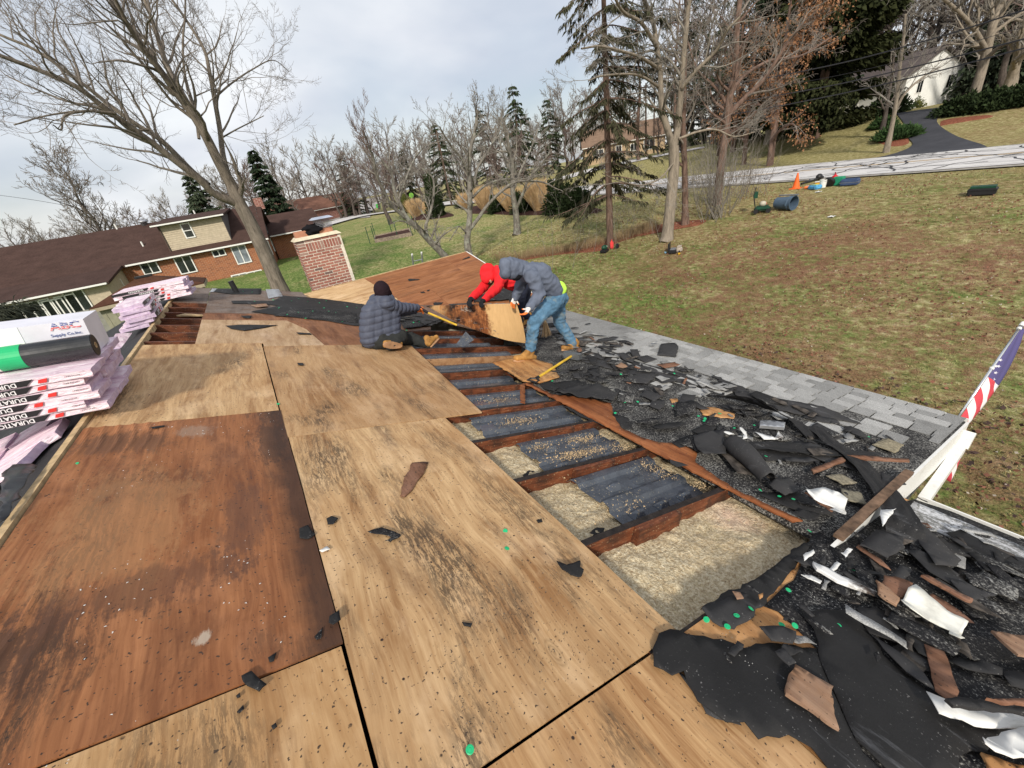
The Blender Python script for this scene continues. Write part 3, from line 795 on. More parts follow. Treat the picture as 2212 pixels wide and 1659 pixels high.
# crumbs of rotten wood on the vents
cr_ = random.Random(5); mb = MB()
for (u, v, su, sv, n) in ((3.15, 1.45, .1, .05, 60), (3.25, 2.2, .2, .05, 520), (3.55, 2.4, .16, .05, 420), (3.45, 2.18, .18, .04, 300), (3.1, 2.42, .1, .05, 200), (3.2, 2.95, .14, .08, 420), (3.78, 1.72, .06, .12, 240), (3.9, 1.38, .05, .06, 150), (3.8, 2.1, .08, .1, 260), (3.3, 3.5, .2, .08, 200), (2.85, 1.6, .1, .2, 60)):
 for _ in range(n):
  a, b = cr_.gauss(u, su * .8), cr_.gauss(v, sv * .75); s = cr_.uniform(.003, .009); c = RM(a, b, -.045 + cr_.uniform(-.02, .012))
  p = [c + Vector((cr_.uniform(-s, s), cr_.uniform(-s, s), cr_.uniform(-s, s))) for _ in range(4)]
  mb.add(p, [(0,1,2),(0,2,3),(0,3,1),(1,3,2)])
o = mb.build('wood_crumbs', MAT_SAW, frame_); o['kind'] = 'stuff'
from mathutils.geometry import delaunay_2d_cdt
def A_(x, y): return (x / 2, y / 2)                         # four quarter views of the photograph
def B_(x, y): return (1106 + x / 2, y / 2)
def C_3(x, y): return (x / 2, 829.5 + y / 2)
def D_(x, y): return (1106 + x / 2, 829.5 + y / 2)
def E_(x, y): return ((1300 + x / 3.16) / 1.15733, (840 + y / 3.16) / 1.15733)
def F_(x, y): return ((860 + x / 3.456) / 1.15733, (600 + y / 3.456) / 1.15733)
def G_(x, y): return ((700 + x / 3.16) / 1.15733, (380 + y / 3.16) / 1.15733)
def H_(x, y): return ((2200 + x / 3.072) / 1.15733, (760 + y / 3.072) / 1.15733)
def I_(x, y): return ((x / 3.017) / 1.15733, (650 + y / 3.017) / 1.15733)
PL = {'M': (pm, RM), 'P': (pp, RP), 'W': (pw, RW)}
sc_r = random.Random(21)
def scrap(poly, conv=D_, plane='M', h=.01, mat=None, amp=.012, ragged=.006, thick=.003, name='felt_scrap', label=None, cat='scrap', group=None, parent=None, step=.06, curl=0., uvpoly=False, smooth=True, tilt=None):
 """a torn piece lying on a roof plane; outline given in a view of the photograph or in plane metres"""
 to, fr = PL[plane]
 P = [Vector(p) for p in poly] if uvpoly else [Vector(to(*conv(*p), h)) for p in poly]
 # ragged outline
 out = []
 sd = sc_r.uniform(0, 90)
 for i, p in enumerate(P):
  q = P[(i + 1) % len(P)]; L = (q - p).length; n = max(1, min(60, int(L / max(step * .5, .012))))
  nn = Vector((-(q - p).y, (q - p).x)).normalized() if L > 1e-5 else Vector((0, 0))
  for k in range(n):
   t = k / n; w = p.lerp(q, t)
   if k: w = w + nn * ragged * 2 * noise.noise(Vector((w.x * 16 + sd, w.y * 16, 0)))
   out.append(w)
 c = sum(out, Vector((0, 0))) / len(out)
 xs_ = [p.x for p in out]; ys_ = [p.y for p in out]
 inner = []
 x = min(xs_) + step / 2
 def inside(px, py):
  r = False; j = len(out) - 1
  for i in range(len(out)):
   a, b = out[i], out[j]
   if (a.y > py) != (b.y > py) and px < (b.x - a.x) * (py - a.y) / (b.y - a.y) + a.x: r = not r
   j = i
  return r
 while x < max(xs_):
  y = min(ys_) + step / 2
  while y < max(ys_):
   if inside(x, y): inner.append(Vector((x, y)))
   y += step
  x += step
 n = len(out)
 r = delaunay_2d_cdt(out + inner, [(i, (i + 1) % n) for i in range(n)], [], 1, 1e-5)
 vs, fs = r[0], [f for f in r[2]]
 R = max((p - c).length for p in out)
 fr0 = fr(c.x, c.y, h); N = (fr(c.x, c.y, h + 1) - fr0)
 def zz_(p):
  d = (p - c).length / max(R, 1e-4)
  z = amp * (.6 + noise.noise(Vector((p.x * 5 + sd, p.y * 5, 1))) + .5 * noise.noise(Vector((p.x * 13 + sd, p.y * 13, 5))))
  z += curl * d * d
  if tilt: z += tilt[0] * (p.x - c.x) + tilt[1] * (p.y - c.y)
  return max(z, 0) + thick
 T = [fr(p.x, p.y, h + zz_(p)) for p in vs]
 nv = len(T)
 edges = {}
 for f in fs:
  for i in range(len(f)):
   a, b = f[i], f[(i + 1) % len(f)]
   edges[(min(a, b), max(a, b))] = edges.get((min(a, b), max(a, b)), 0) + 1
 F2 = [list(f) for f in fs] + [[i + nv for i in f][::-1] for f in fs]
 for (a, b), k in edges.items():
  if k == 1: F2.append([a, b, b + nv, a + nv])
 mb = MB(); mb.add(T + [t - N * thick for t in T], F2)
 X = (fr(c.x + 1, c.y, h) - fr0); Y = (fr(c.x, c.y + 1, h) - fr0)
 M = Matrix(((X.x, Y.x, N.x, fr0.x), (X.y, Y.y, N.y, fr0.y), (X.z, Y.z, N.z, fr0.z), (0, 0, 0, 1)))
 o = mb.build(name, mat or MAT_FELT, parent, smooth=False, M=M, fix=True)
 o.data.polygons.foreach_set('use_smooth', [i < 2 * len(fs) for i in range(len(F2))])
 return tag(o, label, cat if parent is None else None, group)
# ================================================================== PORCH ROOF
porch = part('porch_roof', loc=(6, 4, -1.6))
mb = MB(); mb.prism([RP(0, .55), RP(3.02, .55), RP(3.02, 8.6), RP(1.3, 9.3), RP(.95, 6.4), RP(.80, 4.75), RP(0, 4.6)], -NP * .05)
mb.build('underlayment', MAT_GRIT, porch, M=Matrix.Translation(RP(0, 0)), fix=True)
# shingles still in place on the outer strip
EXP = .142
sv = [RP(0, 0, 0), RP(0, .33, 0)]
def shingle_mesh(w):
 mb = MB(); L = EXP + .05
 mb.hexa([Vector((0,0,-.006)), Vector((L,0,-.006)), Vector((L,w,-.006)), Vector((0,w,-.006)), Vector((0,0,-.001)), Vector((L,0,.011)), Vector((L,w,.011)), Vector((0,w,-.001))])
 o = mb.build('tmp', MAT_SH); me = o.data; bpy.data.objects.remove(o); return me
SHM = [shingle_mesh(w) for w in (.176, .216, .146, .286)]; SHW = [.190, .230, .160, .300]
def FP(u, v, h=0.0):
 o = RP(u, v, h); c, s = math.cos(PS), math.sin(PS)
 return Matrix(((c, 0, s, o.x), (0, 1, 0, o.y), (-s, 0, c, o.z), (0, 0, 0, 1)))
ns = 0; rsh = random.Random(3); rest = MB()
for row in range(13):
 u = 3.05 - EXP * (row + 1); v = .56 + rsh.uniform(-.3, 0)
 lim = lambda v: (5.0 if v < 1.6 else 6.6 if v < 3.0 else 8.2)     # rows torn off towards the joint
 while v < 8.4:
  k = rsh.randrange(4); w = SHW[k]
  keep = row < lim(v) or (row < lim(v) + 3 and rsh.random() < .5) or rsh.random() < .13
  if v < .5: keep = keep and row < 6
  if keep and v + w > .60:
   v0 = max(v, .565); M = FP(u, v0, .007 + .0006 * (row % 3))
   if v0 == v and ns < 299 and v < 4.6:
    o = bpy.data.objects.new('shingle', SHM[k]); COL.objects.link(o); o.matrix_basis = M @ Matrix.Rotation(rsh.gauss(0, .006), 4, 'Z'); put_under(o, porch); ns += 1
   else:
    ww = w - (v0 - v) - .014; L = EXP + .05
    rest.hexa([M @ Vector(p) for p in ((0,0,-.006),(L,0,-.006),(L,ww,-.006),(0,ww,-.006),(0,0,-.001),(L,0,.006),(L,ww,.006),(0,ww,-.001))])
  v += w
o = rest.build('shingle', MAT_SH, porch); o['kind'] = 'stuff'
# eave fascia, gutter and end rake
def bar(a, b, w, h, up=(0, 0, 1), mb=None):
 a, b = Vector(a), Vector(b); d = (b - a); up = Vector(up); s = d.cross(up).normalized() * w; up = s.cross(d).normalized() * h
 mb = mb or MB(); mb.obox((a + b) / 2, d, s, up); return mb
def gutter(path, name, parent, w=.11, h=.10, out=(1, 0, 0)):
 mb = MB(); a, b = Vector(path[0]), Vector(path[1]); O = Vector(out)
 prof = [(0, 0), (0, -h), (w * .75, -h), (w, -h * .35), (w, 0), (w - .012, 0), (w - .012, -h * .35), (w * .72, -h + .01), (.01, -h + .01), (.01, 0)]
 n = len(prof); vs = [a + O * x + Vector((0, 0, z)) for x, z in prof] + [b + O * x + Vector((0, 0, z)) for x, z in prof]
 mb.add(vs, [[i, (i+1) % n, n + (i+1) % n, n + i] for i in range(n)] + [list(range(n))[::-1], list(range(n, 2*n))])
 return mb.build(name, MAT_WHITE, parent, fix=True)
e0, e1 = RP(3.03, .55, -.02), RP(3.03, 8.5, -.02)
gutter((e0, e1), 'gutter', porch)
bar(RP(3.01, .56, -.10), RP(3.01, 8.5, -.10), .02, .15).build('fascia', MAT_WHITE, porch)
# triangular end: porch roof is shallower than the main roof below it
mb = MB(); y = .548
mb.prism([RP(-.1, y, .055), RP(1.3, y, .055), RP(1.35, y, -.006), RP(3.04, y, -.006), RP(3.04, y, -.34), RM(5.30, y, -.05), RM(4.2, y, .004)], (0, -.022, 0)); mb.build('rake_fascia', MAT_WHITE, porch, fix=True)
bar(RP(.0, .545, .068), RP(1.28, .545, .068), .055, .025, (0, 0, 1)).build('rake_board', plain('weathered_board', (.16, .10, .065), .8, var=.5, scale=9, bump=.4), porch)
# soffit and downspout at the outer corner
mb = MB(); mb.hexa([Vector(p) for p in ((5.1, .56, -2.06), (6.82, .56, -2.10), (6.82, 8.5, -2.10), (5.1, 8.5, -2.06), (5.1, .56, -2.03), (6.82, .56, -2.07), (6.82, 8.5, -2.07), (5.1, 8.5, -2.03))]); mb.build('soffit', MAT_WHITE, porch)
mb = MB(); ds = [RP(3.05, .50, -.10), RP(2.98, .50, -.26), Vector((5.46, .46, -1.95)), Vector((5.40, .46, -2.35)), Vector((5.40, .46, -4.1))]
for a, b in zip(ds[:-1], ds[1:]): bar(a, b, .075, .10, (0, 1, 0) if abs((b-a).z) > abs((b-a).x) else (0, 0, 1), mb)
mb.build('downspout', MAT_WHITE, porch)
for yy in (1.1, 4.6, 8.0):
 mb = MB().box((6.5, yy - .06, -4.3), (6.62, yy + .06, -2.06)); mb.build('porch_post', MAT_WHITE, porch)
# gutter of the main eave
gutter((RM(5.38, .44, .0), RM(5.38, -4.0, .0)), 'gutter', house)
bar(RM(5.35, .5, -.12), RM(5.35, -4, -.12), .02, .2).build('fascia', MAT_WHITE, house)
# worn shingles of the main eave with a splash of white paint
m = Mt('paint_splashed_shingles', .85, .2); v = m.co()
a = m.ramp(m.noise(v, 120, 3, .7), [(.3, (.06, .06, .06)), (.7, (.30, .30, .29))])
a = m.mix(m.ramp(m.m('ADD', m.m('MULTIPLY', m.noise(m.mp(v, (1, .35, 1)), 3.2, 6, .75), .7), m.m('MULTIPLY', m.noise(v, 40, 3, .7), .3)), [(.47, 0.), (.54, .95)]), a, (.62, .63, .66))
MAT_SPLASH = m.col(a)
MAT_EAVE = m.mat
scrap([(4.95, .46), (5.36, .46), (5.36, -1.6), (4.85, -1.6)], plane='M', h=.005, mat=MAT_SPLASH, uvpoly=True, name='eave_shingles', parent=house, ragged=.004, amp=.004)
# ================================================================== WING
wing = part('wing_roof', loc=(4.5, 10, -1.3))
P_W1 = ply('plywood_pale_new', (.44, .29, .15), (.64, .46, .27), 2.9, .08, .05)
P_W2 = ply('plywood_orange_brown', (.20, .078, .030), (.34, .150, .064), 5.3, .3, .15, fig=.8)
P_W3 = ply('plywood_orange_brown_b', (.21, .080, .032), (.36, .160, .070), 7.3, .35, .2, fig=.8)
def wsheet(poly, mat, h=0.0, label=None):
 x0, w0 = poly[0]
 M = FW(x0, w0, h); mb = MB()
 # long sheets lie with the grain along the ridge
 mb.prism([RW(x, w, h) for x, w in poly], -NW * TH)
 o = mb.build('plywood_sheet', mat, wing, M=M, fix=True)
 if label: o['label'] = label
wsheet([(2.14, .02), (3.83, .02), (4.12, 1.66), (2.95, 1.66), (2.35, .6)], P_W1, label='pale new plywood sheet beside the chimney')
wsheet([(3.84, .02), (6.22, .02), (6.22, 1.22), (4.05, 1.22)], P_W2)
wsheet([(6.225, .02), (7.0, .02), (7.0, 1.22), (6.225, 1.22)], P_W3)
wsheet([(4.06, 1.23), (7.0, 1.23), (7.0, 1.66), (4.13, 1.66)], P_W2)
wsheet([(4.13, 1.67), (5.02, 1.67), (5.02, 3.0), (4.62, 3.0), (3.9, 2.0)], P_W3)
wsheet([(5.025, 1.67), (7.0, 1.67), (7.0, 3.0), (5.025, 3.0)], P_W2)
wsheet([(3.0, 1.67), (4.12, 1.67), (3.9, 2.0), (3.6, 2.3)], P_W1)
wsheet([(4.6, 3.01), (7.0, 3.01), (7.0, 4.4), (5.4, 4.4)], P_W3, h=-.005)
# back slope and gable of the wing
mb = MB(); bw = 2.6
mb.hexa([Vector((2.1, WY, WZ-.06)), Vector((7.0, WY, WZ-.06)), Vector((7.0, WY+bw, WZ-.06-bw*math.tan(WS))), Vector((2.1, WY+bw, WZ-.06-bw*math.tan(WS))),
         Vector((2.1, WY, WZ-.02)), Vector((7.0, WY, WZ-.02)), Vector((7.0, WY+bw, WZ-.02-bw*math.tan(WS))), Vector((2.1, WY+bw, WZ-.02-bw*math.tan(WS)))])
mb.build('back_slope', MAT_FELT3, wing)
MB().box((2.1, WY, WZ-.03), (7.0, WY+.025, WZ+.012)).build('ridge_edge_board', MAT_LWOOD, wing)
mb = MB(); mb.prism([RW(7.0, 0, .004), RW(7.0, 4.5, .004), RW(7.0, 4.5, -.14), RW(7.0, 0, -.14)], (.03, 0, 0)); mb.build('rake_fascia', MAT_WHITE, wing, fix=True)
mb = MB(); mb.prism([Vector((6.95, 9, -4.3)), Vector((6.95, 13.6, -4.3)), Vector((6.95, 13.6, -1.4)), Vector((6.95, 11.6, -.95)), Vector((6.95, 9, -1.6))], (-.1, 0, 0)); mb.build('gable_wall', MAT_CREAM, wing, fix=True)
# felt sheets still lying on the roof
def felt(poly, conv, plane, h, mat=None, label=None, nm='felt_sheet', par=None, **k):
 return scrap(poly, conv, plane, h, mat or MAT_FELT, name=nm, label=label, parent=par or house, **k)
felt([(1000, 1300), (1180, 1300), (1225, 1278), (1400, 1292), (1575, 1316), (1568, 1410), (1530, 1408), (1400, 1385), (1270, 1372), (1085, 1348), (1200, 1322), (1140, 1314), (1005, 1313)], A_, 'M', .006, amp=.006, step=.12, label='dark felt strip left along the valley')
felt([(1180, 1365), (1270, 1335), (1450, 1340), (1540, 1355), (1545, 1395), (1400, 1380), (1280, 1370)], A_, 'M', .014, MAT_GRIT2, nm='granule_patch', amp=.004, step=.1)
felt([(920, 1262), (940, 1247), (1130, 1247), (1125, 1272), (1000, 1272)], A_, 'M', .006, amp=.004, step=.12)
felt([(1148, 1250), (1205, 1250), (1222, 1280), (1160, 1290)], A_, 'M', .008, MAT_ALU, nm='flashing', amp=.004, step=.12)
felt([(905, 1263), (918, 1247), (940, 1247), (922, 1262)], A_, 'M', .009, MAT_ALU, nm='flashing', amp=.002, step=.12)
felt([(1290, 430), (1500, 425), (1600, 480), (1660, 560), (1600, 700), (1440, 560), (1420, 520), (1100, 540), (1200, 480)], F_, 'W', .03, MAT_FELT, amp=.05, step=.12, label='black felt on the wing behind the workers')
felt([(440, 650), (640, 620), (760, 640), (880, 690), (760, 740), (520, 770)], F_, 'M', .02, MAT_GRIT2, nm='torn_felt', amp=.02, step=.08, ragged=.02)
felt([(560, 655), (700, 640), (840, 690), (700, 740), (640, 700)], F_, 'M', .035, MAT_FELT3, nm='torn_felt', amp=.02, step=.08, ragged=.02)
# plumbing vent pipe
p0 = RM(*pm(512, 632), 0)
mb = MB(); mb.tube([p0 - Vector((0, 0, .05)), p0 + Vector((-.02, 0, .26))], .055, 14); mb.build('vent_pipe', MAT_BLACK, house, smooth=False)
# lower deck: base layer of worn felt and grit, then the big torn sheets
felt([(1300, 650), (1230, 820), (1215, 850), (1085, 960), (1150, 985), (1265, 1095), (1320, 1150), (1400, 1500), (1560, 1700), (2700, 1900), (3100, 1300), (2500, 760), (1740, 500), (1480, 560)], D_, 'M', .003, MAT_GRIT2, amp=.003, step=.16, ragged=.01, label='worn felt and loose granules over the lower deck')
felt([(820, 968), (850, 985), (990, 985), (1060, 963), (1085, 965), (1100, 930), (1220, 800), (1300, 690), (1260, 690), (1050, 850), (900, 915)], D_, 'M', .008, MAT_FELT, amp=.01, step=.07, ragged=.01)
felt([(815, 975), (1000, 905), (1090, 960), (960, 1062), (900, 1050), (840, 1005)], D_, 'M', .016, MAT_FELT2, amp=.01, step=.06, ragged=.012)
felt([(605, 1150), (632, 1085), (680, 1065), (790, 1090), (905, 1105), (1000, 1148), (1110, 1125), (1210, 1130), (1320, 1150), (1380, 1330), (1420, 1420), (1510, 1600), (1640, 1720), (1400, 1720), (1290, 1575), (1190, 1522), (1060, 1545), (1000, 1470), (920, 1470), (800, 1375), (740, 1245), (690, 1265), (610, 1225)], D_, 'M', .014, MAT_FELT, amp=.010, step=.07, ragged=.008, label='big torn tongue of black felt lying over bare plywood')
felt([(712, 1240), (770, 1280), (825, 1380), (838, 1300), (900, 1370), (990, 1480), (920, 1462), (835, 1432), (810, 1372)], D_, 'M', .008, MAT_FELT2, amp=.008, step=.06, ragged=.008)
felt([(1240, 980), (1480, 985), (1600, 1180), (1800, 1340), (1880, 1440), (2140, 1498), (2100, 1560), (1950, 1600), (1900, 1700), (1640, 1700), (1480, 1540), (1420, 1400), (1330, 1200), (1300, 1060)], D_, 'M', .020, MAT_FELT, amp=.012, step=.09, ragged=.010, label='long black felt sheet with a torn lower edge')
felt([(1540, 1080), (1640, 1150), (1780, 1260), (1830, 1330), (1700, 1250), (1600, 1150)], D_, 'M', .04, MAT_FELT2, amp=.012, step=.07, ragged=.008)
for q, mt in (([(1480, 985), (1560, 970), (1860, 1110), (1850, 1160), (1700, 1140), (1540, 1080)], MAT_FELT3), ([(1630, 1150), (1700, 1140), (1870, 1230), (1860, 1262), (1720, 1240)], MAT_FELT3), ([(1865, 1195), (2000, 1180), (2115, 1235), (2110, 1270), (1960, 1240)], MAT_FELT3), ([(2110, 1250), (2300, 1250), (2300, 1340), (2150, 1310)], MAT_FELT3)):
 felt(q, D_, 'M', .026, mt, amp=.015, step=.07, ragged=.01)
felt([(1700, 640), (1760, 690), (1900, 740), (2300, 830), (2700, 960), (2700, 880), (2250, 770), (1880, 690), (1760, 600)], D_, 'M', .03, MAT_FELT, amp=.03, step=.1, ragged=.01, label='black felt strip along the lower gutter')
# ragged plywood band where the porch meets the main slope
MB().hexa([RP(.95, 6.35, -.1), RP(1.6, 6.35, -.1), RP(1.6, 9.6, -.1), RP(0, 9.6, -.1), RP(.95, 6.4, -.012), RP(1.6, 6.4, -.012), RP(1.6, 9.6, -.012), RP(-.2, 9.6, -.012)]).build('sheathing', P_W, porch)
P_BAND = ply('plywood_wet_red', (.16, .045, .016), (.42, .17, .065), 3.9, .6, .3)
scrap([(60, 375), (260, 470), (400, 480), (560, 500), (720, 540), (735, 640), (800, 735), (960, 812), (1100, 850), (1250, 850), (1400, 930), (1385, 1010), (1530, 1110), (1700, 1220), (2230, 1470), (2150, 1480), (1800, 1300), (1560, 1180), (1300, 1045), (1000, 895), (600, 675), (260, 495), (40, 385)], E_, 'P', .012, P_BAND, name='plywood_sheet', parent=deck, amp=.004, thick=.012, ragged=.010, step=.07, label='narrow reddish wet plywood band left beside the open rafters')
P_BOOT = ply('plywood_orange_b', (.38, .17, .055), (.62, .36, .15), 5.5, .5, .75)
scrap([(1283, 1065), (1430, 1030), (1640, 1035), (1800, 1080), (1860, 1190), (1690, 1240), (1540, 1225), (1420, 1140)], F_, 'P', .03, P_BOOT, name='plywood_sheet', parent=deck, amp=.004, thick=.012, ragged=.01, step=.07, label='orange corner of plywood under the standing man')
scrap([(0, 395), (0, 530), (40, 540), (35, 380)], E_, 'M', .05, P_BAND, name='plywood_offcut', amp=.004, thick=.012, label='short reddish plywood offcut across the rafters', cat='offcut')
scrap([(1415, 575), (1540, 565), (1700, 620), (1690, 655), (1560, 640), (1440, 625)], E_, 'P', .007, P_S7, name='bare_plywood_patch', parent=deck, amp=.002, thick=.004, ragged=.02, step=.05)
scrap([(1180, 500), (1235, 495), (1250, 520), (1200, 530)], E_, 'P', .007, P_S7, name='bare_plywood_patch', parent=deck, amp=.002, thick=.004, ragged=.02, step=.05)
for q in ([(460, 640), (560, 560), (640, 560), (560, 700)], [(1500, 880), (1640, 1010), (1700, 1080), (1560, 1000)]):
 pass
# dark felt layers spread over the porch underlayment
for k, q in enumerate(([(340, 560), (520, 560), (850, 650), (900, 740), (700, 720), (480, 640)], [(560, 130), (900, 200), (1400, 330), (1500, 420), (1100, 340), (700, 260), (480, 200)], [(1780, 870), (2300, 850), (2500, 960), (2300, 1010), (1950, 990)],
  [(1500, 300), (1900, 470), (2400, 560), (2700, 700), (2300, 640), (1800, 540)], [(1850, 1240), (2212, 1240), (2500, 1420), (2250, 1420)], [(860, 260), (1100, 300), (1000, 380), (820, 360)],
  [(200, 380), (460, 350), (560, 400), (300, 440)], [(2050, 850), (2212, 830), (2600, 960), (2700, 1080), (2400, 1000)])):
 felt(q, E_, 'P', .006 + .002 * k, MAT_FELT if k % 2 == 0 else MAT_FELT2, amp=.008, step=.1, ragged=.02, par=porch)
# ================================================================== CHIMNEY
ch = part('chimney', loc=(3.1, 12.3, -1.2))
CX0, CX1, CY0, CY1 = 2.56, 3.68, 12.0, 12.62; CT = .36
MB().box((CX0 + .009, CY0 + .009, -2.2), (CX1 - .006, CY1 - .009, CT)).build('mortar_core', MAT_MORT, ch)
def brick_mesh(l, h, d=.09):
 o = MB().box((0, 0, 0), (l, d, h)).build('tmp', MAT_BRICK); me = o.data; bpy.data.objects.remove(o)
 bm = bmesh.new(); bm.from_mesh(me); bmesh.ops.bevel(bm, geom=bm.edges, offset=.004, segments=1, affect='EDGES'); bm.to_mesh(me); bm.free(); return me
BK = {k: brick_mesh(*k) for k in ((.193, .056), (.09, .056), (.058, .19))}
def put_brick(k, x, y, z, rz=0):
 o = bpy.data.objects.new('brick', BK[k]); COL.objects.link(o); o.location = (x, y, z); o.rotation_euler = (0, 0, rz); put_under(o, ch)
rb = random.Random(8); z = CT - .058; row = 0
while z > -1.12:
 j = lambda: rb.uniform(-.0025, .0025)
 if row == 1:      # soldier course
  z -= .144
  x = CX0 + .21
  [put_brick((.193, .056), CX0 + .002, CY0 + j(), z + q * .072) for q in range(3)]
  while x < CX1 - .08: put_brick((.058, .19), x, CY0 + j(), z); x += .073
  for q in range(3):
   for i in range(3): put_brick((.193, .056), CX0 + j(), CY1 - .004 - i * .2085, z + q * .072, -math.pi / 2)
 else:
  x = CX0 + .002
  if row % 2: put_brick((.09, .056), x, CY0 + j(), z); x += .104
  while x < CX1 - .05:
   k = (.193, .056) if x + .19 < CX1 + .005 else (.09, .056)
   if x + k[0] > CX1 + .01: break
   put_brick(k, x, CY0 + j(), z); x += k[0] + .0155
  for i in range(3): put_brick((.193, .056), CX0 + j(), CY1 - .004 - i * .2085 - (.1 if row % 2 and i < 2 else 0), z, -math.pi / 2)
 z -= .072; row += 1
mb = MB(); a, b = .05, .10
mb.hexa([Vector(p) for p in ((CX0-.035, CY0-.035, CT), (CX1+.035, CY0-.035, CT), (CX1+.035, CY1+.035, CT), (CX0-.035, CY1+.035, CT), (CX0+.05, CY0+.05, CT+.075), (CX1-.05, CY0+.05, CT+.075), (CX1-.05, CY1-.05, CT+.075), (CX0+.05, CY1-.05, CT+.075))])
o = mb.build('crown', plain('cream_mortar', (.60, .53, .40), .9, var=.2, bump=.5), ch)
def flue(x0, x1, y0, y1, z0, z1):
 mb = MB(); t = .025
 for (a, b) in (((x0, y0), (x1, y0 + t)), ((x0, y1 - t), (x1, y1)), ((x0, y0 + t), (x0 + t, y1 - t)), ((x1 - t, y0 + t), (x1, y1 - t))): mb.box((*a, z0), (*b, z1))
 return mb.build('flue', MAT_TERRA, ch)
flue(2.63, 2.98, 12.14, 12.46, CT + .02, CT + .21); flue(3.22, 3.56, 12.14, 12.46, CT + .02, CT + .20)
mb = MB()
for i in range(12):
 t = i / 11; x = 3.20 + .38 * t
 for yy in (12.12, 12.48): mb.tube([Vector((x, yy, CT + .19)), Vector((x, yy, CT + .40))], .005, 4)
for i in range(6):
 zz_ = CT + .2 + .036 * i
 for yy in (12.12, 12.48): mb.tube([Vector((3.2, yy, zz_)), Vector((3.58, yy, zz_))], .005, 4)
 for xx in (3.2, 3.58): mb.tube([Vector((xx, 12.12, zz_)), Vector((xx, 12.48, zz_))], .005, 4)
mb.build('spark_screen', MAT_ZINC, ch)
mb = MB(); zc = CT + .41
mb.add([Vector(p) for p in ((3.12, 12.04, zc), (3.66, 12.04, zc), (3.66, 12.56, zc), (3.12, 12.56, zc), (3.2, 12.14, zc + .05), (3.58, 12.14, zc + .05), (3.58, 12.46, zc + .05), (3.2, 12.46, zc + .05))], [(0,3,2,1),(4,5,6,7),(0,1,5,4),(1,2,6,5),(2,3,7,6),(3,0,4,7)])
mb.build('rain_cap', plain('galvanised', (.50, .55, .66), .3, .6, .5), ch)
# dark cloth thrown over between the flues: rests on the chimney
mb = MB()
def cl(a, b):
 u, v = a * 2 * math.pi, b
 r = (.05 + .13 * math.sin(math.pi * min(1, v * .96))) * (1 + .45 * noise.noise(Vector((math.cos(u) * 1.6, math.sin(u) * 1.6, v * 3))))
 return Vector((3.09 + r * math.cos(u) * 1.45, 12.2 + r * math.sin(u) * .8, CT + .05 + .27 * v + .05 * noise.noise(Vector((math.cos(u) * 3, math.sin(u) * 3, v * 6)))))
mb.grid(cl, 26, 14); tag(mb.build('cloth', MAT_CLOTHB, smooth=True), 'crumpled black cloth left on top of the brick chimney between its flues', 'cloth')
# ================================================================== NEIGHBOUR'S HOUSE
def plainv(name, c, **k): return plain(name, c, **k)
def wallbrick(name, c1, c2, mort, sc=1.0):
 m = Mt(name, .9, .15); v = m.co('Generated') if False else m.co()
 sx = m.n('ShaderNodeSeparateXYZ'); m.l(v, sx.inputs[0]); cb = m.n('ShaderNodeCombineXYZ')
 m.l(m.m('ADD', sx.outputs['X'], sx.outputs['Y']), cb.inputs[0]); m.l(sx.outputs['Z'], cb.inputs[1])
 b = m.n('ShaderNodeTexBrick'); m.l(cb.outputs[0], b.inputs['Vector']); b.inputs['Scale'].default_value = 1.0
 b.inputs['Brick Width'].default_value = .21 * sc; b.inputs['Row Height'].default_value = .072 * sc; b.inputs['Mortar Size'].default_value = .008 * sc
 for s_, c in (('Color1', c1), ('Color2', c2), ('Mortar', mort)): b.inputs[s_].default_value = (*c, 1)
 b.inputs['Bias'].default_value = -.2
 a = m.mix(.35, b.outputs['Color'], m.ramp(m.noise(v, 4, 5, .7), [(.3, tuple(x * .5 for x in c1)), (.7, tuple(min(1, x * 1.5) for x in c2))]))
 return m.col(a)
MAT_NBRICK = wallbrick('orange_brick_wall', (.36, .125, .050), (.17, .052, .028), (.46, .36, .26), 1.3)
MAT_NBRICK2 = wallbrick('mottled_brick_wall', (.17, .055, .045), (.26, .095, .075), (.55, .48, .42), 1.6)
def roofmat(name, c):
 m = Mt(name, .95, .1); v = m.co(); g = m.noise(v, 9, 5, .8); k = m.noise(m.mp(v, (1, 1, 3)), 1.1, 4)
 c1 = tuple(x * .7 for x in c); c2 = tuple(x * 1.35 for x in c)
 m.bump(g, .6, .02); return m.col(m.ramp(m.m('ADD', m.m('MULTIPLY', g, .6), m.m('MULTIPLY', k, .4)), [(.35, c1), (.65, c2)]))
MAT_NROOF = roofmat('brown_shingle_roof', (.060, .036, .031)); MAT_SROOF = roofmat('shed_shingle_roof', (.075, .036, .024))
MAT_SIDING = plain('beige_siding', (.46, .39, .29), .75, var=.1); MAT_DKSID = plain('grey_siding', (.14, .125, .12), .8, var=.1)
MAT_GREYSID = plain('grey_green_panel', (.26, .26, .23), .8); MAT_GLASS = plain('dark_window_glass', (.02, .024, .028), .08, .8, var=.5, scale=1.2)
MAT_CURT = plain('curtained_glass', (.20, .23, .26), .12, .7, var=.3, scale=2)
NA = math.radians(-8); NE = Vector((math.cos(NA), math.sin(NA), 0)); NN = Vector((math.sin(NA), -math.cos(NA), 0)); NO = Vector((3.2, 42, 0))
def nb(zx, zy, off=0.0):
 """point on the neighbour's facade plane, moved off metres towards us"""
 return hit(zx / 3.2, 362.9 + zy / 3.2, NN, NO + NN * off)
def nsz(p): return ((p - NO).dot(NE), p.z)
def npt(s_, z, off=0.0): return NO + NE * s_ + NN * off + Vector((0, 0, z))
ngr = zg(-2, 42) - .2
nh = empty('brick_house', (-2, 42, ngr), 'neighbour long brick house with brown roof, beige sided dormer and white windows', 'house')
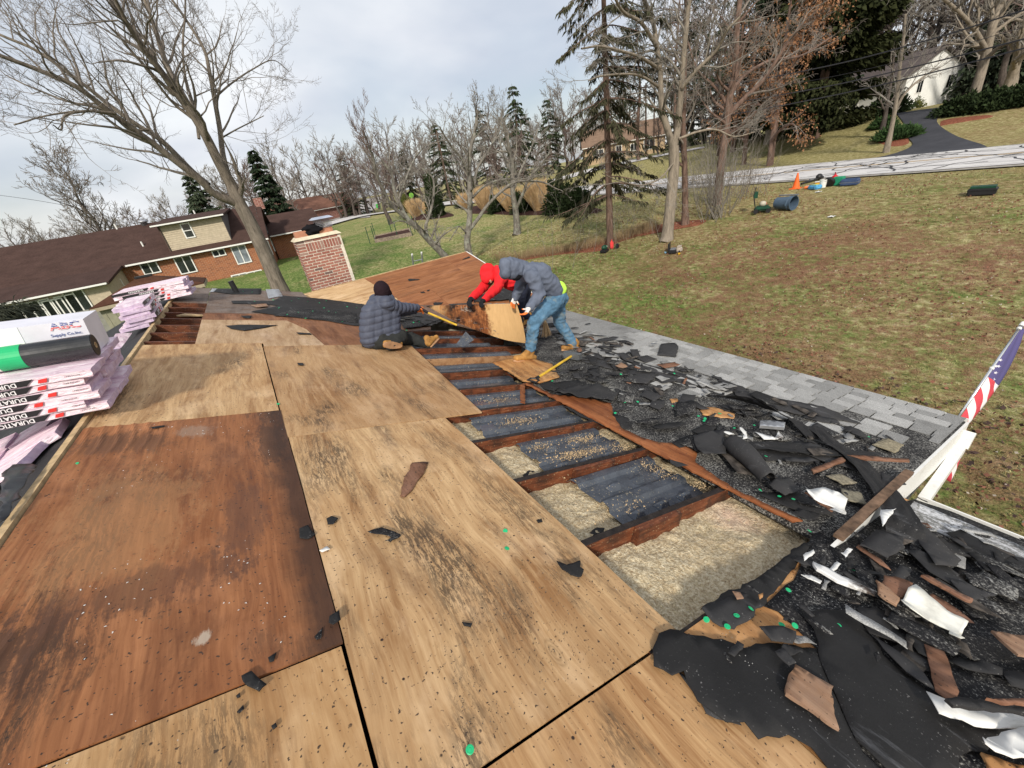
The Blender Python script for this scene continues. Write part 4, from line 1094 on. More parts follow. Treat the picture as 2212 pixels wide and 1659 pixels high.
def nwin(zx, zy, off, w, h, parent, name='window', panes=2, mat=None, tall=False):
 """window centred on a seen point"""
 s_, z = nsz(nb(zx, zy, off)); fr = MB(); t = .08
 for (a, b, c, d) in ((-w/2, w/2, -h/2, -h/2 + t), (-w/2, w/2, h/2 - t, h/2), (-w/2, -w/2 + t, -h/2 + t, h/2 - t), (w/2 - t, w/2, -h/2 + t, h/2 - t)):
  fr.hexa([npt(s_ + q[0], z + q[1], off + q[2]) for q in ((a, c, 0), (b, c, 0), (b, c, .06), (a, c, .06), (a, d, 0), (b, d, 0), (b, d, .06), (a, d, .06))])
 if not tall: fr.hexa([npt(s_ + q[0], z + q[1], off + q[2]) for q in ((-.035, -h/2+t, .01), (.035, -h/2+t, .01), (.035, -h/2+t, .055), (-.035, -h/2+t, .055), (-.035, h/2-t, .01), (.035, h/2-t, .01), (.035, h/2-t, .055), (-.035, h/2-t, .055))])
 else: fr.hexa([npt(s_ + q[0], z + q[1], off + q[2]) for q in ((-w/2+t, -.03, .01), (w/2-t, -.03, .01), (w/2-t, -.03, .055), (-w/2+t, -.03, .055), (-w/2+t, .03, .01), (w/2-t, .03, .01), (w/2-t, .03, .055), (-w/2+t, .03, .055))])
 o = fr.build(name, MAT_WHITE, parent)
 g = MB(); g.hexa([npt(s_ + q[0], z + q[1], off + q[2]) for q in ((-w/2+t, -h/2+t, .004), (w/2-t, -h/2+t, .004), (w/2-t, -h/2+t, .02), (-w/2+t, -h/2+t, .02), (-w/2+t, h/2-t, .004), (w/2-t, h/2-t, .004), (w/2-t, h/2-t, .02), (-w/2+t, h/2-t, .02))])
 g.build('pane', mat or MAT_GLASS, o); return o
sL, zE = nsz(nb(830, 680, .5)); sR, _ = nsz(nb(1840, 480, .5)); sR = -.0
zE = (nsz(nb(830, 680, .4))[1] + nsz(nb(1700, 507, .4))[1]) / 2
s_far, zR = nsz(nb(90, 545, -4.5)); zR = (nsz(nb(90, 545, -4.5))[1] + nsz(nb(1040, 370, -4.5))[1]) / 2
sWL = nsz(nb(280, 880, 4.3))[0]; zEW = (nsz(nb(290, 878, 4.3))[1] + nsz(nb(735, 785, 4.3))[1]) / 2; sWR = nsz(nb(735, 785, 4.3))[0]
sW0 = sWL - 6
D = 9.0; tanr = (zR - zE) / 4.9
def slab(pts, off, mat, name, parent): mb = MB(); mb.prism(pts, off); return mb.build(name, mat, parent, fix=True)
# front slope, back slope
slab([npt(sW0, zE, .4), npt(.4, zE, .4), npt(.4, zR, -4.5), npt(sW0, zR, -4.5)], (0, 0, -.18), MAT_NROOF, 'roof', nh)
slab([npt(sW0, zE, -9.4), npt(.4, zE, -9.4), npt(.4, zR, -4.5), npt(sW0, zR, -4.5)][::-1], (0, 0, -.18), MAT_NROOF, 'roof', nh)
# the slope runs on down over the wing that stands forward
slab([npt(sW0, zEW, 4.3), npt(sWR + .1, zEW, 4.3), npt(nsz(nb(830, 655, .4))[0], zE + .02, .35), npt(sW0, zE + .02, .35)], (0, 0, -.16), MAT_NROOF, 'wing_roof', nh)
mb = MB(); mb.hexa([npt(s, z, o) for s, z, o in ((sW0+.4, ngr-1, 0), (-.05, ngr-1, 0), (-.05, ngr-1, -9), (sW0+.4, ngr-1, -9), (sW0+.4, zE+.1, 0), (-.05, zE+.1, 0), (-.05, zE+.1, -9), (sW0+.4, zE+.1, -9))])
mb.build('brick_wall', MAT_NBRICK, nh)
mb = MB(); mb.prism([npt(-.03, zE, .0), npt(-.03, zE, -9), npt(-.03, zR - .1, -4.5)], NE * -.1); mb.build('gable', MAT_DKSID, nh, fix=True)
for s_, zz1 in ((0, 0),):
 g = MB()
 for i in range(9):
  z0 = zE + .12 + i * .28; k = 1 - (z0 - zE) / (zR - zE)
  if k > .08: g.hexa([npt(-.025 + q[0], z0 + q[1], q[2]) for q in ((0, 0, -4.5 + 4.4*k), (.03, 0, -4.5 + 4.4*k), (.03, 0, -4.5 - 4.4*k), (0, 0, -4.5 - 4.4*k), (0, .24, -4.5 + 4.3*k), (.01, .24, -4.5 + 4.3*k), (.01, .24, -4.5 - 4.3*k), (0, .24, -4.5 - 4.3*k))])
 o = g.build('siding_laps', MAT_DKSID, nh); o['kind'] = 'stuff'
# wing walls
mb = MB(); mb.hexa([npt(s, z, o) for s, z, o in ((sW0+.4, ngr-1.2, 3.8), (sWR-.3, ngr-1.2, 3.8), (sWR-.3, ngr-1.2, .02), (sW0+.4, ngr-1.2, .02), (sW0+.4, zEW-.1, 3.8), (sWR-.3, zEW-.1, 3.8), (sWR-.3, zE-.3, .02), (sW0+.4, zE-.3, .02))])
mb.build('wing_wall', MAT_SIDING, nh)
# gutters
for a, b, nm in ((npt(sWR+.2, zE-.02, .5), npt(.4, zE-.02, .5), 'gutter'), (npt(sW0, zEW-.02, 4.4), npt(sWR, zEW-.02, 4.4), 'gutter')):
 bar(a - Vector((0,0,.06)), b - Vector((0,0,.06)), .12, .11).build(nm, MAT_WHITE, nh)
# dormer
s0, zt0 = nsz(nb(1080, 392, .0)); s1, zt1 = nsz(nb(1510, 322, .0)); s0b, zb0 = nsz(nb(1180, 585, .3)); s1b, zb1 = nsz(nb(1600, 500, .3))
sd0, sd1 = (s0 + s0b) / 2, (s1 + s1b) / 2; zt = (zt0 + zt1) / 2; zb = (zb0 + zb1) / 2; fo = -.25
slab([npt(sd0, zb - .1, fo), npt(sd1, zb - .1, fo), npt(sd1, zt, fo), npt(sd0, zt, fo)], NN * -.1, MAT_SIDING, 'dormer_wall', nh)
g = MB(); n = int((zt - zb) / .15)
for i in range(n):
 z0 = zb + i * .15
 g.hexa([npt(s, z, o) for s, z, o in ((sd0, z0, fo), (sd1, z0, fo), (sd1, z0, fo + .035), (sd0, z0, fo + .035), (sd0, z0 + .148, fo), (sd1, z0 + .148, fo), (sd1, z0 + .148, fo + .008), (sd0, z0 + .148, fo + .008))])
g.build('siding_laps', MAT_SIDING, nh)['kind'] = 'stuff'
slab([npt(sd1 - .02, zb, fo + .03), npt(sd1 - .02, zt, fo + .03), npt(sd1 - .02, zt, -3.9)], NE * .04, MAT_DKSID, 'dormer_cheek', nh)
slab([npt(sd0 + .02, zb, fo + .03), npt(sd0 + .02, zt, fo + .03), npt(sd0 + .02, zt, -3.9)], NE * -.04, MAT_DKSID, 'dormer_cheek', nh)
slab([npt(sd0 - .4, zt, fo + .5), npt(sd1 + .3, zt, fo + .5), npt(sd1 + .3, zR + .12, -4.5), npt(sd0 - .4, zR + .12, -4.5)], (0, 0, -.14), MAT_NROOF, 'dormer_roof', nh)
bar(npt(sd0 - .4, zt - .06, fo + .56), npt(sd1 + .3, zt - .06, fo + .56), .1, .1).build('gutter', MAT_WHITE, nh)
bar(npt(sd0 - .06, zt, fo + .08), npt(sd0 - .06, zb - .1, fo + .1), .09, .09, (0, 1, 0)).build('downspout', plain('brown_metal', (.08, .05, .04), .5), nh)
nwin(1298, 432, fo + .03, .68, 1.12, nh, tall=True)
nwin(1040, 690, .02, 1.15, .9, nh); nwin(1283, 668, .02, 1.2, 1.35, nh); nwin(1513, 586, .02, .95, .55, nh); nwin(1668, 598, .02, 1.12, 1.45, nh, mat=MAT_CURT)
nwin(1655, 745, .3, 1.2, .35, nh, 'window_well', mat=MAT_CURT); nwin(1760, 725, .3, 1.2, .35, nh, 'window_well', mat=MAT_CURT)
# patio doors of the wing
for k, (zx, zy) in enumerate(((260, 985), (330, 970), (420, 965), (505, 935), (560, 905))):
 nwin(zx, zy + 40, 3.82, 1.15, 2.0, nh, 'patio_door', tall=False)
nwin(800, 812, 1.2, 1.0, .8, nh)
# gable side windows and the lower roof beyond
for off in (-2.2, -6.0):
 fr = MB(); fr.hexa([npt(s, z, o) for s, z, o in ((-.05, zE-1.6, off-.4), (.03, zE-1.6, off-.4), (.03, zE-1.6, off+.4), (-.05, zE-1.6, off+.4), (-.05, zE-.35, off-.4), (.03, zE-.35, off-.4), (.03, zE-.35, off+.4), (-.05, zE-.35, off+.4))])
 fr.build('window', MAT_WHITE, nh)
fr = MB(); fr.hexa([npt(s, z, o) for s, z, o in ((-.05, zE+.7, -4.8), (.05, zE+.7, -4.8), (.05, zE+.7, -4.2), (-.05, zE+.7, -4.2), (-.05, zE+1.5, -4.8), (.05, zE+1.5, -4.8), (.05, zE+1.5, -4.2), (-.05, zE+1.5, -4.2))]); fr.build('window', MAT_WHITE, nh)
slab([npt(.1, zE - .1, -5.2), npt(5.2, zE - .1, -5.2), npt(4.6, zE + 1.6, -8.8), npt(.1, zE + 1.6, -8.8)], (0, 0, -.15), MAT_NROOF, 'garage_roof', nh)
bar(npt(.1, zE - .2, -5.15), npt(5.3, zE - .2, -5.15), .1, .1).build('gutter', MAT_WHITE, nh)
mb = MB(); mb.hexa([npt(s, z, o) for s, z, o in ((.1, ngr-1, -5.7), (4.9, ngr-1, -5.7), (4.9, ngr-1, -11), (.1, ngr-1, -11), (.1, zE-.15, -5.7), (4.9, zE-.15, -5.7), (4.9, zE-.15, -11), (.1, zE-.15, -11))]); mb.build('garage_wall', MAT_NBRICK, nh)
s_, z_ = nsz(nb(1772, 200, -4.5)); mb = MB(); mb.hexa([npt(s_+a, zR-.4+b, -4.8+c) for a, b, c in ((-.35,0,0),(.35,0,0),(.35,0,.6),(-.35,0,.6),(-.35,.95,0),(.35,.95,0),(.35,.95,.6),(-.35,.95,.6))]); mb.build('chimney', MAT_NBRICK2, nh)
for zx, zy, r, h in ((992, 378, .38, .3), (985, 530, .06, .35), (797, 400, .06, .4), (1335, 290, .06, .45)):
 for o_ in (0.3, -.6, -1.5, -2.5, -3.5, -4.4):
  p = nb(zx, zy, o_); zz_ = zE + (zR - zE) * (.4 - o_) / 4.9
  if p.z <= zz_ + .15: break
 mb = MB(); p.z = zz_
 if r > .2: mb.lathe([(.22, -.1), (.22, .15), (r, .18), (r * .8, .32), (.05, .4)], 18, Matrix.Translation(p)); mb.build('roof_vent', MAT_ZINC, nh, smooth=True)
 else: mb.tube([p - Vector((0,0,.2)), p + Vector((0, 0, h))], r, 8); mb.build('vent_pipe', MAT_WHITE, nh)
# ================================================================== SHED
gz = zg(-2, 21)
sh = empty('shed', (-2, 20.8, gz - .8), 'small garden shed with brown hipped roof behind the pink stacks', 'shed')
ze = -1.31
A = at_z(200, 662, ze); B = at_z(419, 618, ze); C_ = at_z(460, 600, ze); A.y = B.y = (A.y + B.y) / 2; C_.x = B.x = (B.x + C_.x) / 2
dpt = max(2.2, C_.y - B.y); xl, xr, yn, yf = A.x, B.x, A.y, A.y + dpt; rh = .72; xm0, xm1, ym = (xl + xr) / 2 - .25, (xl + xr) / 2 + .2, (yn + yf) / 2
mb = MB(); mb.add([Vector(p) for p in ((xl,yn,ze),(xr,yn,ze),(xr,yf,ze),(xl,yf,ze),(xm0,ym,ze+rh),(xm1,ym,ze+rh),(xl,yn,ze-.05),(xr,yn,ze-.05),(xr,yf,ze-.05),(xl,yf,ze-.05))],
      [(0,1,5,4),(1,2,5),(2,3,4,5),(3,0,4),(0,6,7,1),(1,7,8,2),(2,8,9,3),(3,9,6,0),(6,9,8,7)]); mb.build('roof', MAT_SROOF, sh)
MB().box((xm0-.1, ym-.1, ze+rh-.03), (xm1+.1, ym+.1, ze+rh+.05)).build('ridge_vent', MAT_BLACK, sh)
mb = MB()
for (a, b) in (((xl,yn),(xr,yn)),((xr,yn),(xr,yf)),((xr,yf),(xl,yf)),((xl,yf),(xl,yn))): bar(Vector((*a, ze-.12)), Vector((*b, ze-.12)), .04, .14, mb=mb)
mb.build('fascia', plain('shed_trim', (.36, .31, .22), .7), sh)
MAT_SHW = plain('shed_panel', (.27, .26, .19), .8, var=.12)
MB().box((xl+.2, yn+.2, gz-1.0), (xr-.2, yf-.2, ze-.06)).build('wall', MAT_SHW, sh)
k = 0; x = xl + .32
while x < xr - .25:
 MB().box((x, yn+.185, gz-1.0), (x+.03, yn+.199, ze-.2)).build('batten', MAT_SHW, sh); x += .3; k += 1
y = yn + .3
while y < yf - .3:
 MB().box((xr-.2, y, gz-1), (xr-.186, y+.03, ze-.2)).build('batten', MAT_SHW, sh); y += .3
# grey panel screen between shed and house
p0, p1 = at_y(135, 760, 25), at_y(245, 640, 25)
scn = empty('privacy_screen', (-5, 25, gz), 'grey green panel screen standing left of the shed', 'fence')
for k in range(4):
 x0 = -8.6 + k * 1.15
 MB().box((x0, 25, gz - .6), (x0 + 1.12, 25.04, -1.35 - .03 * k)).build('panel', MAT_GREYSID, scn)
# ================================================================== FAR HOUSES
def far_house(name, label, loc, rz, L, W, H, RH, wall, roof, wins=(), gable=None, trim=None):
 r = empty(name, loc, label, 'house', rz=rz); M = Matrix.Translation(loc) @ Matrix.Rotation(rz, 4, 'Z')
 def T(x, y, z): return M @ Vector((x, y, z))
 mb = MB(); mb.hexa([T(-L/2,-W/2,-2), T(L/2,-W/2,-2), T(L/2,W/2,-2), T(-L/2,W/2,-2), T(-L/2,-W/2,H), T(L/2,-W/2,H), T(L/2,W/2,H), T(-L/2,W/2,H)]); mb.build('wall', wall, r)
 for sx_ in (-1, 1):
  mb = MB(); mb.prism([T(sx_*L/2, -W/2, H), T(sx_*L/2, W/2, H), T(sx_*L/2, 0, H+RH)], (M.to_3x3() @ Vector((-sx_*.15, 0, 0)))); mb.build('gable', gable or wall, r, fix=True)
 for sy in (-1, 1):
  e = .45; t = RH / (W/2)
  mb = MB(); mb.prism([T(-L/2-e, sy*(W/2+e), H-e*t), T(L/2+e, sy*(W/2+e), H-e*t), T(L/2+e, 0, H+RH+.05), T(-L/2-e, 0, H+RH+.05)], (0, 0, .14)); mb.build('roof', roof, r, fix=True)
  mb = MB(); bar(T(-L/2-e, sy*(W/2+e+.05), H-e*t), T(L/2+e, sy*(W/2+e+.05), H-e*t), .1, .12, mb=mb); mb.build('gutter', trim or MAT_WHITE, r)
 for (face, a, z, w, h) in wins:
  def Q(u, zz, o):
   return {'F': T(u, -W/2 - o, zz), 'R': T(L/2 + o, u, zz), 'L': T(-L/2 - o, u, zz)}[face]
  mb = MB(); mb.hexa([Q(a-w/2-.08, z-.08, 0), Q(a+w/2+.08, z-.08, 0), Q(a+w/2+.08, z-.08, .05), Q(a-w/2-.08, z-.08, .05), Q(a-w/2-.08, z+h+.08, 0), Q(a+w/2+.08, z+h+.08, 0), Q(a+w/2+.08, z+h+.08, .05), Q(a-w/2-.08, z+h+.08, .05)])
  o = mb.build('window', MAT_WHITE, r, fix=True)
  for i in (0, 1):
   x0 = a - w/2 + i * w / 2 + .03; x1 = x0 + w / 2 - .06; mb = MB()
   mb.hexa([Q(x0, z, .052), Q(x1, z, .052), Q(x1, z, .07), Q(x0, z, .07), Q(x0, z+h, .052), Q(x1, z+h, .052), Q(x1, z+h, .07), Q(x0, z+h, .07)]); mb.build('pane', MAT_GLASS, o, fix=True)
 return r
def bearing(px, py, d): p = at_d(px, py, d); return Vector((p.x, p.y, zg(p.x, p.y)))
MAT_WSID = plain('white_siding', (.74, .75, .74), .7, var=.06); MAT_BROOF = roofmat('grey_brown_roof', (.10, .085, .085))
p = bearing(1915, 205, 62)
p = bearing(1885, 205, 72)
far_house('white_house', 'tall white sided house at the top of the black driveway', Vector((p.x, p.y, -.4)), math.radians(-16 - 90), 12, 8, 3.9, 1.9, MAT_WSID, MAT_BROOF,
   [('R', -2, 2.2, .7, 1.1), ('R', 2.2, 2.2, .7, 1.1), ('R', -2.4, .3, .7, .5), ('R', 2.4, .6, .8, .5), ('F', -3, 2, .9, 1.2), ('F', 1, 2, .9, 1.2), ('F', 4.4, 2, .9, 1.2), ('L', -2, 2, .9, 1.2), ('L', 2, 2, .9, 1.2)])
p = bearing(1365, 322, 92)
far_house('tan_house', 'low tan house with a white door seen between trees across the street', p + Vector((1.5, 4, .2)), math.radians(-40), 15, 8, 3.0, 2.6, plain('tan_stone', (.42, .31, .20), .9), roofmat('tan_roof', (.19, .13, .095)),
   [('F', -4.8, .9, 1.8, 1.2), ('F', -1, .2, 1.0, 2.0), ('F', 4.6, .8, 1.9, 1.5), ('F', 1.8, 1.0, 1.2, 1.1)])
p = bearing(690, 470, 106)
far_house('red_brick_house', 'far mottled red brick house with low brown roof and white gable trusses', p + Vector((0, 4, -.3)), math.radians(20), 17, 10, 3.1, 2.4, MAT_NBRICK2, roofmat('russet_roof', (.17, .088, .065)),
   [('F', -4, 1.0, 1.4, 1.2), ('L', 2, 1.0, 1.2, 1.2)])
# ================================================================== TREES
def bark(name, c, var=.4, sc=9, lich=0.):
 m = Mt(name, .95, .1); v = m.co(); f = m.noise(m.mp(v, (1, 1, .22)), sc, 6, .72, .3); c1 = tuple(x * (1 - var) for x in c); c2 = tuple(min(1, x * (1 + var)) for x in c)
 a = m.ramp(f, [(.36, c1), (.62, c2)])
 if lich: a = m.mix(m.ramp(m.noise(v, 3.5, 5, .7), [(.52, 0.), (.62, lich)]), a, (.30, .31, .26))
 m.bump(f, 1., .03); return m.col(a)
BK_MAPLE = bark('maple_bark', (.165, .14, .115)); BK_DARK = bark('dark_bark', (.085, .070, .062)); BK_PALE = bark('pale_bark', (.235, .20, .16), .3)
BK_LICH = bark('lichen_bark', (.17, .155, .135), lich=.7); BK_TWIG = bark('grey_twigs', (.185, .16, .14), .3, 4); BK_RED = bark('red_twigs', (.16, .118, .105), .3, 4); BK_CON = bark('conifer_bark', (.15, .10, .08))
BK_PTWIG = bark('pale_twigs', (.225, .205, .18), .25, 4)
class Tubes:
 def __init__(s): s.V = []; s.F = []; s.nv = 0
 def add(s, pts, rad, n):
  """pts: k x 3"""
  P = np.asarray(pts, float); R = np.asarray(rad, float); k = len(P)
  D = np.gradient(P, axis=0); D /= np.linalg.norm(D, axis=1, keepdims=True) + 1e-9
  ref = np.array([0.31, 0.95, 0.05]) if abs(D[0, 2]) > .8 else np.array([0.0, 0.1, 1.0])
  U = ref - D * (D @ ref)[:, None]; U /= np.linalg.norm(U, axis=1, keepdims=True) + 1e-9
  W = np.cross(D, U); a = np.arange(n) * 2 * math.pi / n
  ring = P[:, None, :] + R[:, None, None] * (np.cos(a)[None, :, None] * U[:, None, :] + np.sin(a)[None, :, None] * W[:, None, :])
  s.V.append(ring.reshape(-1, 3)); i = np.arange(k - 1)[:, None] * n; j = np.arange(n)[None, :]; j2 = (j + 1) % n
  s.F.append((np.stack([i + j, i + j2, i + n + j2, i + n + j], -1).reshape(-1, 4)) + s.nv); s.nv += k * n
 def mesh(s, name, mat, smooth=True):
  if not s.V: return None
  return np_mesh(name, np.concatenate(s.V), np.concatenate(s.F), mat, smooth=smooth)
class Tree:
 """bare tree: limbs are grown from given main lines or from the top of the trunk"""
 def __init__(s, seed, up=.25, wander=.16, rmin=.006, twig_r=.008, spread=.75, dens=1.0, droop=0.):
  s.r = np.random.RandomState(seed); s.T = Tubes(); s.B = Tubes(); s.up = up; s.w = wander; s.rmin = rmin; s.sp = spread; s.dens = dens; s.droop = droop; s.tips = []
  s.py = random.Random(seed)
 def limb(s, pts, r0, r1, trunk=False):
  P = np.array([list(p) for p in pts], float); t = np.linspace(0, 1, len(P)); R = r0 + (r1 - r0) * t ** .9
  (s.T if trunk or r0 > .07 else s.B).add(P, R, 12 if r0 > .14 else 8 if r0 > .05 else 5)
  return P, R
 def grow(s, p, d, L, r, lev, maxlev):
  n = max(3, min(7, int(L / .35) + 2)) if lev < maxlev else 4
  P = [p]; q = p.copy(); d = d / (np.linalg.norm(d) + 1e-9); seg = L / (n - 1)
  up = s.up * (1 if lev > 1 else .6)
  for i in range(n - 1):
   d = d + s.r.normal(0, s.w, 3); d[2] += up * .22 - s.droop * .2 * i / n; d /= np.linalg.norm(d)
   q = q + d * seg; P.append(q.copy())
  P = np.array(P); r1 = max(s.rmin * .6, r * .35); R = np.linspace(max(r, s.rmin), r1, n)
  (s.T if r > .07 else s.B).add(P, R, 8 if r > .06 else 5 if r > .02 else 3)
  if lev >= maxlev: s.tips.append((P[-1], d)); return
  s.sprout(P, R, L, lev, maxlev, .25)
 def sprout(s, P, R, L, lev, maxlev, start=.2, k=None, rat=None):
  n = k or int((3.2 + s.r.rand() * 2.2) * s.dens * (1.25 if lev == maxlev - 1 else 1))
  seglen = np.linalg.norm(np.diff(P, axis=0), axis=1); cum = np.concatenate([[0], np.cumsum(seglen)]); tot = cum[-1]
  for i in range(n):
   t = start + (1 - start) * (i + s.r.rand() * .8) / n; t = min(t, .985); x = t * tot; j = min(len(P) - 2, int(np.searchsorted(cum, x) - 1)); j = max(j, 0)
   f = (x - cum[j]) / max(seglen[j], 1e-6); p = P[j] * (1 - f) + P[j + 1] * f; r = R[j] * (1 - f) + R[j + 1] * f
   d = (P[j + 1] - P[j]) / max(seglen[j], 1e-6)
   a = s.r.normal(0, 1, 3); a -= d * (a @ d); a /= np.linalg.norm(a) + 1e-9
   if lev <= 1: a[2] = a[2] * .6 + .15
   nd = d * s.r.uniform(.45, .9) + a * s.sp * s.r.uniform(.7, 1.2)
   s.grow(p, nd, L * s.r.uniform(.42, .68) * (1.08 - .45 * t), r * s.r.uniform(.45, .62), lev + 1, maxlev)
  if lev >= 1: s.grow(P[-1], P[-1] - P[-2], L * .42, R[-1] * .9, lev + 1, maxlev)
 def objects(s, name, loc, label, cat='tree', mat=None, tmat=None, group=None, flat=False):
  root = empty(name, loc, label, cat, group)
  a = s.T.mesh('trunk', mat or BK_MAPLE); b = s.B.mesh('branches', tmat or BK_TWIG, False)
  if a: put_under(link('trunk', a), root)
  if b: put_under(link('branches', b), root)
  return root
def flare(P, R, k=.45, n=3):
 for i in range(min(n, len(R))): R[i] *= 1 + k * (1 - i / n) ** 2
 return R
def pline(pts, y, conv=None, n=5, dy=None):
 """main line of a limb seen in the photograph, laid at a distance; dy bends it nearer or farther along its length"""
 L = []
 for i, q in enumerate(pts):
  px, py = conv(*q) if conv else q
  t = i / max(1, len(pts) - 1); L.append(at_y(px, py, y + (dy or 0) * t))
 return spline(L, n)
def tree_from(name, label, base_px, d, lines, seed, mat, tmat, L=3.2, maxlev=3, dens=1., group=None, conv=None, k0=10, **kw):
 """lines: list of (pixel polyline, r0, r1, dy, start, k). first one is the trunk from the ground"""
 t = Tree(seed, dens=dens, **kw)
 base = at_d(*(conv(*base_px) if conv else base_px), d); Y = base.y; gz_ = zg(base.x, base.y)
 for i, (pts, r0, r1, dy, st, k) in enumerate(lines):
  P = pline(pts, Y + (dy[0] if isinstance(dy, tuple) else 0), conv, 5, dy[1] if isinstance(dy, tuple) else dy)
  P = np.array([list(p) for p in P])
  if i == 0:
   # follow the trunk down to the ground
   q = P[0].copy(); q[2] = gz_ - .15
   if P[0][2] > gz_ + .1: P = np.vstack([q, (q + P[0]) / 2, P])
   else: P[0][2] = gz_ - .15
  R = r0 + (r1 - r0) * np.linspace(0, 1, len(P)) ** .8
  if i == 0: flare(P, R, .5, 4)
  t.T.add(P, R, 14 if r0 > .15 else 9)
  if k: t.sprout(P, R, L, 0, maxlev, st, k)
 return t.objects(name, (base.x, base.y, gz_), label, 'tree', mat, tmat, group)
# the big maple on the left
tree_from('maple_tree', 'big bare maple with a leaning trunk behind the roof end, left of the chimney', (618, 622), 23, [
 ([(1210, 1250), (1150, 1110), (1090, 980), (1030, 870), (1000, 800)], 0.370, 0.231, 0, .7, 3),
 ([(1030, 880), (930, 840), (860, 775), (700, 650), (580, 560), (470, 480), (330, 375), (160, 300), (0, 240), (-120, 190)], 0.170, 0.042, (0, -3), .22, 17),
 ([(900, 800), (830, 740), (700, 610), (600, 545), (480, 460), (400, 395), (300, 320), (150, 215), (0, 150), (-160, 60)], 0.126, 0.035, (0, 2), .22, 16),
 ([(1000, 800), (945, 700), (890, 590), (830, 490), (760, 400), (690, 300), (600, 180), (520, 60), (440, -80)], 0.222, 0.049, (0, -1.5), .25, 17),
 ([(1000, 800), (965, 680), (950, 560), (925, 420), (905, 310), (880, 210), (800, 80), (700, -60)], 0.126, 0.042, (0, 2.5), .25, 15),
 ([(830, 490), (760, 360), (720, 280), (690, 190), (655, 80), (600, -60)], 0.148, 0.049, (0, 2), .25, 13),
 ([(740, 370), (640, 240), (560, 120), (500, 0), (460, -80)], 0.096, 0.035, (-1, -2), .2, 10),
 ([(640, 560), (560, 560), (480, 500), (360, 480), (200, 500), (60, 540)], 0.052, 0.017, (-1, -2), .1, 8),
 ([(500, 490), (380, 480), (280, 500), (265, 560), (230, 540)], 0.052, 0.017, (-2, -2), .1, 6),
 ([(930, 420), (1000, 360), (1090, 300), (1180, 260), (1250, 310)], 0.044, 0.014, (1, 1), .1, 8),
 ([(950, 600), (1020, 560), (1100, 520), (1140, 500)], 0.037, 0.014, (1, -1), .1, 5),
 ([(860, 600), (840, 470), (800, 330), (790, 190), (800, 60), (800, -60)], 0.059, 0.028, (.5, 2), .15, 9),
 ], 3, BK_MAPLE, BK_TWIG, L=4.4, maxlev=4, dens=.84, conv=A_, up=.35, wander=.19, rmin=.005)
# forked pale trunk on the right
tree_from('forked_tree', 'tall pale forked tree standing on the lawn edge, a black case at its foot', (665, 1070), 21.9, [
 ([(665, 1070), (678, 950), (690, 830), (700, 720), (698, 630)], .27, .22, 0, .8, 0),
 ([(695, 640), (670, 550), (650, 480), (642, 380), (640, 300), (625, 200), (610, 100), (570, 0), (540, -90)], .155, .065, (0, .8), .15, 15),
 ([(698, 640), (715, 560), (722, 480), (730, 390), (737, 300), (745, 200), (755, 100), (765, 0), (772, -90)], .165, .07, (0, -.5), .15, 15),
 ([(625, 200), (560, 100), (480, 50), (430, -40)], .08, .04, (.4, -1), .2, 8),
 ([(640, 300), (560, 250), (470, 220), (380, 200), (300, 210)], .07, .025, (.4, -2), .15, 8),
 ([(640, 380), (560, 330), (480, 320), (380, 330), (330, 350)], .06, .02, (.4, -2), .1, 7),
 ([(735, 380), (790, 310), (880, 220), (930, 130), (1000, 60)], .09, .04, (-.3, -2), .15, 9),
 ([(720, 600), (800, 570), (880, 560), (960, 590), (1050, 570)], .06, .02, (-.2, -2), .1, 8),
 ([(700, 700), (640, 770), (560, 800), (460, 780), (390, 750)], .04, .015, (0, -3), .1, 6),
 ], 5, BK_PALE, BK_PTWIG, L=3.0, maxlev=4, dens=.78, conv=B_, up=.2, wander=.18, rmin=.005)
# ornamental trees behind the wing
tree_from('crabapple_tree', 'small lichen covered tree with a slanting double trunk rising above the wing roof', (1300, 800), 23, [
 ([(1310, 830), (1180, 700), (1090, 600), (1000, 520), (940, 400), (900, 290), (880, 170), (800, 60)], .20, .06, 0, .25, 15),
 ([(1180, 700), (1150, 600), (1180, 500), (1210, 380), (1212, 220), (1150, 150), (1090, 110)], .10, .03, 1, .2, 9),
 ([(1010, 540), (880, 420), (820, 300), (760, 180), (740, 60), (700, -40)], .09, .03, -1.5, .2, 9),
 ([(940, 380), (1000, 200), (1060, 60), (1150, -60)], .07, .03, 1.5, .2, 8),
 ([(940, 400), (960, 210), (1040, 180)], .05, .02, 1, .2, 4),
 ], 7, BK_LICH, BK_PTWIG, L=2.2, maxlev=4, dens=.78, conv=G_, up=.25, wander=.2, rmin=.006)
tree_from('crabapple_tree', 'slender lichen covered tree forking low just right of the wing ridge end', (1490, 790), 24.5, [
 ([(1490, 800), (1478, 700), (1490, 600), (1500, 480), (1500, 300), (1495, 150), (1500, 0), (1540, -160), (1560, -330)], .22, .07, 0, .35, 17),
 ([(1500, 610), (1570, 520), (1640, 420), (1740, 320), (1850, 240), (1960, 230), (2080, 240), (2200, 300)], .12, .04, -1, .25, 12),
 ([(1520, 360), (1600, 280), (1700, 230), (1850, 210), (2000, 215)], .08, .03, 1, .2, 7),
 ([(1500, 200), (1440, 60), (1330, -80), (1260, -200)], .08, .03, -1, .2, 9),
 ([(1530, 280), (1560, 130), (1640, 0), (1720, -140), (1800, -300)], .10, .03, 1, .2, 11),
 ([(1480, 650), (1420, 590), (1390, 620), (1340, 700)], .05, .02, -1.5, .2, 4),
 ], 8, BK_LICH, BK_PTWIG, L=2.7, maxlev=4, dens=.78, conv=G_, up=.25, wander=.2, rmin=.006)
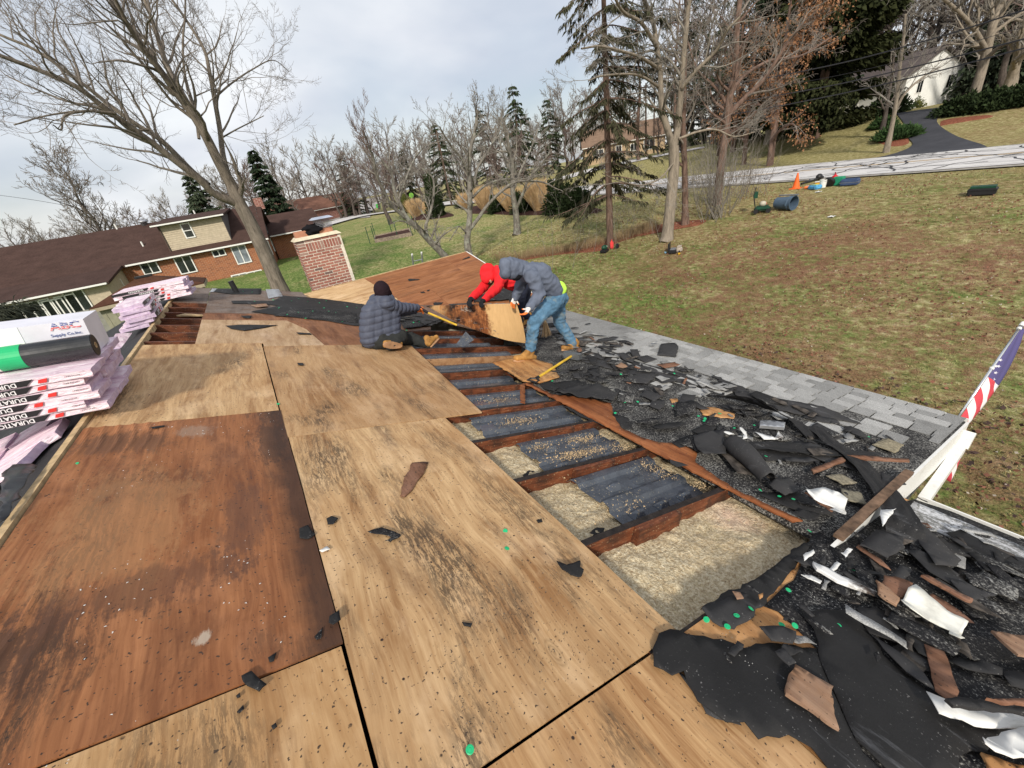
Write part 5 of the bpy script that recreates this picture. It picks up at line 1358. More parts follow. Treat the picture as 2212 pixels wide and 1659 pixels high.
tree_from('crabapple_tree', 'short grey tree on the lawn in front of the pampas grass', (1875, 680), 30, [
 ([(1875, 690), (1870, 560), (1860, 450), (1840, 330), (1840, 200), (1830, 60), (1800, -80), (1760, -260)], .27, .08, 0, .35, 16),
 ([(1870, 440), (1920, 330), (1960, 220), (2060, 100), (2150, -20)], .12, .04, -2, .2, 9),
 ([(1840, 180), (1780, 60), (1740, -60), (1700, -200)], .10, .04, 2, .2, 8),
 ([(1845, 300), (1900, 150), (1980, -20), (2040, -180)], .10, .04, 1, .2, 9),
 ], 9, BK_LICH, BK_PTWIG, L=2.8, maxlev=4, dens=.72, conv=G_, up=.2, wander=.2, rmin=.008)
tree_from('dark_tree', 'dark straight tree close behind the pale forked trunk', (748, 975), 24, [
 ([(748, 975), (748, 840), (745, 700), (740, 560), (742, 420), (745, 280), (750, 120), (755, -50)], .16, .08, 0, .3, 16),
 ], 12, BK_CON, BK_TWIG, L=2.9, maxlev=4, dens=.72, conv=B_, up=.05, wander=.22, rmin=.007, spread=1.0)
tree_from('dark_tree', 'dark leaning tree rising from the thicket beside the road', (880, 930), 27, [
 ([(880, 930), (890, 820), (905, 700), (925, 560), (940, 420), (965, 300), (970, 150), (985, 0), (990, -80)], .24, .10, 0, .3, 16),
 ([(930, 500), (1010, 420), (1090, 340), (1180, 200), (1260, 100)], .15, .05, -2, .2, 10),
 ([(935, 460), (880, 380), (800, 300), (760, 180)], .10, .04, 2, .2, 8),
 ([(940, 420), (1000, 330), (1120, 260), (1250, 240), (1380, 160)], .10, .04, 1, .2, 9),
 ], 13, BK_CON, BK_TWIG, L=3.6, maxlev=4, dens=.8, conv=B_, up=.1, wander=.2, rmin=.009)
tree_from('driveway_tree', 'large bare tree leaning beside the dark hedge at the right edge, across the road', (1975, 500), 55, [
 ([(1975, 500), (2000, 400), (2030, 300), (2055, 200), (2080, 100), (2120, 0), (2150, -90)], .38, .2, 0, .35, 16),
 ([(2050, 220), (2000, 130), (1940, 60), (1870, 0), (1800, -60)], .17, .07, 2, .2, 10),
 ([(2070, 150), (2150, 90), (2230, 40), (2320, 0)], .14, .06, -2, .2, 8),
 ], 14, BK_PALE, BK_PTWIG, L=6.5, maxlev=3, dens=1.05, conv=B_, up=.15, wander=.18, rmin=.012)
tree_from('driveway_tree', 'pale trunk at the far right beyond the hedge', (2160, 330), 66, [
 ([(2160, 340), (2180, 260), (2205, 180), (2230, 80)], .42, .25, 0, .3, 10),
 ], 15, BK_PALE, BK_PTWIG, L=6.5, maxlev=3, dens=1., conv=B_, up=.15, rmin=.016)
tree_from('sapling', 'young bare tree growing out of the green shrub beside the black driveway', (1632, 585), 44, [
 ([(1632, 590), (1650, 500), (1665, 400), (1675, 300), (1690, 180), (1700, 60)], .16, .06, 0, .25, 15),
 ([(1655, 480), (1700, 400), (1780, 330), (1850, 290)], .10, .04, -1, .2, 7),
 ], 16, BK_PALE, BK_PTWIG, L=3.6, maxlev=3, dens=1., conv=B_, up=.2, rmin=.012)
tree_from('sapling', 'thin dark young tree just behind the driveway shrub', (1612, 500), 50, [
 ([(1612, 505), (1625, 420), (1640, 340), (1650, 240)], .16, .07, 0, .3, 8),
 ], 17, BK_DARK, BK_TWIG, L=3.0, maxlev=2, conv=B_, up=.2, rmin=.012)
# wooded edge beyond the road: near enough to be told apart
def wild(name, label, px, py, d, H, seed, mat, tmat, r=None, maxlev=3, k=13, group=None, dens=1., L=None, up=.3, lean=(0, 0), start=.22, spread=.75, rmin=.012, scale=1.):
 p = bearing(px, py, d); t = Tree(seed, up=up, dens=dens, rmin=rmin, spread=spread)
 r = r or H * .017; n = 12; P = np.array([[p.x + lean[0] * (i / n) ** 1.3 * H + .15 * math.sin(i * 1.3 + seed), p.y + lean[1] * i / n * H + .15 * math.cos(i * 1.7 + seed), p.z - .2 + H * .8 * i / n] for i in range(n + 1)])
 R = r * (1 - .8 * np.linspace(0, 1, n + 1)); flare(P, R); t.T.add(P, R, 9)
 t.sprout(P, R, (L or H * .44), 0, maxlev, start, k)
 return t.objects(name, p, label, 'tree', mat, tmat, group)
W1 = wild('bare_tree', 'broad bare tree alone at the far left beyond the neighbour roof', 215, 500, 70, 15, 31, BK_DARK, BK_TWIG, maxlev=4, k=24, up=.4, dens=.95, rmin=.024, start=.10, L=7.5)
def clone(root, px, py, d, s, rz, label, group=None):
 c = copy_tree(root); p = bearing(px, py, d)
 c.location = p; c.scale = (s, s, s); c.rotation_euler = (0, 0, rz)
 if label: c['label'] = label
 if group: c['group'] = group
 return c
T0 = wild('bare_tree', 'first bare tree of the far woods, above the chimney', 620, 470, 110, 15, 41, BK_DARK, BK_TWIG, maxlev=3, k=15, group='bare trees along the far skyline', rmin=.035, dens=1.15)
T1 = wild('bare_tree', 'reddish bare tree of the far woods left of the dark spruce', 560, 470, 120, 14, 42, BK_DARK, BK_RED, maxlev=3, k=15, group='bare trees along the far skyline', rmin=.035, dens=1.15)
T2 = wild('bare_tree', 'pale bare tree of the far woods behind the maple trunk', 500, 480, 125, 16, 43, BK_DARK, BK_PTWIG, maxlev=3, k=15, group='bare trees along the far skyline', rmin=.035, dens=1.15)
rt = random.Random(9)
OR = 'first second third fourth fifth sixth seventh eighth ninth tenth eleventh twelfth thirteenth fourteenth fifteenth sixteenth seventeenth eighteenth'.split()
def zone(rows, what):
 """labels: place among landmarks, counted from the left"""
 cnt = {}
 for px, d, s in rows:
  z = next(t for lim, t in ((-61, 'past the left end of the neighbour roof'), (150, 'above the left end of the neighbour roof'), (420, 'above the neighbour roof left of the dormer'), (700, 'between neighbour dormer and chimney'), (850, 'just right of the chimney'), (1000, 'left of the slender lichen tree'), (1300, 'left of the tall thin spruce'), (1650, 'behind the forked pale tree'), (1900, 'above the orange leaves'), (9999, 'behind the white house')) if px < lim)
  k = cnt.get((what, z), 0); cnt[(what, z)] = k + 1
  yield px, d, s, f'{OR[k % 18]} {what} {z}'
rows = [(-600 + i * 34, rt.uniform(95, 130), rt.uniform(.8, 1.1)) for i in range(16)] + [(-60 + i * 17.5 + rt.uniform(-6, 6), rt.uniform(95, 150), rt.uniform(.75, 1.05) * (1.15 if 460 < -60 + i * 17.5 < 720 else .72)) for i in range(45)]
G1 = 'bare trees along the far skyline'
for i, (px, d, s, lab) in enumerate(zone(rows, 'far skyline tree')): clone([T0, T1, T2][i % 3], px, 500, d, s, rt.uniform(0, 6.3), lab)
rows = [(690 + i * 15 + rt.uniform(-8, 8), rt.uniform(94, 125), rt.uniform(.85, 1.3)) for i in range(46)]
for i, (px, d, s, lab) in enumerate(zone(rows, 'bare wood tree')): clone([T0, T1, T2][i % 3], px, 380, d, s, rt.uniform(0, 6.3), lab)
rows = [(1480 + i * 23 + rt.uniform(-7, 7), rt.uniform(68, 100), rt.uniform(1.1, 1.65)) for i in range(34)]
for i, (px, d, s, lab) in enumerate(zone(rows, 'tall bare hill tree')): clone([T0, T2, T1][i % 3], px, 230, d, s, rt.uniform(0, 6.3), lab)
# reddish and grey small trees in the middle distance
R0 = wild('bare_tree', 'reddish twiggy bare tree by the side lane', 1380, 560, 60, 9, 51, BK_DARK, BK_RED, maxlev=3, k=18, rmin=.02, dens=1.2, start=.1, group='reddish bare trees across the street')
R0.location = bearing(800, 430, 100)
for i, (px, d, s) in enumerate(((760, 104, 1.3), (850, 100, 1.25), (880, 112, 1.4), (925, 98, 1.2), (1010, 108, 1.15), (1080, 90, 1.0), (1130, 88, 1.1), (1180, 84, .9), (1240, 80, .9), (1330, 74, .7), (1420, 70, .8), (1540, 66, 1.0), (1600, 62, .9))):
 clone(R0, px, 430, d, s, i * 1.7, f'{OR[i]} from left of the reddish bare trees across the street')
wild('bare_tree', 'tall bare tree with red brown twigs behind the small ornamental trees', 830, 440, 58, 14, 52, BK_DARK, BK_RED, maxlev=3, k=18, rmin=.02, dens=1.2, up=.8, spread=.5)
# conifers ---------------------------------------------------------
def needle_mat(name, c1, c2):
 m = Mt(name, .9, .15); v = m.co(); return m.col(m.ramp(m.noise(v, 1.3, 5, .75), [(.3, c1), (.7, c2)]))
ND_DARK = needle_mat('dark_needles', (.010, .020, .012), (.040, .058, .030)); ND_GREY = needle_mat('grey_green_needles', (.022, .036, .022), (.075, .092, .055))
ND_OLIVE = needle_mat('olive_needles', (.035, .045, .018), (.11, .11, .04)); ND_OLIVE2 = needle_mat('mid_green_needles', (.016, .026, .014), (.055, .072, .034)); ND_BR = needle_mat('browned_needles', (.06, .045, .025), (.16, .11, .06))
def quads(P, D, ln, wd, rs_, droop=.3):
 """leaf clumps: one narrow kite per point"""
 n = len(P); D = D / (np.linalg.norm(D, axis=1, keepdims=True) + 1e-9)
 a = rs_.normal(0, 1, (n, 3)); a -= D * np.sum(a * D, 1)[:, None]; a /= np.linalg.norm(a, axis=1, keepdims=True) + 1e-9
 l = ln * rs_.uniform(.6, 1.4, n)[:, None]; w = wd * rs_.uniform(.6, 1.4, n)[:, None]
 V = np.stack([P, P + D * l * .5 + a * w, P + D * l + np.array([0, 0, -droop]) * l, P + D * l * .5 - a * w], 1).reshape(-1, 3)
 F = np.arange(n * 4).reshape(n, 4); return V, F
def conifer(name, label, loc, H, R, seed, mat, per=26, whorls=None, droop=.35, gaps=0., clump=(.34, .07), lean=(0, 0), bark_=None, low=.06, top_sharp=1.0, group=None, cat='conifer', dead=0.):
 rs_ = np.random.RandomState(seed); T = Tubes(); B = Tubes(); n = 10; loc = Vector(loc)
 ax = lambda t: np.array([loc.x + lean[0] * t * H, loc.y + lean[1] * t * H, loc.z - .2 + t * (H + .2)])
 P = np.array([ax(i / n) for i in range(n + 1)]); Rr = H * .010 * (1 - .92 * np.linspace(0, 1, n + 1)) + .01; T.add(P, Rr, 9)
 wh = whorls or int(H * 2.6); PP, DD = [], []
 for i in range(wh):
  t = low + (1 - low) * (i + rs_.rand() * .6) / wh; rad = R * (1 - t) ** (.8 * top_sharp) * rs_.uniform(.75, 1.1) + .12
  nb_ = rs_.randint(4, 8)
  for b in range(nb_):
   if rs_.rand() < gaps: continue
   az = rs_.rand() * 6.283; L = rad * rs_.uniform(.65, 1.15); p = ax(t); d = np.array([math.cos(az), math.sin(az), .12 - droop * .4]); pts = [p]
   k = 6
   for q in range(k): d = d + np.array([0, 0, -droop * .14 + (.10 if q > 3 else 0)]); d += rs_.normal(0, .05, 3); d /= np.linalg.norm(d); p = p + d * L / k; pts.append(p)
   pts = np.array(pts); B.add(pts, np.linspace(.018 + .008 * L, .005, k + 1), 3)
   if t < dead: continue
   m_ = int(per * L) + 4; tt = rs_.rand(m_) ** .75; j = np.minimum((tt * k).astype(int), k - 1); f = (tt * k - j)[:, None]
   base = pts[j] * (1 - f) + pts[j + 1] * f; dd = pts[j + 1] - pts[j]; dd /= np.linalg.norm(dd, axis=1, keepdims=True)
   side = np.cross(dd, np.array([0, 0, 1.])); side *= rs_.choice([-1, 1], m_)[:, None]
   DDk = dd * .55 + side * rs_.uniform(.2, 1, m_)[:, None] + np.array([0, 0, -1.]) * (droop * rs_.uniform(.2, 1.4, m_))[:, None]
   base = base + rs_.normal(0, .03, (m_, 3)); PP.append(base); DD.append(DDk)
 V, F = quads(np.concatenate(PP), np.concatenate(DD), clump[0], clump[1], rs_, droop * .5)
 root = empty(name, loc, label, cat, group)
 put_under(link('trunk', T.mesh('trunk', bark_ or BK_CON)), root); put_under(link('branches', B.mesh('branches', bark_ or BK_CON, False)), root)
 put_under(link('needles', np_mesh('needles', V, F, mat)), root); return root
# tall thin spruce with hanging twigs, in front of the road
p = gnd(1318, 527); p = bearing(1318, 527, 22.5)
conifer('spruce_tree', 'tall thin spruce with drooping sparse boughs, left of the forked tree', p, 17.5, 4.0, 61, needle_mat('sparse_needles', (.025, .030, .018), (.085, .080, .045)), per=36, whorls=30, droop=.55, gaps=.08, clump=(.24, .03), lean=(-.035, -.05), low=.14, top_sharp=.7)
conifer('spruce_tree', 'dense dark spruce behind the neighbour house, right of the maple trunk', bearing(600, 470, 66), 11.5, 3.3, 62, ND_DARK, per=24, whorls=34, droop=.35, clump=(.5, .13), low=.02)
conifer('spruce_tree', 'grey green conifer behind the neighbour dormer, left of the maple trunk', bearing(447, 470, 62), 9.5, 3.2, 63, ND_GREY, per=22, whorls=30, droop=.3, clump=(.5, .12), low=.02)
CF = conifer('spruce_tree', 'narrow dark spruce beside the road left of centre', bearing(965, 400, 98), 14.5, 5.0, 64, ND_OLIVE2, per=15, whorls=26, droop=.45, gaps=.22, clump=(.5, .10), low=.02, top_sharp=.8)
for i, (px, d, s, lab) in enumerate(((880, 100, .8, 'hazy narrow spruce left of the pole by the road'), (1060, 96, 1.05, 'tall dark spruce just left of the tall thin one'), (1130, 88, 1.15, 'broad dark spruce behind the short grey tree'), (1195, 98, 1.0, 'dark spruce peeking behind the thin spruce trunk'),
                         (745, 100, .85, 'small spruce above the far brick house'), (1540, 80, 1.1, 'dark spruce right of the pale forked trunk'), (1480, 90, 1.2, 'tall dark spruce between the two pale stems'))):
 clone(CF, px, 380, d + 6, s, i * 1.1, lab)
# open pines right of centre
def pine(name, label, loc, H, R, seed, mat, per=60, group=None, n_b=26, low=.3, clump=(.34, .035)):
 rs_ = np.random.RandomState(seed); t = Tree(seed, up=.1, wander=.2, rmin=.02, spread=.9, dens=.8); loc = Vector(loc); n = 9
 P = np.array([[loc.x + .2 * math.sin(i), loc.y, loc.z - .2 + (H + .2) * i / n] for i in range(n + 1)]); Rr = H * .016 * (1 - .85 * np.linspace(0, 1, n + 1)); t.T.add(P, Rr, 9)
 for i in range(n_b):
  tt = low + (1 - low) * i / n_b; az = rs_.rand() * 6.283; L = R * (1 - .6 * tt) * rs_.uniform(.6, 1.1)
  p = P[0] * (1 - tt) + P[-1] * tt; t.grow(p, np.array([math.cos(az), math.sin(az), .2]), L, .07, 1, 3)
 tips = np.array([a for a, b in t.tips]); dirs = np.array([b for a, b in t.tips])
 k = max(1, int(per * 8 / 10)); base = np.repeat(tips, k, 0) + rs_.normal(0, .12, (len(tips) * k, 3)); D = np.repeat(dirs, k, 0) + rs_.normal(0, .7, (len(tips) * k, 3))
 V, F = quads(base, D, clump[0], clump[1], rs_, .1); root = t.objects(name, loc, label, 'tree', BK_CON, BK_CON, group)
 put_under(link('needles', np_mesh('needles', V, F, mat)), root); return root
PN = pine('pine_tree', 'open dark pine behind the two pale stems', bearing(1455, 340, 62), 17, 5, 71, ND_DARK, per=14)
clone(PN, 1380, 350, 70, 1.0, 2.2, 'open dark pine above the tan house'); clone(PN, 1585, 300, 58, 1.05, 4.0, 'open dark pine left of the orange leaved tree')
def dense(name, label, loc, H, R, seed, mat, n=26000, clump=(.5, .13), low=.05):
 """broad evergreen: clumps scattered through bough lobes"""
 rs_ = np.random.RandomState(seed); loc = Vector(loc); T = Tubes(); P = np.array([[loc.x, loc.y, loc.z - .2 + H * i / 8] for i in range(9)]); T.add(P, H * .02 * (1 - .9 * np.linspace(0, 1, 9)), 8)
 m = 90; h = low + (1 - low) * rs_.rand(m) ** .9; az = rs_.rand(m) * 6.283; rad = R * np.clip(1.1 - h, .08, 1) ** .75 * rs_.uniform(.55, 1.05, m)
 c = np.stack([loc.x + rad * np.cos(az), loc.y + rad * np.sin(az), loc.z + h * H], 1); s = (.5 + 1.0 * (1 - h)) * rs_.uniform(.7, 1.3, m) * R / 5
 i = rs_.randint(0, m, n); off = rs_.normal(0, 1, (n, 3)); off /= np.linalg.norm(off, axis=1, keepdims=True); off *= (rs_.rand(n) ** .4)[:, None] * np.array([1.1, 1.1, .45]) * s[i][:, None] * 1.5
 D = (c[i] - np.array([loc.x, loc.y, 0])) * np.array([1, 1, 0]) + rs_.normal(0, .8, (n, 3)) + np.array([0, 0, -.6]); V, F = quads(c[i] + off, D, clump[0], clump[1], rs_, .3)
 root = empty(name, loc, label, 'tree'); put_under(link('trunk', T.mesh('trunk', BK_CON)), root); put_under(link('foliage', np_mesh('foliage', V, F, mat)), root); return root
dense('evergreen_tree', 'huge dark evergreen left of the white house', bearing(1765, 260, 55), 22, 5.0, 81, needle_mat('deep_green', (.012, .018, .007), (.050, .055, .020)), n=60000)
dense('evergreen_tree', 'second dark evergreen behind the orange leaved tree', bearing(1690, 260, 64), 18, 5.5, 82, ND_DARK, n=34000)
dense('evergreen_tree', 'dark evergreen right of the white house behind the big bare tree', bearing(2170, 150, 74), 9, 4.5, 83, ND_GREY, n=20000)
dense('evergreen_tree', 'grey green pine bough mass at the left edge beside the neighbour patio', bearing(-30, 700, 15.5), 4.2, 2.6, 84, needle_mat('near_needles', (.020, .026, .020), (.065, .07, .05)), n=26000, clump=(.22, .016))
# oak holding its orange leaves
LEAF_O = needle_mat('orange_leaves', (.16, .075, .038), (.36, .19, .10))
def leafy(name, label, px, py, d, H, seed, mat, k=16, per=9, sz=(.14, .055), L=None, start=.15):
 p = bearing(px, py, d); t = Tree(seed, up=.1, dens=1.1, rmin=.014, spread=.9); rs_ = np.random.RandomState(seed)
 P = np.array([[p.x, p.y, p.z - .2 + H * .85 * i / 10] for i in range(11)]); R = H * .019 * (1 - .8 * np.linspace(0, 1, 11)); t.T.add(P, R, 9); t.sprout(P, R, L or H * .4, 0, 3, start, k)
 tips = np.array([a for a, b in t.tips]); dirs = np.array([b for a, b in t.tips]); base = np.repeat(tips, per, 0) + rs_.normal(0, .22, (len(tips) * per, 3)); D = np.repeat(dirs, per, 0) + rs_.normal(0, .8, (len(tips) * per, 3))
 V, F = quads(base, D, sz[0], sz[1], rs_, .4); root = t.objects(name, p, label, 'tree', BK_CON, BK_TWIG); put_under(link('leaves', np_mesh('leaves', V, F, mat)), root); return root
leafy('oak_tree', 'oak still holding its orange brown leaves, just across the road', 1670, 300, 46, 15, 91, LEAF_O, k=18, per=10, sz=(.17, .06))
leafy('beech_tree', 'low beech with sparse orange leaves beside the large oak', 1610, 320, 50, 12, 92, LEAF_O, k=14, per=6, sz=(.16, .06))
tree_from('bare_tree', 'tall straight grey trunk among the orange leaves', (1125, 545), 58, [([(1125, 550), (1135, 400), (1150, 250), (1165, 100), (1180, -60)], .48, .3, 0, .3, 12)], 18, BK_PALE, BK_TWIG, L=5, maxlev=2, conv=B_, rmin=.02)
# shrubs, hedges and grasses ----------------------------------------
def blob_foliage(name, label, blobs, mat, n, clump, seed, cat='shrub', group=None, upd=.4, kind=None):
 """blobs: (x, y, z, rx, ry, rz)"""
 rs_ = np.random.RandomState(seed); B = np.array(blobs, float); w = B[:, 3] * B[:, 4]; i = rs_.choice(len(B), n, p=w / w.sum())
 o = rs_.normal(0, 1, (n, 3)); o /= np.linalg.norm(o, axis=1, keepdims=True); o[:, 2] = np.abs(o[:, 2]); o *= (rs_.rand(n) ** .35)[:, None]
 o *= 1 + .25 * np.sin(o[:, :1] * 9 + i[:, None]) * np.cos(o[:, 1:2] * 7)
 P = B[i, :3] + o * B[i, 3:6]; D = o + rs_.normal(0, .5, (n, 3)) + np.array([0, 0, upd]); V, F = quads(P, D, clump[0], clump[1], rs_, .1)
 loc = Vector(B[:, :3].mean(0)); me = np_mesh(name, V - np.array(list(loc)), F, mat); return tag(link(name, me, None, loc), label, cat, group, kind)
def gp(px, py): p = gnd(px, py); return p
HG = needle_mat('hedge_green', (.010, .018, .008), (.040, .060, .022)); YG = needle_mat('yellow_green', (.05, .065, .015), (.16, .17, .05)); JN = needle_mat('juniper_green', (.018, .04, .014), (.065, .12, .04))
a, b = gp(*z5(1400, 870)), gp(*z5(2300, 740)); pts = [a.lerp(b, t) for t in np.linspace(0, 1, 9)]
blob_foliage('hedge', 'long dark low hedge behind the leaning bare tree at the right', [(p.x + 1, p.y, zg(p.x, p.y), 1.6, 1.5, .95 + .25 * math.sin(i * 2)) for i, p in enumerate(pts)], HG, 34000, (.3, .07), 1, 'hedge')
a, b = gp(*z5(880, 800)), gp(*z5(1400, 640)); pts = [a.lerp(b, t) for t in np.linspace(0, 1, 6)]
blob_foliage('hedge', 'yellow green clipped bushes along the white house foundation', [(p.x, p.y, zg(p.x, p.y), 1.2, 1.1, 1.0 + .35 * math.sin(i * 2)) for i, p in enumerate(pts)], YG, 14000, (.2, .05), 2, 'hedge')
p = gp(*z5(690, 1150)); blob_foliage('juniper_shrub', 'spreading bright green juniper at the foot of the young tree by the driveway', [(p.x, p.y, p.z, 1.1, 1.1, .8), (p.x + .3, p.y - .7, p.z, .9, .9, .7)], JN, 6000, (.3, .05), 3, upd=.9)
p = gp(*z5(580, 1010)); blob_foliage('juniper_shrub', 'smaller green juniper just uphill of the bright green one', [(p.x, p.y, p.z, .8, .8, .7)], JN, 3000, (.3, .05), 4, upd=.9)
a, b = gp(*z5(180, 860)), gp(*z5(640, 860)); pts = [a.lerp(b, t) for t in np.linspace(0, 1, 5)]
blob_foliage('evergreen_shrub', 'dark foundation shrubs under the huge evergreen left of the white house', [(p.x, p.y, zg(p.x, p.y), 1.7, 1.5, 1.7) for p in pts], HG, 16000, (.3, .07), 5)
# pampas grasses and arborvitae in the mulch bed
STRAW = needle_mat('straw_grass', (.34, .21, .10), (.70, .52, .31))
def grass_clump(px, py, h, label, seed, s=1.0, mat=None, n=2600, cat='grass clump', group=None):
 p = gp(px, py); rs_ = np.random.RandomState(seed); a = rs_.rand(n) * 6.283; r = rs_.rand(n) ** .6 * .33 * s
 P = np.stack([p.x + r * np.cos(a), p.y + r * np.sin(a), np.full(n, p.z)], 1); D = np.stack([np.cos(a) * r * .75, np.sin(a) * r * .75, np.ones(n)], 1) + rs_.normal(0, .12, (n, 3)); V, F = quads(P, D, h, .016, rs_, .08)
 me = np_mesh('pampas_grass', V - np.array(list(p)), F, mat or STRAW); return tag(link('pampas_grass', me, None, p), label, cat, group)
grass_clump(1050, 455, 2.1, 'straw coloured tall grass clump, left one of the row in the mulch bed', 1, 1.35, n=4600)
grass_clump(1105, 458, 1.9, 'straw coloured tall grass clump in the middle of the mulch bed', 2, 1.2, n=4200)
grass_clump(1165, 457, 2.1, 'straw coloured tall grass clump, right one of the mulch bed', 3, 1.25, n=4600)
grass_clump(1005, 452, 1.6, 'small straw grass at the left tip of the mulch bed', 6, 1.0, n=2000)
grass_clump(900, 470, 1.9, 'straw coloured tall grass clump left of the road pole', 4, 1.3, n=4600)
grass_clump(935, 468, 1.6, 'shorter straw grass clump beside the arborvitae by the road', 5, 1.4, n=3600)
for i, (px, py, hh, lab) in enumerate(((1080, 458, 1.5, 'dark green shrub between the first two straw grasses'), (1135, 458, 1.6, 'dark green shrub between the last two straw grasses'), (1210, 460, 2.4, 'dark green shrub at the right end of the mulch bed'), (1245, 462, 1.9, 'low green shrub at the foot of the thin spruce'), (1003, 448, 1.3, 'small dark shrub at the left end of the mulch bed'))):
 p = gp(px, py); blob_foliage('evergreen_shrub', lab, [(p.x, p.y, p.z, .9 + hh * .15, .9, hh)], HG, 4500, (.24, .05), 20 + i)
p = gp(945, 470); blob_foliage('arborvitae', 'upright dark arborvitae beside the road pole', [(p.x, p.y, p.z, .9, .9, 4.2)], HG, 9000, (.3, .06), 30, upd=1.2)
p = gp(880, 460); blob_foliage('arborvitae', 'yellow green upright shrub left of the tall grass by the road', [(p.x, p.y, p.z, 1.0, 1.0, 2.4)], YG, 5000, (.3, .05), 31, upd=1.)
# thicket of stems beside the road and dry weeds on the litter strip
def stems(name, label, px, py, n, h, seed, mat, spread=.5, r=.012, group=None, fan=.35, cat='shrub'):
 p = gp(px, py); t = Tree(seed, up=.5, wander=.10, rmin=.006, dens=.8)
 for i in range(n):
  a = t.r.rand() * 6.283; q = np.array([p.x + t.r.normal(0, spread), p.y + t.r.normal(0, spread), 0.]); q[2] = zg(q[0], q[1]) - .05
  t.grow(q, np.array([math.cos(a) * fan, math.sin(a) * fan, 1.]), h * t.r.uniform(.6, 1.1), r, 2, 3)
 root = tag(link(name, t.B.mesh(name, mat, False)), label, cat, group); return root
stems('thicket', 'fan of bare stems beside the dark tree by the road', 1545, 470, 46, 3.4, 101, BK_PTWIG, .35, .02, fan=.55)
stems('thicket', 'bare bush between forked tree and road', 1510, 440, 40, 2.6, 102, BK_PTWIG, .9, .014)
stems('thicket', 'bare bush behind the cone side thicket', 1590, 425, 40, 2.4, 103, BK_TWIG, .9, .014)
WEED = needle_mat('dry_weeds', (.16, .11, .06), (.38, .28, .17))
for i, (px, py) in enumerate(((1085, 560), (1120, 562), (1150, 556), (1180, 552), (1205, 548), (1235, 542), (1262, 538), (1290, 530), (1340, 520), (1360, 512), (1385, 505), (1400, 498))):
 p = gp(px, py); rs_ = np.random.RandomState(i); n = 260; P = np.stack([p.x + rs_.normal(0, .30, n), p.y + rs_.normal(0, .30, n), np.full(n, p.z)], 1); V, F = quads(P, np.stack([rs_.normal(0, .3, n), rs_.normal(0, .3, n), np.ones(n)], 1), .55, .006, rs_, .1)
 tag(link('dry_weeds', np_mesh('dry_weeds', V - np.array(list(p)), F, WEED), None, p), 'tuft of dry straw weeds on the leaf strip behind the workers', 'weeds', 'dry weed tufts along the leaf strip')
stems('thicket', 'thin pale saplings in the weeds left of the spruce', 1190, 560, 12, 2.6, 104, BK_PTWIG, 1.6, .012)
stems('thicket', 'thin pale stems in the weeds between spruce and forked tree', 1370, 520, 18, 2.2, 105, BK_PTWIG, 1.0, .010)
# lawn: grass blades and fallen leaves as loose ground cover
rs_ = np.random.RandomState(77)
def scatter(n, x0, x1, y0, y1, fn=None):
 """denser close to the house"""
 u = rs_.rand(n); x = x0 + (x1 - x0) * u ** 1.7; y = y0 + (y1 - y0) * rs_.rand(n)
 return x, y
ZGC = {}
gx = np.arange(4, 34, .5); gy = np.arange(-12, 44, .5); GZ = np.array([[zg(a, b) for b in gy] for a in gx])
def zgn(x, y):
 i = np.clip((x - 4) / .5, 0, len(gx) - 1.001); j = np.clip((y + 12) / .5, 0, len(gy) - 1.001); a = i.astype(int); b = j.astype(int); f = i - a; g = j - b
 return GZ[a, b] * (1-f) * (1-g) + GZ[a+1, b] * f * (1-g) + GZ[a, b+1] * (1-f) * g + GZ[a+1, b+1] * f * g
x, y = scatter(150000, 6.6, 29.5, -9, 26); z = zgn(x, y)
V, F = quads(np.stack([x, y, z - .01], 1), np.stack([rs_.normal(0, .6, len(x)), rs_.normal(0, .6, len(x)), np.ones(len(x))], 1), .075, .007, rs_, .25)
m = Mt('grass_blades', .9, .1); v = m.co(); c, _ = grass_colour(m, v); h = m.n('ShaderNodeHueSaturation'); m.l(c, h.inputs['Color']); h.inputs['Value'].default_value = 1.15
tag(link('grass', np_mesh('grass', V, F, m.col(h.outputs[0]))), 'short green and straw coloured winter grass on the front lawn', 'grass', kind='stuff')
def leaves(n, x0, x1, y0, y1, sz, mat, label, nm='fallen_leaves'):
 x, y = scatter(n * 3, x0, x1, y0, y1)
 keep = np.array([noise.noise(Vector((a * .35, b * .35, 9))) + .5 * noise.noise(Vector((a * 1.3, b * 1.3, 4))) for a, b in zip(x, y)]) > rs_.uniform(-.45, .45, len(x)); x, y = x[keep][:n], y[keep][:n]; z = zgn(x, y) + rs_.uniform(.02, .06, len(x))
 d = np.stack([rs_.normal(0, 1, len(x)), rs_.normal(0, 1, len(x)), rs_.normal(0, .25, len(x))], 1); V, F = quads(np.stack([x, y, z], 1), d, sz, sz * .42, rs_, .0); V += 0
 tag(link(nm, np_mesh(nm, V, F, mat)), label, 'leaves', kind='stuff')
leaves(17000, 6.5, 29, -9, 24, .065, needle_mat('brown_leaves', (.10, .040, .030), (.27, .13, .085)), 'dark reddish brown leaves fallen on the lawn')
leaves(4200, 6.5, 28, -9, 26, .04, needle_mat('pale_leaves', (.26, .21, .16), (.50, .46, .40)), 'pale curled leaves lying bottom up on the lawn')
leaves(1500, 6.5, 12, -9, 6, .08, needle_mat('wet_leaves', (.03, .022, .022), (.10, .06, .05)), 'dark wet leaves on the lawn near the porch')
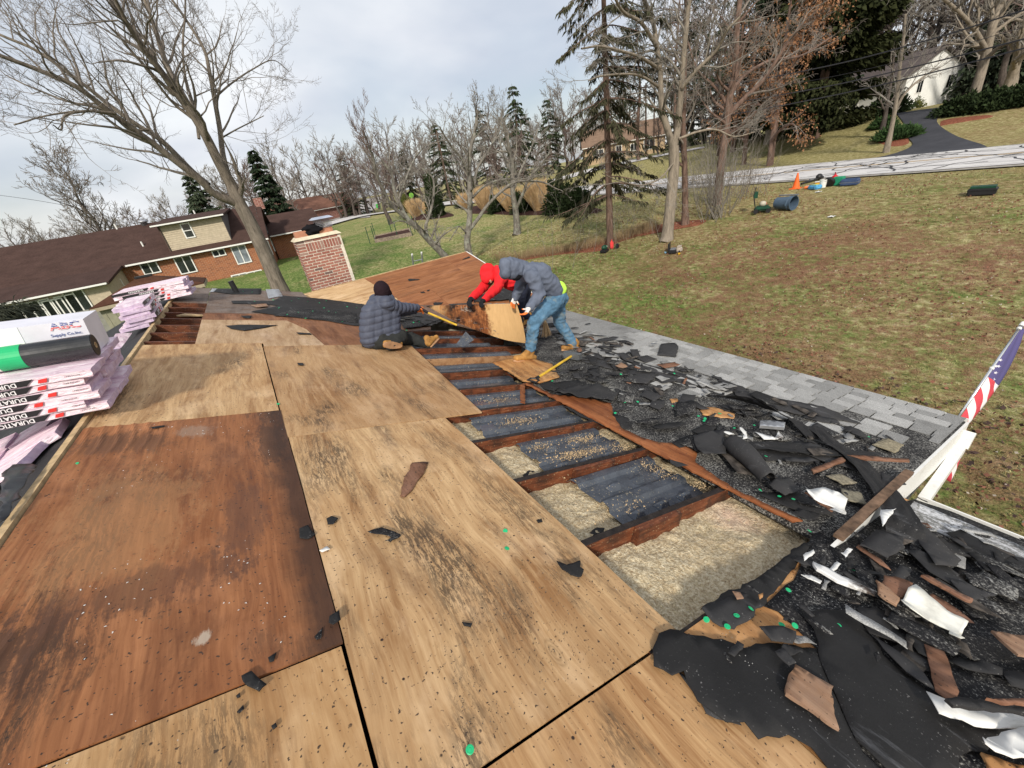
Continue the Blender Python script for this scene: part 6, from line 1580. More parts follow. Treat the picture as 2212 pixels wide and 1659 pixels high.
# ================================================================== PEOPLE
def K_(x, y): return ((1180 + x / 6.38) / 1.15733, (620 + y / 6.38) / 1.15733)
def L_(x, y): return ((880 + x / 7.373) / 1.15733, (690 + y / 7.373) / 1.15733)
def fabric(name, c, var=.14, sc=14, weave=260, rough=.9, blot=None):
 m = Mt(name, rough, .15); v = m.co(); f = m.noise(v, sc, 5, .65)
 a = m.ramp(f, [(.3, tuple(x * (1 - var) for x in c)), (.7, tuple(min(1, x * (1 + var)) for x in c))])
 if blot: a = m.mix(m.ramp(m.noise(v, 6, 6, .7), [(.52, 0.), (.68, .7)]), a, blot)
 m.bump(m.noise(v, weave, 2), .15, .002); return m.col(a)
MAT_SKIN = plain('skin', (.46, .25, .17), .5, .4, var=.08)
MAT_HOODY = fabric('grey_blue_fleece', (.115, .135, .185)); MAT_RED = fabric('red_fleece', (.68, .022, .028)); MAT_PUFF = fabric('slate_nylon', (.070, .080, .115), rough=.55)
MAT_JEAN = fabric('worn_denim', (.085, .175, .275), .3, 10, blot=(.22, .23, .19)); MAT_DPANT = fabric('dark_work_trousers', (.028, .030, .030)); MAT_NAVY = fabric('navy_trousers', (.022, .026, .045))
MAT_BOOT = plain('tan_leather', (.40, .20, .055), .75, var=.35); MAT_SOLE = plain('tan_sole', (.42, .24, .13), .85, var=.25); MAT_GLV = fabric('white_glove', (.74, .72, .68)); MAT_GLO = plain('orange_rubber', (.78, .20, .04), .6)
MAT_GLB = fabric('black_glove', (.014, .015, .018)); MAT_NEON = plain('neon_shirt', (.55, .95, .10), .8, var=.08); MAT_BEAN = fabric('dark_plum_knit', (.018, .010, .014)); MAT_BELT = plain('black_belt', (.02, .02, .022), .6, var=.5, scale=60)
def capsule(mb, a, b, ra, rb, n=14):
 a, b = Vector(a), Vector(b); d = b - a; L = d.length
 if L < 1e-5: d = Vector((0, 0, 1)); L = 1e-5
 d = d / L; pts, rad = [], []
 for t in (-90, -65, -40, -18): pts.append(a + d * ra * math.sin(math.radians(t))); rad.append(max(.0008, ra * math.cos(math.radians(t))))
 for k in range(1, 4): pts.append(a.lerp(b, k / 4)); rad.append(ra + (rb - ra) * k / 4)
 for t in (18, 40, 65, 90): pts.append(b + d * rb * math.sin(math.radians(t))); rad.append(max(.0008, rb * math.cos(math.radians(t))))
 mb.tube(pts, rad, n)
def ell(mb, c, r, R=None, n=16):
 M = Matrix.Translation(Vector(c)) @ (R.to_4x4() if R else Matrix.Identity(4)) @ Matrix.Diagonal((*r, 1))
 mb.lathe([(max(.01, math.cos(math.radians(t))), math.sin(math.radians(t))) for t in (-89, -65, -45, -25, -8, 8, 25, 45, 65, 89)], n, M)
def fuse(name, mb, mat, voxel=.012, smooth=6, parent=None, fold=None, mats=None, pick=None):
 me = bpy.data.meshes.new(name); me.from_pydata([tuple(v) for v in mb.v], [], mb.f); o = bpy.data.objects.new(name + '_raw', me); COL.objects.link(o)
 r = o.modifiers.new('r', 'REMESH'); r.mode = 'VOXEL'; r.voxel_size = voxel; s = o.modifiers.new('s', 'SMOOTH'); s.factor = .5; s.iterations = smooth
 dg = bpy.context.evaluated_depsgraph_get(); out = bpy.data.meshes.new_from_object(o.evaluated_get(dg)); out.name = name
 bpy.data.objects.remove(o)
 if fold:
  nv = len(out.vertices); co = np.empty(nv * 3, np.float32); no = np.empty(nv * 3, np.float32); out.vertices.foreach_get('co', co); out.vertex_normals.foreach_get('vector', no)
  co = co.reshape(-1, 3); no = no.reshape(-1, 3); k = np.array([fold(Vector(c), Vector(q)) for c, q in zip(co, no)], np.float32); co += no * k[:, None]; out.vertices.foreach_set('co', co.ravel())
 out.materials.clear()
 for m_ in (mats or [mat]): out.materials.append(m_)
 if pick:
  for p in out.polygons: p.material_index = pick(p.center, p.normal)
 out.polygons.foreach_set('use_smooth', [True] * len(out.polygons)); out.update()
 o = bpy.data.objects.new(name, out); COL.objects.link(o)
 if parent: put_under(o, parent)
 return o
def folds(amp, f=9, s=0):
 return lambda c, n: amp * (1 - 2 * abs(noise.noise(Vector((c.x * f + s, c.y * f, c.z * f * 1.3))))) + amp * .4 * noise.noise(c * f * 3)
def chain(mb, P, R):
 for i in range(len(P) - 1): capsule(mb, P[i], P[i + 1], R[i], R[i + 1])
def hand(mb, wrist, tip, palm_n, s=1.0, curl=.5, thumb=1):
 """palm and five fingers; curls towards palm_n"""
 w, t = Vector(wrist), Vector(tip); d = (t - w).normalized(); nrm = Vector(palm_n); nrm = (nrm - d * nrm.dot(d)).normalized(); side = d.cross(nrm)
 for k in (-.026, 0, .026): capsule(mb, w + side * k * s * .7, w + d * .085 * s + side * k * s, .018 * s, .016 * s, 8)
 for i, (k, L) in enumerate(((-.033, .062), (-.011, .078), (.011, .082), (.033, .072))):
  a = w + d * .09 * s + side * k * s; P = [a]; dd = d.copy()
  for q in range(3):
   ang = curl * (.6 + .5 * q + .05 * i); dd = (d * math.cos(ang) + nrm * math.sin(ang)).normalized(); P.append(P[-1] + dd * L * s * (.45, .32, .25)[q])
  chain(mb, P, [.0105 * s, .0098 * s, .009 * s, .008 * s])
 a = w + d * .025 * s + side * thumb * -.035 * s; P = [a, a + (d * .6 - side * thumb * .7 + nrm * .4).normalized() * .038 * s, a + (d * .8 - side * thumb * .45 + nrm * .9).normalized() * .068 * s]
 chain(mb, P, [.014 * s, .012 * s, .010 * s])
def boot(parent, heel, toe, ankle, s=1.0, label=None, sole=None):
 heel, toe, ankle = Vector(heel), Vector(toe), Vector(ankle); d = (toe - heel).normalized(); up = (ankle - heel); up = (up - d * up.dot(d)).normalized(); sd = d.cross(up); L = (toe - heel).length
 mb = MB()
 for k in (-.018, .018): chain(mb, [heel + up * .05 + sd * k, heel + d * L * .55 + up * .045 + sd * k, toe - d * .04 + up * .036 + sd * k], [.040 * s, .040 * s, .038 * s])
 chain(mb, [heel + d * .07 + up * .06, heel + d * .06 + up * .13, ankle + up * .03], [.052 * s, .052 * s, .058 * s]); chain(mb, [ankle + up * .02, heel + d * L * .55 + up * .07], [.05, .042])
 o = fuse('boot', mb, MAT_BOOT, .010, 3, parent, folds(.002, 20))
 sb = MB(); n = 16; pts = []
 for i in range(n):
  a = 2 * math.pi * i / n; x = math.cos(a); pts.append(heel + d * (L * .5 + (L * .5 + .012) * x) + sd * (.050 * math.sin(a) * (1 + .12 * x)) + up * .012)
 sb.prism(pts, -up * .026); sb.build('sole', sole or MAT_SOLE, o, fix=True)
 lc = MB()
 for q in range(4):
  c = heel + d * (L * .48 - .016 * q) + up * (.095 + .022 * q); lc.tube([c - sd * .03, c + up * .006, c + sd * .03], .0035, 5)
 lc.build('laces', MAT_LWOOD, o)
 return o
def head(mb, c, look, up=(0, 0, 1), s=1.0):
 c = Vector(c); l = Vector(look).normalized(); u = Vector(up); u = (u - l * u.dot(l)).normalized(); sd = l.cross(u)
 R = Matrix((l, sd, u)).transposed(); ell(mb, c, (.098 * s, .078 * s, .115 * s), R); ell(mb, c + l * .03 - u * .06, (.062 * s, .056 * s, .055 * s), R)
 ell(mb, c + l * .098 - u * .012, (.018, .012, .024), R); ell(mb, c + l * .085 - u * .052, (.014, .024, .010), R)
 for k in (-1, 1): ell(mb, c + sd * .078 * k - u * .01, (.018, .010, .03), R); ell(mb, c + l * .085 + sd * .032 * k + u * .02, (.010, .018, .008), R)
 return l, u, sd
def face(parent, c, look, up=(0, 0, 1)):
 c = Vector(c); l = Vector(look).normalized(); u = Vector(up); u = (u - l * u.dot(l)).normalized(); sd = l.cross(u); mb = MB()
 for k in (-1, 1): ell(mb, c + l * .088 + sd * .033 * k + u * .008, (.010, .013, .008), n=8)
 mb.build('eye', MAT_BLACK, parent, smooth=True)
# ---- standing man in the grey hooded top -------------------------------
YM = 4.66
q = lambda x, y, dy=0.0: at_y(*K_(x, y), YM + dy)
pelvis = q(1345, 745); chest = q(1020, 400); neck = q(820, 330); hd = q(640, 345)
hipN, hipF = q(1300, 830, -.10), q(1350, 830, .10); kneeN, ankN = q(985, 1190, -.16), q(935, 1590, -.12); kneeF, ankF = q(1395, 1180, .12), q(1600, 1510, .02)
shN, shF = q(960, 450, -.19), q(850, 430, .20); elN, wrN = q(1085, 740, -.26), q(925, 935, -.28); elF, wrF = q(755, 620, .26), q(690, 790, .28)
mb = MB(); chain(mb, [pelvis, chest, neck, hd], [.11, .13, .055, .06]); chain(mb, [hipN, kneeN, ankN], [.08, .055, .04]); chain(mb, [hipF, kneeF, ankF], [.08, .055, .04])
chain(mb, [chest, shN, elN, wrN], [.1, .055, .042, .030]); chain(mb, [chest, shF, elF, wrF], [.1, .055, .042, .030]); chain(mb, [pelvis, hipN], [.1, .08]); chain(mb, [pelvis, hipF], [.1, .08])
lookN = Vector((-.55, -.1, -.83)); head(mb, hd, lookN, (-.8, 0, .5))
p1 = fuse('person', mb, MAT_SKIN, .014, 3); face(p1, hd, lookN, (-.8, 0, .5))
tag(p1, 'man in grey hooded sweatshirt and blue jeans bending over to lift a plywood sheet', 'person')
mb = MB()
waist = q(1262, 630)
for dy, r in ((-.075, .135), (.075, .135)): chain(mb, [waist + Vector((0, dy, -.01)), q(1160, 520, dy), chest + Vector((.02, dy * 1.1, -.01)), q(880, 370, dy * .8)], [r * .98, r * 1.12, r * 1.08, r * .72])
chain(mb, [q(930, 410, -.06), shN, (shN + elN) / 2, elN, wrN], [.11, .098, .085, .072, .050]); chain(mb, [q(900, 400, .06), shF, (shF + elF) / 2, elF, wrF], [.11, .095, .08, .070, .048])
ell(mb, hd + Vector((.01, 0, .015)), (.135, .128, .142)); chain(mb, [hd + Vector((.05, 0, 0)), neck], [.12, .10]); ell(mb, q(590, 300), (.11, .115, .12)); chain(mb, [q(540, 260), q(520, 400)], [.085, .07]); chain(mb, [q(530, 260, -.04), q(535, 405, -.06)], [.07, .055])
fuse('hooded_sweatshirt', mb, MAT_HOODY, .013, 5, p1, folds(.017, 8))
mb = MB(); ell(mb, q(700, 455, -.03), (.075, .085, .055)); fuse('hood_shade_mask', mb, MAT_CLOTHB, .01, 2, p1)  # black lump in the solid hood: shaded inside and dark mask in one
mb = MB(); chain(mb, [q(1330, 650, -.08), q(1375, 655, -.08)], [.128, .118]); chain(mb, [q(1330, 650, .07), q(1375, 655, .07)], [.128, .118]); fuse('neon_shirt', mb, MAT_NEON, .012, 3, p1, folds(.006, 12))
mb = MB(); chain(mb, [q(1340, 700, -.07), q(1390, 690, -.07)], [.118, .108]); chain(mb, [q(1340, 700, .07), q(1390, 690, .07)], [.118, .108]); fuse('belt', mb, MAT_BELT, .012, 3, p1)
mb = MB();
for hp, kn, an, sy in ((hipN, kneeN, ankN, -1), (hipF, kneeF, ankF, 1)):
 chain(mb, [q(1365, 770, sy * .07), hp + Vector((.02, 0, -.02)), (hp + kn) / 2, kn, (kn * .5 + an * .5), an], [.125, .128, .108, .086, .078, .070])
ell(mb, q(1400, 790), (.10, .15, .11))
fuse('jeans', mb, MAT_JEAN, .013, 4, p1, folds(.014, 11, 4))
F3 = lambda x, y, dy=0: at_y(*F_(x, y), YM + dy)
boot(p1, F3(1632, 1040, -.12), F3(1470, 1042, -.16), F3(1612, 960, -.12)); boot(p1, F3(2015, 958, .02), F3(1885, 950, -.02), F3(1985, 885, .02))
mb = MB(); hand(mb, wrF, q(650, 890, .27), (-.2, -1, -.3), 1.08, .7, 1); g1 = fuse('glove', mb, MAT_GLV, .006, 2, p1, mats=[MAT_GLV, MAT_GLO], pick=lambda c, n: 1 if (Vector(c) - wrF).length > .095 else 0)
mb = MB(); hand(mb, wrN, q(880, 1010, -.28), (-.9, .2, .0), 1.08, .7, -1); fuse('glove', mb, MAT_GLV, .006, 2, p1, mats=[MAT_GLV, MAT_GLO], pick=lambda c, n: 1 if (Vector(c) - wrN).length > .10 else 0)
for w, e in ((wrN, elN), (wrF, elF)):
 mb = MB(); capsule(mb, w + (w - e).normalized() * .01, w + (w - e).normalized() * .05, .042, .036); fuse('glove_cuff', mb, MAT_GLV, .008, 1, p1)
# ---- man in the red hooded top, behind the sheet -----------------------
YR = 5.95
q = lambda x, y, dy=0.0: at_y(*K_(x, y), YR + dy)
pelvis = q(800, 640, .15); chest = q(470, 420, .05); neck = q(370, 400, 0); hd = q(270, 420, -.05)
hipN, hipF = q(760, 700, -.05), q(830, 700, .25); kneeN, kneeF = pelvis + Vector((-.25, -.1, -.45)), pelvis + Vector((-.02, .2, -.5)); ft = RP(1.6, 5.95).z
ankN, ankF = Vector((kneeN.x + .1, kneeN.y + .1, RP(1.2, 6).z + .12)), Vector((kneeF.x + .25, kneeF.y + .1, RP(1.7, 6).z + .12))
shN, shF = q(480, 440, -.18), q(345, 420, .2); elN, wrN = q(400, 640, -.30), q(200, 820, -.48); elF, wrF = q(170, 640, -.05), q(-10, 810, -.38)
mb = MB(); chain(mb, [pelvis, chest, neck, hd], [.11, .13, .055, .06]); chain(mb, [pelvis, hipN, kneeN, ankN], [.1, .08, .055, .04]); chain(mb, [pelvis, hipF, kneeF, ankF], [.1, .08, .055, .04])
chain(mb, [chest, shN, elN, wrN], [.1, .055, .042, .030]); chain(mb, [chest, shF, elF, wrF], [.1, .055, .042, .030]); lk = Vector((-.45, -.55, -.7)); head(mb, hd, lk, (-.6, -.2, .7))
p2 = fuse('person', mb, MAT_SKIN, .014, 3); face(p2, hd, lk, (-.6, -.2, .7)); tag(p2, 'man in bright red hooded top leaning over behind the lifted plywood sheet', 'person')
mb = MB()
for dy in (-.08, .08): chain(mb, [q(730, 590, dy + .1), q(600, 520, dy), chest + Vector((0, dy, 0)), q(400, 400, dy)], [.13, .14, .14, .10])
chain(mb, [q(480, 430, -.08), shN, (shN + elN) / 2, elN, wrN], [.11, .10, .085, .072, .05]); chain(mb, [q(400, 410, .08), shF, (shF + elF) / 2, elF, wrF], [.11, .092, .08, .068, .048])
ell(mb, hd + Vector((0, .02, .02)), (.13, .13, .145)); ell(mb, q(255, 470, -.08), (.115, .10, .10)); chain(mb, [hd, neck], [.12, .1])
fuse('hooded_sweatshirt', mb, MAT_RED, .013, 5, p2, folds(.016, 8, 7))
mb = MB(); ell(mb, q(290, 530, -.13), (.06, .05, .055)); fuse('beard', mb, fabric('dark_beard', (.03, .018, .012)), .008, 2, p2, folds(.004, 40))
mb = MB(); ell(mb, q(285, 505, -.12), (.058, .05, .06)); chain(mb, [q(290, 520, -.17), q(300, 540, -.17)], [.022, .02]); fuse('nose', mb, MAT_SKIN, .008, 1, p2)
mb = MB()
for hp, kn, an in ((hipN, kneeN, ankN), (hipF, kneeF, ankF)): chain(mb, [pelvis, hp, (hp + kn) / 2, kn, an], [.13, .13, .11, .09, .07])
fuse('trousers', mb, MAT_NAVY, .014, 4, p2, folds(.009, 10, 3))
for a in (ankN, ankF): boot(p2, a + Vector((.06, 0, -.11)), a + Vector((-.22, -.05, -.09)), a + Vector((.03, 0, 0)))
mb = MB(); hand(mb, wrN, wrN + (wrN - elN), (-.2, -.6, -1), 1.1, .9, 1); fuse('glove', mb, MAT_GLB, .006, 2, p2)
mb = MB(); hand(mb, wrF, wrF + (wrF - elF) + Vector((0, 0, -.05)), (-.2, -.6, -1), 1.1, .9, -1); fuse('glove', mb, MAT_GLB, .006, 2, p2)
for w, e in ((wrN, elN), (wrF, elF)):
 mb = MB(); capsule(mb, w, w + (w - e).normalized() * .05, .045, .04); fuse('glove_cuff', mb, MAT_GLB, .008, 1, p2)
# ---- seated man with the quilted jacket --------------------------------
YS = 5.75
q = lambda x, y, dy=0.0: at_y(*L_(x, y), YS + dy)
seat = q(480, 1175, .05); chest = q(500, 560, .05); neck = q(530, 400, .03); hd = q(565, 270, .02)
mb = MB(); chain(mb, [seat, chest, neck, hd], [.12, .13, .055, .06]); lk = Vector((.75, .55, -.35)); head(mb, hd, lk)
shR, shL = q(640, 500, -.10), q(440, 470, .25); elR, wrR = q(900, 590, -.02), q(1195, 580, .10); elL, wrL = q(850, 660, .30), q(1150, 640, .22)
hipR, hipL = q(560, 1190, -.08), q(640, 1160, .22); kneeR = q(900, 1120, -.06); ankR = q(700, 1280, -.22); kneeL, ankL = q(1090, 1150, .12), q(1400, 1275, .05)
chain(mb, [chest, shR, elR, wrR], [.1, .055, .042, .030]); chain(mb, [chest, shL, elL, wrL], [.1, .055, .042, .030]); chain(mb, [seat, hipR, kneeR, ankR], [.1, .08, .055, .04]); chain(mb, [seat, hipL, kneeL, ankL], [.1, .08, .055, .04])
p3 = fuse('person', mb, MAT_SKIN, .014, 3); tag(p3, 'man in quilted slate blue jacket sitting on the roof with his back turned', 'person')
mb = MB(); ell(mb, hd + Vector((-.01, -.01, .01)), (.112, .108, .132)); ell(mb, hd + Vector((.045, .02, -.06)), (.075, .08, .09)); chain(mb, [hd, neck], [.1, .085]); fuse('balaclava', mb, MAT_BEAN, .01, 3, p3, folds(.003, 18))
mb = MB()
for sx_, r in ((-.13, 1.0), (-.03, 1.05), (.08, 1.05), (.17, .95)):
 chain(mb, [q(520, 1150) + Vector((sx_ * 1.12, -.02, .05)), q(500, 900) + Vector((sx_ * 1.08, 0, 0)), q(510, 640) + Vector((sx_, 0, 0)), q(520, 480) + Vector((sx_ * .72, 0, -.01))], [.135 * r, .14 * r, .135 * r, .095 * r])
for sh_, el_, wr_ in ((shR, elR, wrR), (shL, elL, wrL)): chain(mb, [sh_, (sh_ + el_) / 2, el_, (el_ + wr_) / 2, wr_], [.105, .092, .082, .07, .052])
capsule(mb, q(520, 420), q(535, 380), .085, .08)
ax_ = (wrR - shR).normalized()
def quilt(c, n):
 d = (c - shR).dot(ax_)
 if (c - shR - ax_ * max(0, d)).length < .14 and d > .05: w = abs(math.sin(d * math.pi / .075))
 else: w = abs(math.sin((c.z + .04 * c.x) * math.pi / .088))
 return .017 * (w ** .45) - .012 + .004 * noise.noise(c * 14)
fuse('quilted_jacket', mb, MAT_PUFF, .011, 2, p3, quilt)
mb = MB(); chain(mb, [q(430, 1215), hipR, kneeR, q(760, 1250, -.2), ankR], [.13, .125, .10, .085, .07]); chain(mb, [q(460, 1200, .2), hipL, kneeL, ankL], [.13, .125, .095, .062]); ell(mb, q(400, 1210, .05), (.17, .14, .09))
fuse('trousers', mb, MAT_DPANT, .013, 4, p3, folds(.01, 10, 8))
# folded foot shows its sole to us, the other boot rests among the rafters
h_, t_ = q(910, 1285, -.26), q(590, 1265, -.30); boot(p3, h_, t_, h_ + Vector((-.06, .16, .03)))
h_, t_ = q(1450, 1300, .0), q(1545, 1195, .1); boot(p3, h_, h_ + (t_ - h_).normalized() * .26, q(1405, 1250, .02))
mb = MB(); hand(mb, wrR, wrR + (wrR - elR), (.3, .3, -1), 1.0, .9, 1); fuse('glove', mb, MAT_GLO, .006, 2, p3, mats=[MAT_GLV, MAT_GLO], pick=lambda c, n: 1 if (Vector(c) - wrR).length > .03 else 0)
mb = MB(); hand(mb, wrL, wrL + (wrL - elL), (.3, .3, -1), 1.0, .9, -1); fuse('glove', mb, MAT_GLO, .006, 2, p3)
# ================================================================== LIFTED PLYWOOD SHEET AND TOOLS
m = P_LIFT = None
def lift_mat():
 m = Mt('stained_underside', .7, .25); v = m.co('UV') if False else m.co()
 sx = m.n('ShaderNodeSeparateXYZ'); m.l(v, sx.inputs[0]); X = m.m('DIVIDE', sx.outputs['X'], 1.75)
 g = m.noise(m.mp(v, (1, 1, .15)), 40, 4, .6); k = m.noise(v, 5, 7, .7, .5); w = m.m('ADD', X, m.m('MULTIPLY_ADD', k, .30, -.15))
 tan = m.ramp(g, [(.3, (.54, .34, .155)), (.7, (.62, .40, .19))]); red = m.ramp(m.m('ADD', m.m('MULTIPLY', g, .4), m.m('MULTIPLY', k, .6)), [(.35, (.035, .012, .007)), (.5, (.17, .055, .018)), (.65, (.42, .17, .06))])
 f = m.ramp(w, [(.0, 1.), (.03, .3), (.17, .4), (.25, .95), (.66, 1.), (.71, 0.)]); a = m.mix(f, tan, red)
 a = m.mix(m.ramp(w, [(.02, 1.), (.09, 0.)]), a, (.025, .016, .012))
 bl = m.m('MULTIPLY', m.ramp(m.noise(v, 3.2, 6, .7), [(.47, 0.), (.56, 1.)]), m.ramp(w, [(.2, 0.), (.3, 1.), (.55, 1.), (.62, 0.)])); a = m.mix(bl, a, (.018, .012, .010))
 a = m.mix(m.m('MULTIPLY', m.ramp(m.noise(v, 7, 5, .7), [(.60, 0.), (.68, .8)]), m.ramp(w, [(.2, 0.), (.3, 1.), (.58, 1.), (.62, 0.)])), a, (.42, .38, .33))
 m.bump(g, .12, .003); return m.col(a)
TL, TR_ = at_y(*F_(712, 572), 6.45), at_y(*F_(1492, 552), 4.98); BR = at_y(*F_(1572, 892), 5.02)
bot = spline([at_y(*F_(712, 572), 6.45), at_y(*F_(860, 650), 6.15), at_y(*F_(1010, 725), 5.85), at_y(*F_(1200, 800), 5.5), at_y(*F_(1400, 865), 5.2), BR], 8)
top = spline([TL, at_y(*F_(900, 566), 6.05), at_y(*F_(1200, 558), 5.5), TR_], 12)
def res_(L, n): return [L[int(round(i * (len(L) - 1) / n))] for i in range(n + 1)]
n = 30; bt, tp = res_(bot, n), res_(top, n); cols = []
for i in range(n + 1):
 cc_ = []
 for j in range(11):
  t = j / 10; p = bt[i].lerp(tp[i], t); p = p + Vector((.0, -.04 * math.sin(math.pi * t) * (i / n) ** .5, -.01 * math.sin(math.pi * t))); cc_.append(p)
 cols.append(cc_)
mb = MB(); mb.grid(lambda a, b: cols[int(round(a * n))][int(round(b * 10))], n, 10, thick=(.004, .012, .003)); Xd = (TR_ - TL)
o = mb.build('plywood_sheet', lift_mat(), M=Matrix.Translation(TL) @ Xd.to_track_quat('X', 'Z').to_matrix().to_4x4(), fix=True)
tag(o, 'stained plywood sheet being prised up and bent between the three workers', 'plywood')
nl = MB(); rn = random.Random(2)
for k in range(26):
 i = rn.randrange(6, n); p = bt[i] + Vector((rn.uniform(-.02, .02), -.01, rn.uniform(.0, .12))); nl.tube([p, p + Vector((rn.uniform(-.03, .03), -.05, rn.uniform(-.02, .02)))], .0022, 4)
nl.build('nails', MAT_ZINC, o)['kind'] = 'stuff'
# prying tool of the seated man
a, b, c = at_y(*L_(1225, 570), 5.84), at_y(*L_(1395, 675), 5.80), at_y(*L_(1930, 905), 5.62)
t = empty('pry_tool', a, 'yellow shafted prying tool with black grip held by the seated man', 'tool')
MB().tube([a, b], .022, 10).build('grip', MAT_BLACK, t); MAT_YSH = plain('yellow_fibreglass', (.62, .40, .04), .5, var=.25); MB().tube([b, c], .016, 10).build('shaft', MAT_YSH, t)
# sledge lying by the boots: grey block head, yellow shaft, black D grip
a, b, c = hit(*F_(1970, 1000), NP, RP(0, 0, .07)), hit(*F_(1680, 1185), NP, RP(0, 0, .05)), hit(*F_(1560, 1222), NP, RP(0, 0, .04))
t = empty('long_tool', a, 'yellow shafted tool with grey block head lying at the feet of the standing man', 'tool')
MB().tube([a, b], .017, 10).build('shaft', MAT_YSH, t)
d = (a - b).normalized(); s_ = d.cross(NP).normalized(); mb = MB(); mb.obox(a + d * .01, s_ * .26, d * .085, NP * .085); mb.build('head', plain('grey_head', (.17, .18, .19), .5, .5, .5, .2), t)
mb = MB(); e = b - d * .16; mb.tube([b, b - d * .05], .024, 8); mb.tube([b - d * .05, b - d * .09 + s_ * .06, e + s_ * .065, e - s_ * .065, b - d * .09 - s_ * .06, b - d * .05], .014, 8); mb.build('grip', MAT_BLACK, t)
# straw broom behind him
a = at_y(*F_(1745, 770), 5.3); mb = MB(); rn = random.Random(6)
for k in range(150):
 x, y = rn.gauss(0, .02), rn.gauss(0, .01); mb.tube([a + Vector((x * .5, y, .13)), a + Vector((x * 2.3, y * 2.5, -.12))], .0025, 3, cap=False)
t = empty('broom', a, 'worn straw broom head standing behind the legs of the standing man', 'broom'); mb.build('bristles', STRAW, t); MB().tube([a + Vector((0, 0, .10)), a + Vector((.02, .1, .5))], .02, 8).build('handle', MAT_LWOOD, t)
# pry bar in the hand of the man in red
a, b = at_y(*F_(905, 556), 5.75), at_y(*F_(1100, 548), 5.52); MBp = MB(); MBp.tube([a, a.lerp(b, .9), b + Vector((.03, 0, .03))], [.006, .010, .012], 8); tag(MBp.build('pry_bar', MAT_BLACK), 'short black pry bar held by the man in red', 'tool')
# ================================================================== BUNDLES OF SHINGLES ON THE RIDGE
m = Mt('pink_wrap', .32, .6); v = m.co()
f = m.noise(m.mp(v, (.35, 1, 1.6)), 16, 5, .7, .6); a = m.ramp(f, [(.36, (.58, .38, .50)), (.5, (.80, .61, .71)), (.64, (.93, .82, .88))]); m.bump(f, 1., .02); MAT_PINKW = m.col(a)
m = Mt('pink_wrap_shaded_end', .55, .4); v = m.co(); f = m.noise(v, 22, 5, .7, .6); m.bump(f, .7, .01); MAT_PINKE = m.col(m.ramp(f, [(.3, (.44, .33, .50)), (.7, (.66, .54, .68))]))  # end faces: shade put into the colour, a duller lilac copy of the wrap
MAT_BAND = plain('black_print', (.016, .014, .018), .4, .5); MAT_LOGO = plain('red_print', (.70, .045, .040), .45); MAT_PRT = plain('white_print', (.78, .76, .78), .5); MAT_DPR = plain('dark_print', (.10, .07, .09), .6)
def text_mesh(s, size, bold=False, sx=1.0):
 c = bpy.data.curves.new('t', 'FONT'); c.body = s; c.size = size; c.align_x = 'CENTER'; c.align_y = 'CENTER'; c.extrude = .0006; c.resolution_u = 2
 if bold: c.offset = size * .022
 o = bpy.data.objects.new('t', c); COL.objects.link(o); dg = bpy.context.evaluated_depsgraph_get(); me = bpy.data.meshes.new_from_object(o.evaluated_get(dg)); bpy.data.objects.remove(o)
 if sx != 1: me.transform(Matrix.Diagonal((sx, 1, 1, 1)))
 me.name = 'lettering'; return me
TX = {'D': text_mesh('DURATION', .040, True, 1.0), 's': text_mesh('ESTATE GRAY', .013, False), 'ABC': text_mesh('ABC', .075, True, 1.15), 'SC': text_mesh('Supply Co.Inc.', .030, False)}
def put_text(key, mat, M, parent, name='lettering'):
 me = TX[key].copy(); me.materials.clear(); me.materials.append(mat); o = bpy.data.objects.new(name, me); COL.objects.link(o); o.matrix_basis = M; put_under(o, parent); return o
BL, BW, BH = 1.0, .33, .050
def sag_box(L, W, H, seed, amp=.006):
 """rounded, slightly crumpled package"""
 bm = bmesh.new(); bmesh.ops.create_cube(bm, size=1); bmesh.ops.scale(bm, vec=(L, W, H), verts=bm.verts); bmesh.ops.subdivide_edges(bm, edges=bm.edges, cuts=5, use_grid_fill=True)
 for v_ in bm.verts:
  p = v_.co; e = (abs(p.x) / (L/2)) ** 6
  v_.co += Vector((amp * 1.5 * noise.noise(Vector((p.y * 9, p.z * 22, seed))) * (1 if abs(p.x) > L*.49 else 0), amp * noise.noise(Vector((p.x * 7, p.z * 30, seed + 5))), amp * noise.noise(Vector((p.x * 5, p.y * 9, seed + 9))) - .004 * e))
 me = bpy.data.meshes.new('wrap'); bm.to_mesh(me); bm.free(); me.materials.append(MAT_PINKW); me.materials.append(MAT_PINKE)
 for p in me.polygons: p.material_index = 1 if abs(p.normal.x) > .8 else 0; p.use_smooth = False
 return me
WR = [sag_box(BL, BW, BH, s) for s in range(5)]
